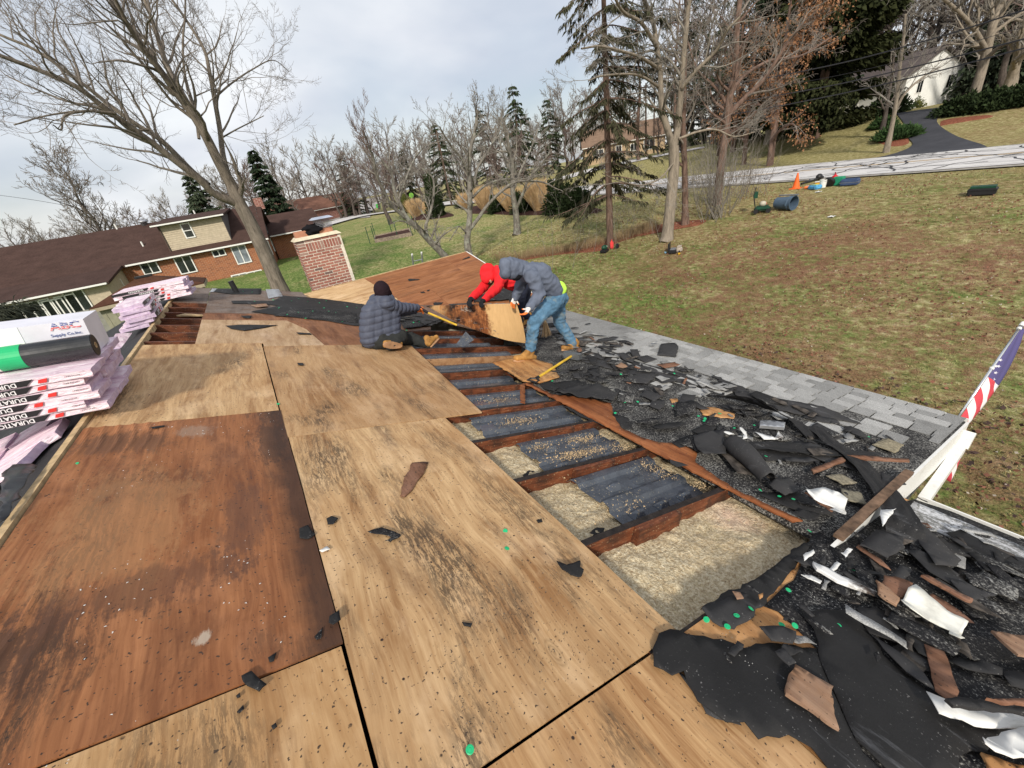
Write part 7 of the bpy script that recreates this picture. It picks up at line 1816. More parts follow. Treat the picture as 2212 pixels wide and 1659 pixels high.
def bundle(c, rz, label, group, seed=0, ry=0.0, prints=True, face=-1, shift=0.0, rx=0.0, dark_end=False, flip=True):
 """face: which long side carries the print"""
 r = empty('shingle_bundle', c, label, 'shingle bundle', group); r.rotation_euler = (rx, ry, rz); M = Matrix.Translation(Vector(c)) @ r.rotation_euler.to_matrix().to_4x4()
 o = bpy.data.objects.new('wrap', WR[seed % 5]); COL.objects.link(o); o.matrix_basis = M @ Matrix.Translation((0, 0, BH / 2)); put_under(o, r)
 if dark_end:
  mb = MB(); mb.hexa([M @ Vector(p) for p in ((BL/2+.002,-BW/2+.02,.008),(BL/2+.010,-BW/2+.02,.008),(BL/2+.010,BW/2-.02,.008),(BL/2+.002,BW/2-.02,.008),(BL/2+.002,-BW/2+.02,BH-.008),(BL/2+.010,-BW/2+.02,BH-.008),(BL/2+.010,BW/2-.02,BH-.008),(BL/2+.002,BW/2-.02,BH-.008))]); mb.build('printed_end', plain('dim_print', (.15, .13, .15), .6, var=.6, scale=30) if 'dim_print' not in bpy.data.materials else bpy.data.materials['dim_print'], r)
 if prints:
  y = face * (BW / 2 + .004)
  def P(x, z, d=0): return M @ Vector((x, y + face * d, z))
  mb = MB(); mb.hexa([P(-.42 + shift, .006), P(.06 + shift, .006), P(.06 + shift, .006, .003), P(-.42 + shift, .006, .003), P(-.42 + shift, BH - .006), P(.10 + shift, BH - .006), P(.10 + shift, BH - .006, .003), P(-.42 + shift, BH - .006, .003)]); mb.build('printed_band', MAT_BAND, r, fix=True)
  mb = MB(); mb.hexa([P(.115 + shift, .010), P(.158 + shift, .010), P(.158 + shift, .010, .004), P(.115 + shift, .010, .004), P(.125 + shift, BH - .016), P(.168 + shift, BH - .012), P(.168 + shift, BH - .012, .004), P(.125 + shift, BH - .016, .004)]); mb.build('logo_patch', MAT_LOGO, r, fix=True)
  F_rot = Matrix.Rotation(math.pi / 2, 4, 'X')
  turn = Matrix.Rotation(math.pi, 4, 'Y') if flip else Matrix.Identity(4)
  T = M @ Matrix.Translation((-.15 + shift, y + face * .0045, BH / 2)) @ turn @ F_rot
  if flip: T = M @ Matrix.Translation((-.085 + shift, y + face * .0045, BH / 2)) @ F_rot @ Matrix.Rotation(math.pi, 4, 'Z')
  put_text('D', MAT_PRT, T, r)
  put_text('s', MAT_DPR, M @ Matrix.Translation((.30 + shift * .9, y + face * .004, .026)) @ F_rot @ Matrix.Rotation(math.pi, 4, 'Z'), r)
 return r
GN = 'shingle bundles in the near stack'; rB = random.Random(12)
ords = ['lowest', 'second lowest', 'third', 'fourth', 'fifth', 'top']
xr_ = [-.37, -.40, -.36, -.35, -.39, -.33]; zz0 = .04
for k in range(6):
 for j, w in enumerate(('front', 'middle', 'rear')):
  if k == 5 and j == 0: pass
  x = xr_[k] - .012 * j + rB.uniform(-.015, .015) + (.0 if k else .04) - (.03 if j == 0 and k in (1, 3) else 0)
  y = 4.03 + j * .345 + rB.uniform(-.008, .008)
  bundle((x, y, zz0 + k * (BH + .003)), rB.uniform(-.02, .02) - .02, f'{w} pink wrapped shingle bundle in the {ords[k]} layer of the near ridge stack', GN, rB.randrange(5), .015 * rB.uniform(-1, 1), prints=(j == 0), shift=(.10, .19, .05, .165, .15, .11)[k])
# bundles propped on the far slope under the stack
for k, (x, y, dz, rz) in enumerate(((-.62, 3.92, 0, .08), (-.70, 3.70, 0, -.12), (-.92, 3.55, .0, .1), (-1.02, 3.95, .085, .05), (-.80, 4.4, 0, .0), (-1.1, 4.35, .09, .1))):
 bundle((x, y, x * math.tan(S) + dz + .02), rz, ('pink bundle edge peeking out right under the printed near stack', 'pink bundle lowest at the left edge of the photograph', 'outer pink bundle on the back slope left of the others', 'upper pink bundle propping the left end of the near stack', 'hidden pink bundle deep behind the near stack', 'rear pink bundle propping the near stack')[k], 'bundles propping the near stack on the back slope', k, ry=-S * .95 if dz == 0 else -S * .6, prints=False)
# carton on top, with the supplier's name
cz = zz0 + 6 * (BH + .003) + .004
bx = empty('carton', (-.30, 4.55, cz), 'white carton with red and blue lettering on top of the near stack', 'box')
MBX = MB(); x0, x1, y0, y1, z0, z1 = -.95, .13, 4.31, 4.70, cz, .625
MAT_CARD = plain('white_carton', (.70, .70, .78), .6, var=.05); MBX.box((x0, y0, z0), (x1, y1, z1)).build('carton_body', MAT_CARD, bx)
MB().box((x0 - .002, y0 - .003, z0), (-.22, y0 - .001, z1)).build('carton_label', plain('carton_bright', (.86, .88, .88), .5, var=.03), bx)
# striped letters: blue above, red below
def split_letters(key, cx, cy, w):
 for nm, lo, hi, mt in (('blue', .0, 1, plain('blue_print', (.06, .09, .36), .5)), ):
  pass
T = Matrix.Translation((.02, y0 - .004, .592)) @ Matrix.Rotation(math.pi / 2, 4, 'X')
m = Mt('abc_print', .5); v = m.co(); sx = m.n('ShaderNodeSeparateXYZ'); m.l(v, sx.inputs[0]); st = m.m('GREATER_THAN', m.m('FRACT', m.m('MULTIPLY', sx.outputs['Y'], 85.)), .34)
c1 = m.mix(m.m('GREATER_THAN', sx.outputs['Y'], .002), (.66, .03, .04), (.045, .07, .33)); MAT_ABC = m.col(m.mix(st, (.80, .80, .84), c1))
put_text('ABC', MAT_ABC, T, bx); put_text('SC', plain('blue_small_print', (.06, .10, .30), .5), Matrix.Translation((.01, y0 - .004, .532)) @ Matrix.Rotation(math.pi / 2, 4, 'X'), bx)
# roll of underlayment
ry_, rz_ = 4.17, cz + .085
rl = empty('underlayment_roll', (-.4, ry_, rz_), 'black roll of roofing underlayment with green and white label lying on the near stack', 'roll')
def cyl(x0, x1, r0, r1, mat, nm, par=rl, n=28):
 MR = Matrix.Translation((0, ry_, rz_)) @ Matrix.Rotation(math.pi / 2, 4, 'Y'); return MB().lathe([(r0 * .999, x0), (r0, x0 + .001), (r1, x1 - .001), (r1 * .999, x1)], n, MR).build(nm, mat, par, smooth=False)
MAT_ROLL = plain('glossy_black_film', (.018, .019, .022), .25, .6, var=.3)
o = cyl(-1.1, .165, .082, .082, MAT_ROLL, 'film'); cyl(-1.05, -.33, .0835, .0835, plain('label_white', (.84, .86, .82), .35, var=.04), 'label'); cyl(-.33, -.20, .0838, .0838, plain('label_green', (.02, .42, .16), .4, var=.1), 'label_band'); cyl(-.74, -.62, .0838, .0838, plain('label_lime', (.40, .72, .05), .4, var=.1), 'label_band')
MR = Matrix.Translation((.166, ry_, rz_)) @ Matrix.Rotation(math.pi / 2, 4, 'Y')
MB().lathe([(.080, 0), (.078, .003), (.022, .003), (.0215, -.02)], 28, MR, close=False).build('roll_end', MAT_BLACK, rl); MB().lathe([(.022, -.01), (.022, .005), (.015, .005), (.015, -.05), (.002, -.05)], 20, MR, close=False).build('core', MAT_LWOOD, rl)
# the near stack, its carton and its roll tip a little down towards the open roof
_p = Vector((.14, 0, .05)); _t = Matrix.Translation(_p) @ Matrix.Rotation(.13, 4, 'Y') @ Matrix.Translation(-_p)
for o in [o for o in COL.objects if o.parent is None and (o.get('group') == GN or o in (bx, rl))]: o.matrix_basis = _t @ o.matrix_basis
# far stack, printed, across the ridge
GF = 'shingle bundles in the far stack'
for k in range(5):
 for j in range(2):
  x = (-.14, -.20, -.13, -.18, -.16)[k] + .02 * j
  bundle((x, 9.45 + j * .36, .045 + k * (BH + .004)), rB.uniform(-.03, .03) - .05, f"{('front', 'rear')[j]} pink bundle in {('bottom', 'second', 'third', 'fourth', 'top')[k]} layer of the far ridge stack", GF, rB.randrange(5), prints=(j == 0), shift=(.02, .10, -.02, .04, -.10)[k])
# middle stack, its printed sides turned to the open roof
GM = 'shingle bundles in the middle stack'
for k in range(6):
 x = (-.20, -.14, -.11, -.14, -.12, -.16)[k]
 bundle((x, 7.82 + rB.uniform(-.05, .05), -.01 + k * (BH + .003)), math.pi / 2 + rB.uniform(-.05, .05), f"pink bundle {('at the bottom', 'second from bottom', 'third up', 'fourth up', 'fifth up', 'on top')[k]} of the middle ridge stack", GM, rB.randrange(5), prints=k > 0, shift=(-.1, .05, -.05, 0, .08, -.02)[k])
bundle((-.42, 7.6, -.20), math.pi / 2 + .1, 'single pink bundle lying low on the back slope under the middle stack', GM, 2, rx=S * .9, prints=False)
bundle((-.50, 7.1, -.23), math.pi / 2 - .05, 'pink bundle lowest on the back slope nearer than the middle stack', GM, 3, rx=S * .9, prints=False)
# loose felt flap at the ridge, lower left
scrap([(20, 1640), (100, 1560), (240, 1550), (285, 1562), (265, 1600), (200, 1700), (100, 1900), (0, 2000)], I_, 'M', .02, plain('glossy_black_felt', (.012, .012, .014), .3, .6), amp=.02, step=.05, name='felt_flap', label='glossy black felt flap folded over the ridge at the lower left', cat='felt', ragged=.01)
# ================================================================== FLAG
b0 = hit(*H_(610, 858), (1, 0, 0), (6.98, 0, 0)); tp_ = hit(*H_(1082, 168), (1, 0, 0), (8.0, 0, 0))
fl = empty('flag', b0, 'striped flag with white stars hanging from a silver pole at the porch corner', 'flag')
dirp = (tp_ - b0).normalized(); b1 = b0 - dirp * .12
MB().tube([b1, b0.lerp(tp_, .5), tp_], [.013, .013, .012], 12).build('pole', plain('polished_aluminium', (.75, .76, .78), .2, .6, .9, .05), fl, smooth=True)
MB().tube([tp_, tp_ + dirp * .05], [.02, .016], 10).build('finial', MAT_WHITE, fl)
for t in (.52, .97): MB().tube([b0.lerp(tp_, t - .01), b0.lerp(tp_, t + .01)], .019, 10).build('ring', MAT_WHITE, fl)
m = Mt('flag_cloth', .75, .2); v = m.co('UV'); sx = m.n('ShaderNodeSeparateXYZ'); m.l(v, sx.inputs[0]); k = m.m('ADD', m.m('MULTIPLY', sx.outputs['X'], 14.), m.m('MULTIPLY', sx.outputs['Y'], 1.9))
st = m.m('GREATER_THAN', m.m('FRACT', m.m('MULTIPLY', k, .5)), .5); a = m.mix(st, (.74, .71, .72), (.52, .06, .08)); a = m.mix(m.m('GREATER_THAN', sx.outputs['X'], .63), a, (.085, .075, .19)); MAT_FLAG = m.col(a)
low = hit(*H_(470, 1325), (1, 0, 0), (7.0, 0, 0))
nu, nv_ = 40, 8; vs, uvs = [], []
for i in range(nu + 1):
 t = i / nu          # 1 at the pole tip, 0 at the hanging lower end
 c = low.lerp(b0, t / .34) if t < .34 else b0.lerp(tp_, (t - .34) / .64 * .97)
 wid = .05 + .19 * math.sin(math.pi * min(1, max(0.02, 1 - t)) ** .8)
 if t < .34: wid = .16 + .06 * math.sin(t / .34 * 3.1)
 for j in range(nv_ + 1):
  s = j / nv_; fold = .012 * math.sin(s * 6 + t * 4)
  vs.append(c + Vector((.66, -.43, -.62)) * wid * s + Vector((0, fold, -.004)) + dirp * 0); uvs.append((t, s))
fs = [[i*(nv_+1)+j, (i+1)*(nv_+1)+j, (i+1)*(nv_+1)+j+1, i*(nv_+1)+j+1] for i in range(nu) for j in range(nv_)]
mb = MB(); mb.add(vs, fs); o = mb.build('cloth', MAT_FLAG, fl, smooth=True); ul = o.data.uv_layers.new(name='UVMap')
for L in o.data.loops: ul.data[L.index].uv = uvs[L.vertex_index]
sol = o.modifiers.new('s', 'SOLIDIFY'); sol.thickness = .002
def star(c, R, N, up, par):
 up = (up - N * up.dot(N)).normalized(); s = up.cross(N); pts = []
 for k in range(10): r = R if k % 2 == 0 else R * .42; a = math.pi * k / 5; pts.append(c + up * r * math.cos(a) + s * r * math.sin(a))
 mb = MB(); mb.prism(pts, -N * .002); mb.build('star', MAT_PRT, par, fix=True)
Nf = (CAM - b0.lerp(tp_, .7)).normalized()
for (zx, zy) in ((925, 430), (888, 478), (910, 478), (858, 528), (888, 528), (832, 576), (872, 578), (850, 620)):
 p = hit(*H_(zx, zy), Nf, b0.lerp(tp_, .6) + Nf * .035); star(p, .017, Nf, dirp, fl)
# ================================================================== THINGS ON THE LAWN
def ground_at(px, py): return gnd(px, py)
# traffic cone
def J_(x, y): return ((1850 + x / 3.403) / 1.15733, (400 + y / 3.403) / 1.15733)
MAT_CONE = plain('orange_cone', (.85, .14, .025), .5, var=.06)
p = ground_at(*J_(473, 243)); c = empty('traffic_cone', p, 'bright orange traffic cone on the verge, left of the tool heap', 'traffic cone')
Mx = Matrix.Translation(p); MB().lathe([(.19, .03), (.17, .06), (.035, .74), (.028, .76), (.026, .755)], 20, Mx).build('cone_body', MAT_CONE, c, smooth=False); MB().box((p.x-.23, p.y-.23, p.z-.01), (p.x+.23, p.y+.23, p.z+.035)).build('base', MAT_CONE, c)
def soft_box(name, label, cat, p, L, W, H, rz, mat, extra=None, bev=.05, group=None, ry=0, rx=0):
 r = empty(name, p, label, cat, group); M = Matrix.Translation(p) @ Matrix.Rotation(rz, 4, 'Z') @ Matrix.Rotation(ry, 4, 'Y') @ Matrix.Rotation(rx, 4, 'X')
 bm = bmesh.new(); bmesh.ops.create_cube(bm, size=1); bmesh.ops.scale(bm, vec=(L, W, H), verts=bm.verts); bmesh.ops.translate(bm, vec=(0, 0, H/2), verts=bm.verts); bmesh.ops.bevel(bm, geom=bm.edges, offset=min(bev, H * .3), segments=3, affect='EDGES')
 me = bpy.data.meshes.new('body'); bm.to_mesh(me); bm.free(); me.materials.append(mat); o = link('body', me); o.matrix_basis = M; put_under(o, r)
 return r, M
def sub(name, par, M, a, b, mat): mb = MB(); mb.hexa([M @ Vector(q) for q in ((a[0],a[1],a[2]),(b[0],a[1],a[2]),(b[0],b[1],a[2]),(a[0],b[1],a[2]),(a[0],a[1],b[2]),(b[0],a[1],b[2]),(b[0],b[1],b[2]),(a[0],b[1],b[2]))]); return mb.build(name, mat, par)
def subtube(name, par, M, pts, r, mat): return MB().tube([M @ Vector(q) for q in pts], r, 8).build(name, mat, par)
MAT_BLUE = plain('blue_case', (.045, .075, .16), .5, var=.15); MAT_GREEN = plain('dark_green_plastic', (.012, .060, .035), .45, var=.2); MAT_GREY = plain('grey_plastic', (.17, .18, .20), .5)
vdir = math.radians(28)
p = ground_at(*J_(930, 215)); r, M = soft_box('case', 'blue grey hard case at the right end of the tool heap by the road', 'case', p, .72, .50, .30, vdir + 1.2, MAT_BLUE)
sub('seam', r, M, (-.365, -.257, .14), (.365, .257, .16), MAT_GREY); subtube('handle', r, M, [(-.12, -.28, .13), (-.1, -.34, .14), (.1, -.34, .14), (.12, -.28, .13)], .015, MAT_BLACK)
p = ground_at(*J_(833, 215)); r, M = soft_box('toolbox', 'green and white box next to the blue case', 'box', p, .42, .36, .40, vdir + 1.1, plain('green_carton', (.02, .26, .14), .5), bev=.03); sub('label', r, M, (-.16, -.185, .18), (.19, -.178, .34), MAT_WHITE)
p = ground_at(*J_(800, 185)); r, M = soft_box('fuel_can', 'red fuel can behind the green and white box', 'can', p, .34, .22, .34, vdir, plain('red_plastic', (.60, .03, .05), .45)); subtube('handle', r, M, [(-.1, 0, .34), (-.09, 0, .42), (.08, 0, .42), (.1, 0, .34)], .02, plain('red_plastic_b', (.5, .03, .05), .5)); subtube('spout', r, M, [(.13, 0, .33), (.17, 0, .45)], .025, MAT_BLACK)
p = ground_at(*J_(752, 228)); r = empty('round_case', p, 'round black case leaning between white bucket and green box', 'case'); MR = Matrix.Translation(p + Vector((0, 0, .22))) @ Matrix.Rotation(math.radians(62), 4, 'Y') @ Matrix.Rotation(.5, 4, 'Z'); MB().lathe([(.22, -.07), (.25, -.04), (.25, .04), (.22, .07)], 22, MR).build('body', MAT_BLACK, r); MB().lathe([(.10, .07), (.08, .085), (.02, .085)], 16, MR).build('hub', MAT_GREY, r)
p = ground_at(*J_(700, 235)); r = empty('bucket', p, 'white plastic bucket in the tool heap by the road', 'bucket'); Mx = Matrix.Translation(p); MB().lathe([(.135, 0), (.155, .34), (.165, .34), (.165, .37), (.150, .37), (.13, .03), (.01, .03)], 22, Mx, close=False).build('body', MAT_WHITE, r); subtube('handle', r, Mx, [(-.16, 0, .34), (-.1, -.15, .30), (.1, -.15, .30), (.16, 0, .34)], .006, MAT_ZINC)
p = ground_at(*J_(635, 248)); r, M = soft_box('bag', 'blue and green printed bag lying before the white bucket', 'bag', p, .55, .40, .20, vdir + .6, plain('blue_bag', (.09, .34, .62), .5, var=.3, scale=9)); sub('print', r, M, (-.2, -.206, .03), (.2, -.201, .16), plain('lime_print', (.25, .60, .12), .5)); sub('print', r, M, (-.15, -.15, .200), (.15, .12, .204), plain('lime_print_b', (.35, .60, .25), .5))
p = ground_at(*J_(575, 245)); r, M = soft_box('orange_bag', 'small orange package left of the blue bag', 'bag', p, .34, .2, .14, vdir + 1.3, plain('orange_bag', (.75, .20, .06), .5)); sub('tag', r, M, (-.1, -.05, .14), (.1, .05, .146), MAT_WHITE)
a, b = ground_at(*J_(520, 215)), ground_at(*J_(700, 165)); d = (b - a).normalized(); r = empty('leaf_blower', a, 'black and grey long tool lying behind the orange package', 'tool')
MB().tube([a + Vector((0, 0, .08)), a.lerp(b, .5) + Vector((0, 0, .09)), b + Vector((0, 0, .12))], [.05, .06, .07], 10).build('tube', MAT_BLACK, r); mb = MB(); ell(mb, a.lerp(b, .82) + Vector((0, 0, .18)), (.2, .16, .17)); mb.build('motor', MAT_BLACK, r, smooth=True); mb = MB(); mb.obox(a.lerp(b, .45) + Vector((0, 0, .17)), d * .3, Vector((0, 0, .08)), d.cross(Vector((0, 0, 1))) * .1); mb.build('housing', MAT_GREY, r)
p = ground_at(*J_(655, 225)); r, M = soft_box('yellow_box', 'small yellow box between the blue bag and the black tool', 'box', p + Vector((.2, .1, 0)), .25, .2, .2, .4, plain('yellow_box', (.75, .42, .05), .5)); sub('lid', r, M, (-.13, -.105, .19), (.13, .105, .215), MAT_WHITE)
# lidded barrel on its side
p = ground_at(*J_(375, 425)); r = empty('trash_barrel', p, 'blue grey trash barrel lying on its side on the lawn', 'barrel'); ra = at_d(*J_(420, 425), 21) - at_d(*J_(300, 425), 21)
ax = Vector((ra.x * .9 - .35, ra.y * .9 - .55, 0)).normalized(); zx_ = Vector((0, 0, 1)); sy_ = zx_.cross(ax); RB = Matrix((sy_, zx_, ax)).transposed().to_4x4(); MR = Matrix.Translation(p + Vector((0, 0, .30)) - ax * .42) @ RB
m_bar = plain('blue_grey_barrel', (.075, .115, .17), .45, var=.12)
MB().lathe([(.02, 0), (.23, 0), (.245, .02), (.275, .62), (.305, .63), (.305, .68), (.29, .69), (.31, .83), (.315, .84), (.29, .84), (.275, .68), (.235, .04), (.02, .03)], 28, MR, close=False).build('body', m_bar, r, smooth=False)
for k in (-1, 1): MB().obox(MR @ Vector((k * .32, 0, .66)), (MR.to_3x3() @ Vector((.05, 0, 0))), (MR.to_3x3() @ Vector((0, .12, 0))), (MR.to_3x3() @ Vector((0, 0, .05)))).build('handle', m_bar, r)
mb = MB(); mb.tube([MR @ Vector((.0, .33, .1)), MR @ Vector((.05, .34, .95))], .03, 8); mb.build('strap', MAT_GREY, r)
# small green engine machine
p = ground_at(*J_(185, 445)); r = empty('lawn_mower', p, 'dark green push mower left of the blue barrel', 'mower'); M = Matrix.Translation(p) @ Matrix.Rotation(math.radians(28), 4, 'Z')
bm_ = bmesh.new(); bmesh.ops.create_cube(bm_, size=1); bmesh.ops.scale(bm_, vec=(.55, .62, .18), verts=bm_.verts); bmesh.ops.bevel(bm_, geom=bm_.edges, offset=.06, segments=3, affect='EDGES'); me = bpy.data.meshes.new('deck'); bm_.to_mesh(me); bm_.free(); me.materials.append(MAT_GREEN); o = link('deck', me); o.matrix_basis = M @ Matrix.Translation((0, 0, .2)); put_under(o, r)
for sx_ in (-1, 1):
 for sy in (-1, 1): MB().lathe([(.02, -.025), (.10, -.025), (.105, 0), (.10, .025), (.02, .025)], 16, M @ Matrix.Translation((sx_ * .31, sy * .25, .10)) @ Matrix.Rotation(math.pi / 2, 4, 'Y')).build('wheel', MAT_BLACK, r)
mb = MB(); ell(mb, M @ Vector((0, 0, .38)), (.15, .15, .13)); mb.build('engine', plain('cream_engine', (.45, .42, .34), .5), r, smooth=True); mb = MB(); ell(mb, M @ Vector((.12, -.1, .36)), (.08, .07, .08)); mb.build('air_filter', plain('red_filter', (.45, .05, .03), .5), r, smooth=True)
mb = MB()
for k in (-1, 1): mb.tube([M @ Vector((k * .24, .3, .25)), M @ Vector((k * .23, .42, .8)), M @ Vector((k * .2, .35, 1.12))], .016, 8)
mb.tube([M @ Vector((-.2, .35, 1.12)), M @ Vector((.2, .35, 1.12))], .018, 8); mb.build('handlebar', MAT_BLACK, r); mb = MB(); mb.obox(M @ Vector((0, .32, .80)), M.to_3x3() @ Vector((.36, 0, 0)), M.to_3x3() @ Vector((0, .16, 0)), M.to_3x3() @ Vector((0, 0, .26))); mb.build('grass_box', MAT_GREEN, r)
# dark crate far right
p = ground_at(*J_(2050, 295)); r, M = soft_box('crate', 'black and green plastic crate alone on the lawn at the right', 'crate', p, .72, .45, .24, vdir + 1.2, MAT_BLACK, bev=.03); sub('lid', r, M, (-.32, -.2, .24), (.32, .2, .30), MAT_GREEN); sub('rim', r, M, (-.375, -.24, .16), (.375, .24, .19), MAT_BLACK)
# things at the foot of the forked tree
p = gnd(*B_(695, 1092)); r, M = soft_box('tool_case', 'open black tool case at the foot of the forked tree', 'case', p, .46, .34, .16, .5, MAT_BLACK, bev=.03); sub('lid', r, M, (-.23, .14, .12), (.23, .19, .42), MAT_BLACK); sub('tray', r, M, (-.18, -.12, .16), (.18, .1, .19), MAT_GREY)
p = gnd(*B_(722, 1088)); r, M = soft_box('paper_bag', 'crumpled beige bag beside the open black tool case', 'bag', p, .3, .22, .22, .3, plain('beige_paper', (.48, .42, .36), .8, var=.2)); sub('fold', r, M, (-.12, -.06, .2), (.12, .06, .27), plain('beige_paper_b', (.40, .35, .30), .8))
p = gnd(*B_(722, 1100)); r, M = soft_box('yellow_drill', 'small yellow power tool on the grass before the beige bag', 'tool', p, .18, .08, .1, .4, plain('yellow_plastic', (.72, .42, .03), .5)); sub('grip', r, M, (-.02, -.03, .08), (.04, .03, .17), MAT_BLACK)
p = gnd(*B_(663, 1095)); r, M = soft_box('blue_bottle', 'tiny blue and white item left of the black tool case', 'bottle', p, .16, .08, .08, 1., plain('pale_blue', (.25, .45, .62), .5)); sub('cap', r, M, (.08, -.02, .02), (.12, .02, .06), MAT_WHITE)
# things at the foot of the spruce
p = gnd(*B_(400, 1090)); r, M = soft_box('green_machine', 'dark green engine machine in a black tub by the leaf strip', 'machine', p, .46, .34, .16, .4, MAT_BLACK, bev=.04); mb = MB(); ell(mb, M @ Vector((0, 0, .24)), (.17, .13, .13)); mb.build('engine', MAT_GREEN, r, smooth=True); mb = MB(); ell(mb, M @ Vector((.05, -.1, .28)), (.05, .05, .04)); mb.build('cap', plain('pale_green', (.25, .38, .28), .5), r, smooth=True)
p = gnd(*B_(432, 1076)); r, M = soft_box('red_can', 'upright red jerry can by the leaf strip at the spruce foot', 'can', p, .24, .16, .40, .8, plain('red_jerry', (.70, .03, .03), .45), ry=.25); subtube('spout', r, M, [(.05, 0, .38), (.12, 0, .52)], .03, plain('red_spout', (.55, .03, .03), .5))
p = gnd(*B_(455, 1072)); r, M = soft_box('black_can', 'small black box right of the red jerry can', 'box', p, .3, .2, .22, .6, MAT_BLACK); sub('trim', r, M, (-.1, -.103, .08), (.1, -.1, .13), plain('red_trim', (.5, .03, .03), .5))
# scrap of paper on the lawn
for zx, zy, lab in ((780, 485, 'crumpled white paper on the lawn below the barrel'), (1245 * 0 + 667, 275, 'tiny white scrap near the white bucket')):
 p = gnd(*J_(zx, zy)); mb = MB(); mb.grid(lambda a, b: p + Vector(((a-.5)*.3, (b-.5)*.2, .03 + .05 * noise.noise(Vector((a*4, b*4, zx))))), 6, 5); tag(mb.build('paper', MAT_WHITE, smooth=True), lab, 'paper')
# ladder behind the wing
l0, l1 = at_y(*G_(1043, 812), 14.25), at_y(*G_(1118, 797), 14.25); r = empty('ladder', (l0.x, 15.6, -4.2), 'aluminium ladder leaning behind the brown wing roof, two rail tops showing', 'ladder')
e0_, e1_ = Vector((l0.x, 15.7, -4.3)), Vector((l1.x + .0, 15.7, -4.3))
for a, b in ((l0, e0_), (l1, e1_)): bar(a, b, .03, .09, (0, 1, .3)).build('rail', MAT_ALU, r); MB().tube([a - (b - a).normalized() * .03, a + (b - a).normalized() * .05], .03, 8).build('end_cap', MAT_WHITE, r)
for k in range(11): t = .07 + k * .09; MB().tube([l0.lerp(e0_, t), l1.lerp(e1_, t)], .016, 6).build('rung', MAT_ALU, r)
# raised garden bed with netting posts
g = [gnd(*G_(*q)) for q in ((752, 720), (745, 690), (1035, 655), (1030, 640))]
A0, A1, A2, A3 = gnd(*G_(755, 718)), gnd(*G_(1045, 662)), gnd(*G_(1020, 628)), gnd(*G_(760, 685)); r = empty('garden_bed', A0, 'raised wooden garden bed with thin black corner posts on the back lawn', 'garden bed')
MAT_GW = plain('grey_timber', (.25, .20, .155), .85, var=.3)
for a, b in ((A0, A1), (A1, A2), (A2, A3), (A3, A0)): bar(a + Vector((0, 0, .15)), b + Vector((0, 0, .15)), .08, .36).build('side_board', MAT_GW, r)
mb = MB(); mb.prism([p + Vector((0, 0, .22)) for p in (A0, A1, A2, A3)], (0, 0, -.2)); mb.build('soil', MAT_MULCH, r, fix=True)
for p in (A0, A0.lerp(A1, .62), A1, A2, A3, A3.lerp(A2, .5), A0 + Vector((-.5, .1, 0)), A1.lerp(A2, .5) + Vector((.5, 0, 0))): MB().tube([p, p + Vector((0, 0, 1.55))], .035, 6).build('post', MAT_GREEN, r)
# utility poles and overhead cables
MAT_POLE = plain('pole_wood', (.09, .06, .045), .9, var=.3); MAT_CAB = plain('cable', (.03, .03, .035), .6)
def upole(px, py, d, H, label, cross=True, r_=.16, p=None):
 p = p or bearing(px, py, d); r = empty('utility_pole', p, label, 'utility pole'); MB().tube([p - Vector((0, 0, .3)), p + Vector((0, 0, H))], [r_, r_ * .65], 10).build('pole', MAT_POLE, r)
 if cross:
  MB().box((p.x - 1.1, p.y - .06, p.z + H - .6), (p.x + 1.1, p.y + .06, p.z + H - .45)).build('cross_arm', MAT_POLE, r)
  for k in (-1, -.4, .4, 1): MB().tube([p + Vector((k, 0, H - .45)), p + Vector((k, 0, H - .25))], .05, 6).build('insulator', MAT_GREY, r)
 return p
U1 = upole(*G_(1360, 435), 72, 10.5, 'dark utility pole beside the road in the middle distance')
U2 = upole(1395, 378, 78, 9.5, 'pale utility pole in front of the tan house'); U3 = upole(1412, 358, 88, 11, 'second utility pole just right of the pale one')
U4 = upole(1748 - 200, 380, 58, 10, 'pale utility pole right of the forked tree', r_=.2)
# four cables passing over the road from right to left
def cable(pxs, d0, d1, label, r=.022):
 pts = [at_d(px, py, d0 + (d1 - d0) * i / (len(pxs) - 1)) for i, (px, py) in enumerate(pxs)]; P = spline(pts, 10); o = MB().tube(P, r, 5).build('power_line', MAT_CAB); return tag(o, label, 'cable', 'overhead power lines on the right')
cable([(2290, 0), (2212, 22), (2000, 88), (1800, 140), (1600, 178), (1450, 200)], 30, 46, 'topmost overhead cable crossing the upper right corner', .035)
cable([(2290, 30), (2212, 58), (2000, 118), (1800, 165), (1600, 200), (1450, 222)], 30, 46, 'thin overhead cable just under the topmost one', .012)
cable([(2290, 62), (2212, 84), (2000, 138), (1800, 184), (1600, 220), (1450, 246)], 30, 46, 'third overhead cable down at the upper right', .035)
cable([(2290, 84), (2212, 104), (2000, 160), (1800, 206), (1600, 244), (1450, 268)], 30, 46, 'lowest overhead cable in front of the white house', .035)
cable([(-60, 414), (60, 430), (150, 445)], 150, 130, 'faint distant cable at the far left edge', .04)
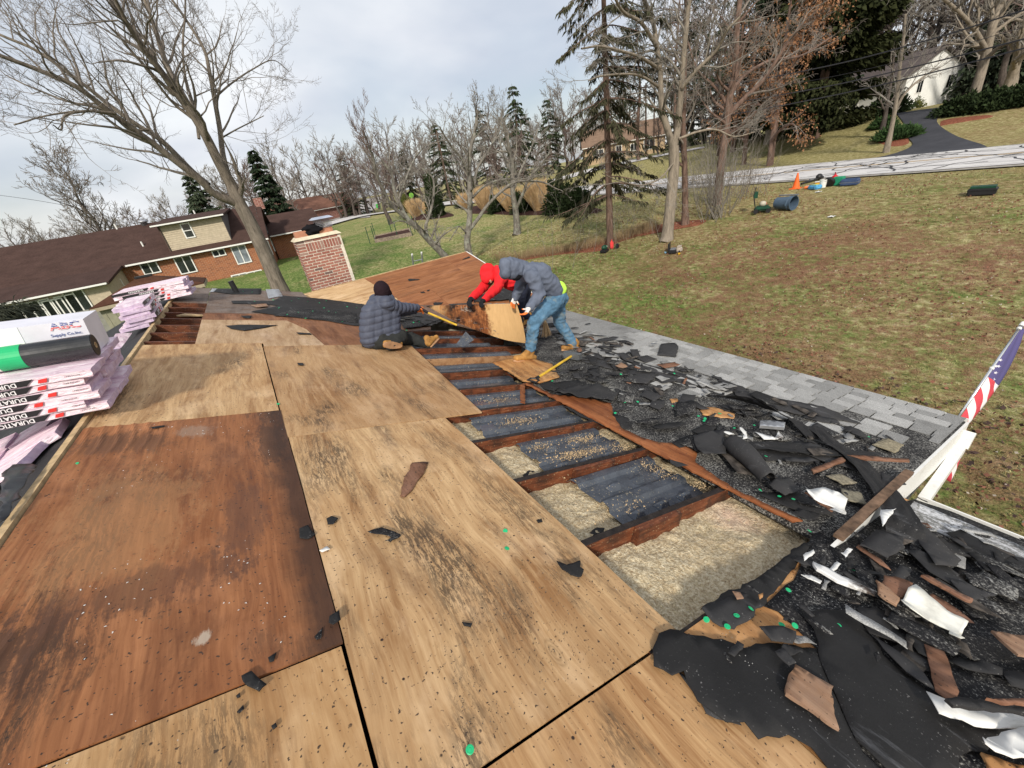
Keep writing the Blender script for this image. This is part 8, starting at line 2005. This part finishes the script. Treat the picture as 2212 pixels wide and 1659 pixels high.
# bright sign and bin by the road
p = gnd(*G_(780, 440)); r, M = soft_box('green_bin', 'bright green bin at the mouth of the side lane', 'bin', p + Vector((0, 0, .0)), 1.2, .7, 1.1, .3, plain('bright_green', (.05, .48, .08), .5), bev=.08); sub('lid', r, M, (-.62, -.38, 1.08), (.62, .38, 1.16), plain('bin_white', (.6, .66, .6), .5))
p = gnd(*G_(1060, 440)); r = empty('lime_sign', p, 'lime green round sign above the pampas grass near the road', 'sign'); MB().tube([p, p + Vector((0, 0, 2.2))], .05, 6).build('post', MAT_ZINC, r); MB().lathe([(.01, -.02), (.5, -.02), (.5, .02), (.01, .02)], 16, Matrix.Translation(p + Vector((0, -.1, 2.4))) @ Matrix.Rotation(math.pi / 2, 4, 'X')).build('disc', plain('lime_paint', (.16, .38, .05), .6), r)
# ================================================================== SCRAPS ON THE ROOF
MAT_CAP = plain('green_cap', (.010, .42, .17), .4, .5, var=.1)
def cap_mesh():
 mb = MB(); mb.lathe([(.0145, 0), (.0150, .0015), (.011, .003), (.0105, .0018), (.006, .0018), (.0055, .003), (.001, .0034)], 16); o = mb.build('t', MAT_CAP); me = o.data; bpy.data.objects.remove(o)
 for p in me.polygons: p.use_smooth = False
 return me
CAPM = cap_mesh(); capr = random.Random(33)
def cap(conv, x, y, plane='M', h=.03, s=1.25, label=None):
 to, fr = PL[plane]; u, v = to(*conv(x, y), h); o = bpy.data.objects.new('cap_nail', CAPM); COL.objects.link(o)
 N = {'M': NM, 'P': NP, 'W': NW}[plane]; q = N.to_track_quat('Z', 'Y').to_matrix().to_4x4() @ Matrix.Rotation(capr.gauss(0, .25), 4, 'X') @ Matrix.Rotation(capr.gauss(0, .25), 4, 'Y')
 o.matrix_basis = Matrix.Translation(fr(u, v, h)) @ q @ Matrix.Scale(s * .72, 4); tag(o, label or 'round green plastic cap nail left on the torn felt', 'cap nail', 'green cap nails')
for x, y, lab in ((330, 345, 'green cap nail on the dark red brown sheet near the ridge'), (1202, 86, 'tiny green cap nail on the seam between two tan sheets'), (2183, 635, 'upper of two green cap nails on black grit of the tan sheet'), (2190, 710, 'lower of two green cap nails on black grit of the tan sheet'), (2030, 1580, 'largest green cap nail, lowest in the photo on the tan sheet')): cap(C_3, x, y, 'M', .006, 1.25, lab)
for x, y in ((840, 1018), (930, 1048), (1032, 970), (970, 1000), (1165, 1040), (1222, 1044), (1408, 1045), (1285, 635), (1194, 890), (1480, 808), (1635, 590)): cap(D_, x, y, 'M', .03)
for x, y in ((1072, 458), (1215, 497), (1155, 485), (1097, 312), (960, 190), (900, 128), (832, 155), (835, 148), (1047, 178), (1355, 375), (1540, 228)): cap(D_, x, y, 'P', .035)
for x, y in ((720, 207), (797, 302), (930, 143), (1218, 297), (1410, 632), (1455, 670), (1460, 655), (1575, 612), (1525, 755), (830, 525), (930, 520), (752, 608), (1207, 553), (200, 345), (255, 355), (590, 320), (130, 200), (695, 115)): cap(E_, x, y, 'P', .035, 1.35)
for x, y in ((1260, 1300), (1290, 1290), (1330, 1302), (1400, 1330), (1350, 1345), (1290, 1350), (1450, 1350), (1380, 1308), (1500, 1325), (1205, 1330), (1240, 1360), (1420, 1345), (1480, 1390), (1320, 1375), (1410, 1300), (1540, 1330), (1180, 1295), (1100, 1302), (1050, 1258), (1090, 1262)): cap(A_, x, y, 'M', .018, 1.5)
for x, y in ((490, 690), (510, 660), (600, 712), (650, 708), (780, 668), (540, 780)): cap(F_, x, y, 'M', .05, 1.4)
MAT_BARKY = ply('weathered_splinter', (.10, .045, .025), (.30, .16, .10), 4.4, .5, .3); MAT_OFF = ply('offcut_wood', (.22, .12, .07), (.48, .31, .20), 8.8, .3, .2, grey=.3)
D1 = [ # (polygon, view, plane, height, material, label, category, extra)
 ([(1780,345),(1850,342),(1830,392),(1762,480),(1745,496),(1728,490),(1742,425)], C_3, 'M', .006, MAT_BARKY, 'brown splintered bark like wood piece on the big tan sheet', 'splinter', dict(amp=.006, thick=.006, name='wood_splinter')),
 ([(1410,585),(1432,574),(1461,586),(1440,611),(1415,611)], C_3, 'M', .004, MAT_FELT, 'small black felt scrap on the tan sheet below the splinter', 'scrap', {}),
 ([(1293,630),(1330,613),(1362,650),(1332,671),(1294,666)], C_3, 'M', .006, MAT_FELT, 'black felt scrap on the edge between red brown and tan sheets', 'scrap', dict(amp=.015)),
 ([(1590,645),(1650,628),(1732,655),(1688,694),(1662,690),(1690,668),(1610,656)], C_3, 'M', .005, MAT_GRIT2, 'bow shaped shingle scrap lying on the middle of the tan sheet', 'scrap', dict(amp=.015)),
 ([(1423,1020),(1466,993),(1473,1035),(1440,1058),(1420,1045)], C_3, 'M', .006, MAT_FELT, 'curled black scrap at the corner of the red brown sheet', 'scrap', dict(amp=.02)),
 ([(1358,1096),(1396,1052),(1387,1102),(1368,1108)], C_3, 'M', .006, MAT_GRIT2, 'thin grey scrap beside the curled black one', 'scrap', {}),
 ([(1158,1186),(1195,1163),(1184,1200),(1165,1205)], C_3, 'M', .006, MAT_FELT, 'tiny dark scrap at the lower edge of the red brown sheet', 'scrap', {}),
 ([(1043,1266),(1086,1244),(1152,1300),(1120,1332),(1060,1300)], C_3, 'M', .010, MAT_FELT, 'flat black felt scrap bridging the seam of the nearest tan sheet', 'scrap', dict(amp=.004)),
 ([(1995,1030),(2040,1036),(2034,1052),(2005,1046)], C_3, 'M', .004, MAT_FELT, 'small oval black scrap low on the tan sheet', 'scrap', {}),
 ([(1380,722),(1412,704),(1426,716),(1392,729)], C_3, 'M', .005, MAT_WHITE, 'white paint chip on the tan sheet beside the seam', 'chip', {}),
 ([(653,190),(712,181),(708,188),(660,197)], C_3, 'M', .008, MAT_FELT, 'thin black sliver at the top of the red brown sheet', 'scrap', {}),
 ([(1020,1350),(1035,1336),(1040,1352),(1026,1360)], C_3, 'M', .004, MAT_FELT, 'small black crumb on the nearest tan sheet', 'crumb', {}),
 ([(1023,1420),(1052,1388),(1055,1405),(1035,1425)], C_3, 'M', .004, MAT_GRIT2, 'narrow grey crumb on the nearest tan sheet', 'crumb', {}),
 ([(1172,1480),(1192,1466),(1198,1482),(1180,1496)], C_3, 'M', .004, MAT_FELT, 'dark crumb right of the narrow grey one', 'crumb', {}),
 ([(190,775),(232,800),(292,778),(290,812),(306,822),(292,850),(250,846),(214,818)], D_, 'M', .006, MAT_FELT, 'crumpled black felt scrap near the edge of the open rafters', 'scrap', dict(amp=.02)),
 ([(105,590),(128,585),(132,598),(112,602)], D_, 'M', .006, MAT_FELT, 'small square black scrap close to the open rafters', 'scrap', {}),
 ([(332,650),(365,625),(402,628),(395,645),(345,664)], D_, 'M', -.12, MAT_FELT, 'black felt scrap on the insulation by the second rafter', 'scrap', {}),
 ([(42,410),(65,378),(98,382),(92,400),(50,418)], D_, 'M', -.12, MAT_FELT, 'black felt scrap on the insulation of the far bay', 'scrap', {}),
 ([(975,1408),(1040,1404),(1200,1405),(1135,1418),(1055,1430),(1000,1422)], A_, 'M', .008, MAT_FELT, 'long arrow shaped black felt piece on the pale sheet', 'scrap', dict(amp=.004)),
 ([(1040,1366),(1090,1368),(1080,1376),(1050,1374)], A_, 'M', .008, MAT_FELT, 'small dark piece above the arrow shaped one', 'scrap', {}),
 ([(1280,1438),(1340,1440),(1345,1446),(1290,1446)], A_, 'M', .008, MAT_FELT, 'thin dark sliver on the brown sheet left of the seated man', 'scrap', {}),
 ([(1285,1570),(1310,1570),(1312,1580),(1290,1580)], A_, 'M', .006, MAT_FELT, 'lone dark crumb in the middle of the far tan sheet', 'crumb', {}),
 ([(1085,1320),(1150,1314),(1160,1325),(1110,1330)], A_, 'M', .016, MAT_OFF, 'pale broken wood on the valley felt', 'splinter', dict(thick=.008)),
 ([(553,340),(575,335),(657,340),(640,347),(560,356)], F_, 'W', .006, MAT_FELT, 'black arrow shaped felt piece in the middle of the brown wing', 'scrap', dict(amp=.004)),
 ([(1022,168),(1080,142),(1092,152),(1040,168)], F_, 'W', .006, MAT_FELT, 'slim black felt piece near the top corner of the wing', 'scrap', dict(amp=.004)),
 ([(768,545),(790,538),(858,540),(840,558),(780,564)], F_, 'W', .006, MAT_FELT, 'dark felt piece on the wing just above the lifted sheet tip', 'scrap', dict(amp=.004)),
 ([(658,450),(690,446),(704,458),(665,458)], F_, 'W', .006, MAT_FELT, 'left of two tiny dark pieces on the wing seam', 'scrap', {}), ([(715,438),(742,430),(735,442),(720,445)], F_, 'W', .006, MAT_FELT, 'right of two tiny dark pieces on the wing seam', 'scrap', {}),
 # porch
 ([(265,455),(340,422),(480,400),(640,425),(772,452),(745,520),(600,520),(450,500),(330,478)], E_, 'P', .04, MAT_FELT3, 'crumpled black felt sheet streaked with silvery white near the wood band', 'felt', dict(amp=.05, step=.05)),
 ([(150,385),(240,365),(310,410),(270,445),(190,420)], E_, 'P', .03, MAT_FELT, 'black felt square at the near end of the yellow shafted tool', 'felt', {}),
 ([(1112,72),(1228,76),(1250,102),(1232,165),(1085,150)], E_, 'P', .03, MAT_FELT2, 'dark shingle square tipped up on the pale shingles near the eave', 'shingle', dict(amp=.012, tilt=(.12, 0))),
 ([(1285,465),(1392,472),(1340,632),(1218,600)], E_, 'P', .03, MAT_FELT2, 'dark rectangular felt scrap in the middle of the porch roof', 'felt', dict(amp=.02)),
 ([(1230,540),(1400,520),(1380,600),(1240,640)], E_, 'P', .045, MAT_GRIT2, 'granule covered scrap over the dark rectangle', 'shingle', dict(amp=.015)),
 ([(955,470),(980,432),(1140,470),(1060,520)], E_, 'P', .04, MAT_FELT2, 'stack of ribbed dark shingle tabs on the porch roof', 'shingle', dict(amp=.01)),
 ([(1360,815),(1480,785),(1600,780),(1625,955),(1440,985),(1395,930)], E_, 'P', .05, MAT_FELT2, 'grey black felt square beside the big felt curl', 'felt', dict(amp=.03, curl=.04)),
 ([(1890,690),(1960,685),(2090,702),(2085,745),(1890,730)], E_, 'P', .05, MAT_ALU, 'short bright metal trim piece on the porch roof', 'trim', dict(amp=.002, thick=.03, ragged=.001, name='metal_trim')),
 ([(1735,725),(1790,762),(1795,812),(1750,828),(1772,785),(1745,755)], E_, 'P', .05, MAT_WHITE, 'small curved white scrap right of the felt curl', 'scrap', dict(name='paint_chip')),
 ([(1855,768),(1930,790),(2012,812),(2040,760),(2078,812),(2010,834),(1925,826)], E_, 'P', .04, MAT_DW, 'white and rusty metal strip on the porch roof', 'scrap', dict(name='metal_strip', amp=.02)),
 ([(1603,760),(1640,758),(1692,780),(1650,784)], E_, 'P', .09, MAT_WHITE, 'small white chip on top of the felt curl', 'chip', dict(name='paint_chip')),
 ([(840,690),(1060,650),(1180,655),(1000,700)], E_, 'P', .05, MAT_GRIT2, 'long dark shingle strip beside the wood band', 'shingle', dict(amp=.02)),
 ([(1180,985),(1250,1000),(1330,1030),(1240,1050),(1190,1020)], E_, 'P', .03, MAT_FELT2, 'dark scrap lying across the reddish wood band', 'felt', dict(amp=.02)),
 ([(1105,205),(1155,200),(1218,222),(1160,245)], E_, 'P', .03, MAT_SH, 'single pale shingle tab, nearest the tool head', 'shingle', dict(amp=.004, thick=.006)),
 ([(1385,365),(1440,335),(1535,370),(1440,405)], E_, 'P', .03, MAT_SH, 'single pale shingle tab in the centre of the porch roof', 'shingle', dict(amp=.006, thick=.006)),
 ([(1515,395),(1600,372),(1715,400),(1600,430)], E_, 'P', .03, MAT_SH, 'wide pale shingle tab right of the centre one', 'shingle', dict(amp=.006, thick=.008)),
 ([(1070,325),(1110,315),(1185,340),(1120,362)], E_, 'P', .03, MAT_SH, 'pale shingle tab left of the centre one', 'shingle', dict(amp=.006, thick=.006)),
 ([(1970,610),(2060,600),(2160,650),(2040,672)], E_, 'P', .03, MAT_SH, 'pale shingle tab under the long curved felt strip', 'shingle', dict(amp=.006, thick=.006)),
 ([(750,245),(800,215),(850,250),(800,262)], E_, 'P', .05, MAT_OFF, 'light brown dead leaf like chip near the tool head', 'chip', dict(amp=.02)),
 ([(1280,380),(1310,340),(1320,355),(1300,385)], E_, 'P', .04, MAT_BARKY, 'curled rusty leaf standing among the shingles', 'leaf', dict(amp=.03)),
 ([(1555,262),(1620,235),(1692,268),(1655,302)], D_, 'P', .03, plain('tan_granules', (.30, .26, .18), .95, var=.3, scale=60, bump=.8), 'tan shingle square on the black felt at the porch end', 'shingle', dict(amp=.006, thick=.006)),
 ([(1590,382),(1640,400),(1702,440),(1620,458),(1595,420)], D_, 'P', .05, MAT_FELT2, 'dark shingle corner overlapping the curved felt strip', 'shingle', dict(amp=.012)),
 ([(1355,400),(1420,388),(1490,430),(1430,440)], D_, 'P', .03, plain('tan_granules_b', (.26, .23, .17), .95, var=.3, scale=60, bump=.8), 'tan shingle patch beneath the felt curl end', 'shingle', dict(amp=.006, thick=.006)),
 ([(1420,455),(1500,470),(1535,525),(1430,500)], D_, 'P', .03, plain('tan_granules_c', (.22, .20, .15), .95, var=.3, scale=60, bump=.8), 'olive tan shingle patch left of the curved strip', 'shingle', dict(amp=.006, thick=.006)),
 ([(1105,435),(1190,400),(1245,455),(1180,482)], D_, 'P', .06, MAT_FELT2, 'folded black felt lump at the end of the curl', 'felt', dict(amp=.03, curl=-.03)),
 ([(1290,372),(1425,320),(1440,335),(1302,392)], D_, 'P', .05, MAT_BARKY, 'reddish wooden stick on the porch end', 'splinter', dict(amp=.004, thick=.012, name='wood_splinter')),
 ([(1440,312),(1712,328),(1716,340),(1530,333)], D_, 'P', .05, MAT_BARKY, 'long thin reddish stick right of the other stick', 'splinter', dict(amp=.004, thick=.012, name='wood_splinter')),
 # lower deck
 ([(1262,475),(1340,474),(1400,495),(1440,520),(1433,588),(1396,598),(1362,566),(1392,545),(1300,510)], D_, 'M', .17, MAT_WHITE, 'bent white metal bracket with nail holes at the rake end', 'metal', dict(name='white_metal', amp=.02, curl=.05, thick=.002)),
 ([(1262,475),(1280,476),(1385,548),(1378,560)], D_, 'M', .16, MAT_BARKY, 'rusty strip beneath the bent white bracket', 'splinter', dict(name='wood_splinter', thick=.01)),
 ([(1590,548),(1658,542),(1600,618)], D_, 'M', .16, MAT_DW, 'grey white triangular metal flap beneath the curved strip', 'metal', dict(name='white_metal', amp=.01)),
 ([(1295,780),(1340,800),(1440,850),(1570,912),(1560,925),(1400,865),(1312,812)], D_, 'M', .05, MAT_DW, 'long white rope like strip of caulked trim', 'trim', dict(name='white_trim', amp=.01, thick=.014)),
 ([(1243,836),(1290,838),(1335,862),(1325,880),(1270,855)], D_, 'M', .04, MAT_WHITE, 'white bent metal scrap below the rake board', 'metal', dict(name='white_metal', amp=.02)),
 ([(1355,815),(1400,772),(1418,785),(1380,825)], D_, 'M', .05, MAT_WHITE, 'small pale metal flap beside the long white trim', 'metal', dict(name='white_metal', amp=.01)),
 ([(1418,735),(1450,712),(1470,720),(1440,758)], D_, 'M', .05, MAT_DW, 'white scrap above the long white trim', 'metal', dict(name='white_metal', amp=.01)),
 ([(1255,745),(1300,722),(1306,735),(1262,768)], D_, 'M', .12, MAT_WHITE, 'small white strip on the dark rafter end', 'metal', dict(name='white_metal', amp=.01)),
 ([(1722,908),(1760,930),(1955,1055),(1938,1090),(1930,1105),(1938,1130),(1912,1144),(1868,1112),(1882,1082),(1800,1040),(1700,1000),(1664,960),(1690,925)], D_, 'M', .07, MAT_DW if False else plain('gutter_white', (.76, .75, .68), .45, .4, var=.22, scale=9), 'large bright white piece of torn gutter on the felt', 'metal', dict(name='gutter_piece', amp=.02, curl=.05, thick=.002)),
 ([(1600,842),(1650,845),(1722,882),(1680,932),(1640,915),(1592,905)], D_, 'M', .07, MAT_BARKY, 'reddish brown broken plywood scrap left of the white gutter', 'offcut', dict(name='plywood_offcut', thick=.010, amp=.02)),
 ([(1562,868),(1620,900),(1668,940),(1655,972),(1600,940),(1575,920)], D_, 'M', .09, MAT_OFF, 'pinkish plywood scrap touching the white gutter piece', 'offcut', dict(name='plywood_offcut', thick=.010, amp=.02)),
 ([(1220,1220),(1384,1316),(1375,1350),(1386,1420),(1408,1505),(1178,1350),(1180,1305)], D_, 'M', .035, MAT_OFF, 'large tan plywood offcut lying on the black felt at bottom right', 'offcut', dict(name='plywood_offcut', thick=.012, amp=.004)),
 ([(1785,1335),(1860,1372),(1990,1410),(2300,1440),(2300,1500),(2100,1500),(1990,1492),(1840,1430)], D_, 'M', .06, MAT_WHITE, 'long white metal sheet under the splintered board at right', 'metal', dict(name='white_metal', amp=.02)),
 ([(1865,1370),(2300,1412),(2300,1450),(1900,1402)], D_, 'M', .11, MAT_FELT3, 'silvery grey splintered board over the white sheet', 'splinter', dict(name='wood_splinter', thick=.014, amp=.008)),
 ([(2040,1370),(2300,1372),(2300,1400),(2110,1392)], D_, 'M', .15, MAT_BARKY, 'reddish splinter on top of the silvery board', 'splinter', dict(name='wood_splinter', thick=.014, amp=.008)),
 ([(2000,1572),(2040,1545),(2100,1522),(2300,1510),(2300,1660),(2100,1638),(2010,1602)], D_, 'M', .06, MAT_WHITE, 'bright white crumpled metal at the bottom right corner', 'metal', dict(name='white_metal', amp=.05, curl=.03)),
 ([(2020,1600),(2150,1645),(2300,1680),(2300,1740),(2060,1700)], D_, 'M', .03, P_S7, 'orange plywood patch under the crumpled white metal', 'offcut', dict(name='plywood_offcut', thick=.01, amp=.003)),
 ([(2065,1075),(2300,1110),(2300,1200),(2180,1180),(2120,1130)], D_, 'M', .08, MAT_OFF, 'pinkish brown board end at the right edge', 'offcut', dict(name='plywood_offcut', thick=.012, amp=.01)),
 ([(1500,700),(1570,638),(1690,660),(1686,722),(1620,752),(1560,722)], D_, 'M', .07, MAT_FELT2, 'dark brown black shingle square right of the rake board', 'shingle', dict(amp=.015)),
 ([(1690,570),(1762,602),(1942,762),(1920,790),(1830,782),(1760,690)], D_, 'M', .09, MAT_FELT2, 'long dark shingle strip pointing down to the right', 'shingle', dict(amp=.01, tilt=(0, .06))),
 ([(1940,820),(2050,822),(2182,900),(2180,940),(1980,872)], D_, 'M', .06, MAT_GRIT, 'granule covered shingle strip near the lower gutter', 'shingle', dict(amp=.02)),
 ([(1760,840),(1790,840),(1985,940),(1975,952),(1850,890)], D_, 'M', .07, MAT_BARKY, 'thin reddish split board right of the white gutter piece', 'splinter', dict(name='wood_splinter', thick=.012)),
 ([(1885,850),(1990,880),(2090,920),(1990,935),(1930,900)], D_, 'M', .06, MAT_OFF if False else MAT_FELT2, 'brown black shingle piece behind the thin reddish board', 'shingle', dict(amp=.02)),
 ([(1160,1145),(1180,1130),(1258,1150),(1220,1175),(1180,1185)], D_, 'M', .04, MAT_FELT3, 'grey blue shingle corner on the torn felt below the cap nails', 'shingle', dict(amp=.02)),
 ([(1558,1170),(1580,1160),(1590,1190),(1575,1205)], D_, 'M', .05, MAT_GRIT2, 'small round stone like crumb on the black felt', 'crumb', dict(amp=.02)),
 ([(950,900),(985,905),(1000,930),(970,935)], D_, 'M', .04, MAT_OFF, 'small orange wood chip at the corner of the open bay', 'chip', {}), ([(1062,915),(1085,905),(1082,925),(1068,935)], D_, 'M', .05, P_S7, 'bright orange wood chip beside the small one', 'chip', {}),
 ([(1205,560),(1250,545),(1330,570),(1290,600)], D_, 'P', .03, MAT_FELT3, 'silvery smudged scrap near the end of the reddish band', 'scrap', {}),
]
for poly, cv, pl_, h, mt, lab, cat, ex in D1:
 ex = dict(ex); nm = ex.pop('name', {'scrap': 'felt_scrap', 'felt': 'felt_scrap', 'shingle': 'shingle_scrap'}.get(cat, cat)); to, _ = PL[pl_]
 pts = [Vector(to(*cv(*p), h)) for p in poly]; sz = max((a - b).length for a in pts for b in pts)
 scrap(poly, cv, pl_, h, mt, name=nm, label=lab, cat=cat, step=ex.pop('step', max(.02, min(.09, sz / 7))), amp=ex.pop('amp', min(.012, sz * .08)), ragged=ex.pop('ragged', min(.006, sz * .03)), **ex)
# ribbons of felt that rise off the roof
def ribbon(path, conv, plane, hs, w, mat, label, roll=None, thick=.003, nm='felt_strip', cat='felt', n=8):
 to, fr = PL[plane]; C2 = [fr(*to(*conv(*p), h), h) for p, h in zip(path, hs)]; C2 = spline(C2, n); N = {'M': NM, 'P': NP}[plane]; mb = MB(); L = len(C2)
 ro = spline([Vector((a, b, 0)) for a, b in zip(roll or [0] * len(path), w if hasattr(w, '__len__') else [w] * len(path))], n); rows = []
 for i, c in enumerate(C2):
  d = (C2[min(i+1, L-1)] - C2[max(i-1, 0)]).normalized(); s = d.cross(N).normalized(); a = ro[i].x; ww = ro[i].y; row = []
  for j in range(9):
   t = j / 8 - .5; e = s * math.cos(a) + N * math.sin(a); row.append(c + e * ww * t + N * (.012 * noise.noise(Vector((i * .3, j * .5, w if not hasattr(w, '__len__') else 1)))))
  rows.append(row)
 mb.grid(lambda a, b: rows[int(round(a * (L - 1)))][int(round(b * 8))], L - 1, 8, thick=N * -thick); return tag(mb.build(nm, mat, fix=True), label, cat)
cv = lambda x, y: E_(x, y)
ribbon([(1480, 465), (1620, 478), (1800, 505), (1960, 560), (2080, 620), (2212, 700), (2330, 800)], E_, 'P', [.02, .06, .10, .12, .10, .06, .04], [.05, .10, .14, .15, .14, .15, .15], MAT_FELT, 'long curling black felt strip arching over the pale shingles', roll=[0, .5, .8, .7, .4, .2, 0])
ribbon([(1310, 185), (1380, 250), (1470, 310), (1560, 400), (1640, 500), (1690, 600), (1705, 690)], D_, 'P', [.05, .06, .06, .07, .07, .06, .0], [.14, .15, .16, .16, .17, .18, .20], MAT_FELT, 'wide black felt strip curving down off the porch end', roll=[0, .1, .15, .1, -.1, -.2, -.2])
ribbon([(1010, 262), (1150, 268), (1300, 285), (1450, 300), (1600, 300)], D_, 'P', [.03, .05, .05, .05, .04], [.10, .16, .14, .10, .05], MAT_FELT, 'black felt strip running right from the big curl')
# the big curl: part of a tube
to, fr = PL['P']; A = fr(*to(*E_(1680, 850), .08), .08); B = fr(*to(*E_(1960, 1140), .07), .07); d = (B - A).normalized(); s_ = d.cross(NP).normalized(); mb = MB()
def curlf(a, b):
 ang = -2.2 + 4.6 * b; r = .085 * (1 - .25 * a); c = A.lerp(B, a) + NP * .03 * math.sin(a * 3); return c + s_ * math.sin(ang) * r * (1 + .15 * math.sin(a * 5)) + NP * (math.cos(ang) * r) + d * .03 * noise.noise(Vector((a * 3, b * 4, 0)))
mb.grid(curlf, 22, 18, thick=NP * -.003); tag(mb.build('felt_curl', MAT_FELT2, fix=False, smooth=True), 'big grey black curl of felt rolled like a half pipe on the porch roof', 'felt')
# many small torn pieces, one object each
rq = random.Random(99); MAT_BRG = plain('brown_black_back', (.085, .072, .062), .85, var=.6, scale=12, bump=.4); mats = [MAT_FELT, MAT_FELT2, MAT_GRIT2, MAT_GRIT, MAT_BRG, MAT_FELT3, MAT_BARKY, MAT_FELT2, MAT_SH]
def litter(n, plane, u0, u1, v0, v1, h0, group, label, smax=.34, avoid=None, wts=None):
 to, fr = PL[plane]; k = 0
 while k < n:
  u, v = rq.uniform(u0, u1), rq.uniform(v0, v1)
  if avoid and avoid(u, v): continue
  L = smax * rq.uniform(.15, 1) ** 1.5 + .03; W = L * rq.uniform(.18, .6); a = rq.gauss(.4, .8) if rq.random() < .6 else rq.uniform(0, 3.14); pts = []; m_ = rq.choice((4, 4, 5, 6))
  for i in range(m_):
   t = 2 * math.pi * (i + rq.uniform(-.2, .2)) / m_ + .78; x, y = L / 2 * max(-1, min(1, math.cos(t) * 1.35)), W / 2 * max(-1, min(1, math.sin(t) * 1.35)); pts.append((u + x * math.cos(a) - y * math.sin(a), v + x * math.sin(a) + y * math.cos(a)))
  mt = rq.choices(mats, wts or [4, 4, 5, 4, 4, 2, 1.3, 3, 3])[0]
  scrap(pts, plane=plane, h=h0 + rq.uniform(0, .035), mat=mt, uvpoly=True, name='shingle_scrap' if mt in (MAT_GRIT, MAT_GRIT2, MAT_SH) else 'felt_scrap' if mt is not MAT_BARKY else 'wood_splinter', label=label, cat='scrap', group=group, step=max(.03, L / 4), amp=.012, ragged=.004, tilt=(rq.gauss(0, .07), rq.gauss(0, .07)), thick=.003); k += 1
litter(230, 'P', .25, 1.95, .65, 6.0, .01, 'small torn scraps on the porch roof', 'small torn roofing scrap among the litter on the porch roof', .32, avoid=lambda u, v: v > 4.3 and u < 1.1)
litter(60, 'P', 1.2, 2.6, 3.6, 7.4, .02, 'small torn scraps on the porch roof', 'small torn roofing scrap among the litter on the porch roof', .42, wts=[4, 4, 3, 2, 4, 3, 1, 4, 4])
litter(150, 'M', 3.3, 5.3, -1.0, .42, .03, 'small torn scraps on the lower deck', 'small torn roofing scrap on the felt of the lower deck', .28, avoid=lambda u, v: u < 3.9 and v < -.1)
litter(16, 'M', 3.1, 4.2, 7.0, 8.8, .04, 'small torn scraps beyond the seated man', 'small torn scrap on the deck beyond the seated man', .3)
litter(20, 'M', 2.5, 3.9, .30, .60, .03, 'small scraps at the corner of the open bay', 'small dark scrap at the corner of the open rafter bay', .14)
# crumbs too small to count
def crumbs(n, plane, u0, u1, v0, v1, s0, s1, mat, label, h=.004, fn=None):
 to, fr = PL[plane]; V, F = [], []; r = random.Random(n)
 for _ in range(n):
  u, v = r.uniform(u0, u1), r.uniform(v0, v1)
  if fn and not fn(u, v, r): continue
  s = r.uniform(s0, s1); a = r.uniform(0, 6.28); b = len(V)
  for dx, dy, dz in ((1, 0, 0), (-.2, .7, 0), (-.9, -.3, 0), (0, 0, .5)): V.append(tuple(fr(u + s * (dx * math.cos(a) - dy * math.sin(a)), v + s * (dx * math.sin(a) + dy * math.cos(a)), h + s * dz)))
  F += [(b, b+1, b+3), (b+1, b+2, b+3), (b+2, b, b+3)]
 tag(link('crumbs', np_mesh('crumbs', V, F, mat)), label, 'crumbs', kind='stuff')
cl_ = lambda u, v, r: noise.noise(Vector((u * 2.2, v * 2.2, 3))) + r.uniform(-.25, .25) > .05
crumbs(2600, 'M', .05, 2.48, -.4, 5.9, .0015, .005, MAT_FELT, 'black crumbs of roofing strewn over the plywood', fn=cl_)
crumbs(500, 'M', .05, 1.2, 1.2, 3.7, .002, .006, MAT_WHITE, 'white paint flecks on the red brown sheet', fn=lambda u, v, r: noise.noise(Vector((u * 3, v * 3, 8))) > .1)
crumbs(9000, 'P', .15, 2.2, .6, 7.5, .002, .006, plain('grey_granules', (.36, .355, .34), .9, var=.3), 'pale granules strewn over the porch roof', h=.012, fn=cl_)
crumbs(5000, 'M', 2.6, 5.3, -1.0, .55, .0015, .0045, bpy.data.materials['grey_granules'], 'pale granules strewn over the lower felt', h=.022, fn=cl_)
crumbs(2600, 'M', 1.5, 2.5, .7, 2.4, .0015, .004, MAT_GRIT, 'grey granules on the big tan sheet', fn=lambda u, v, r: noise.noise(Vector((u * 3, v * 1.6, 12))) + r.uniform(-.2, .2) > .18)
crumbs(16000, 'M', 2.3, 4.3, .62, 3.8, .003, .009, plain('insulation_bits', (.62, .52, .32), .95, var=.35, scale=80), 'loose bits of insulation in the open bays', h=-.128)
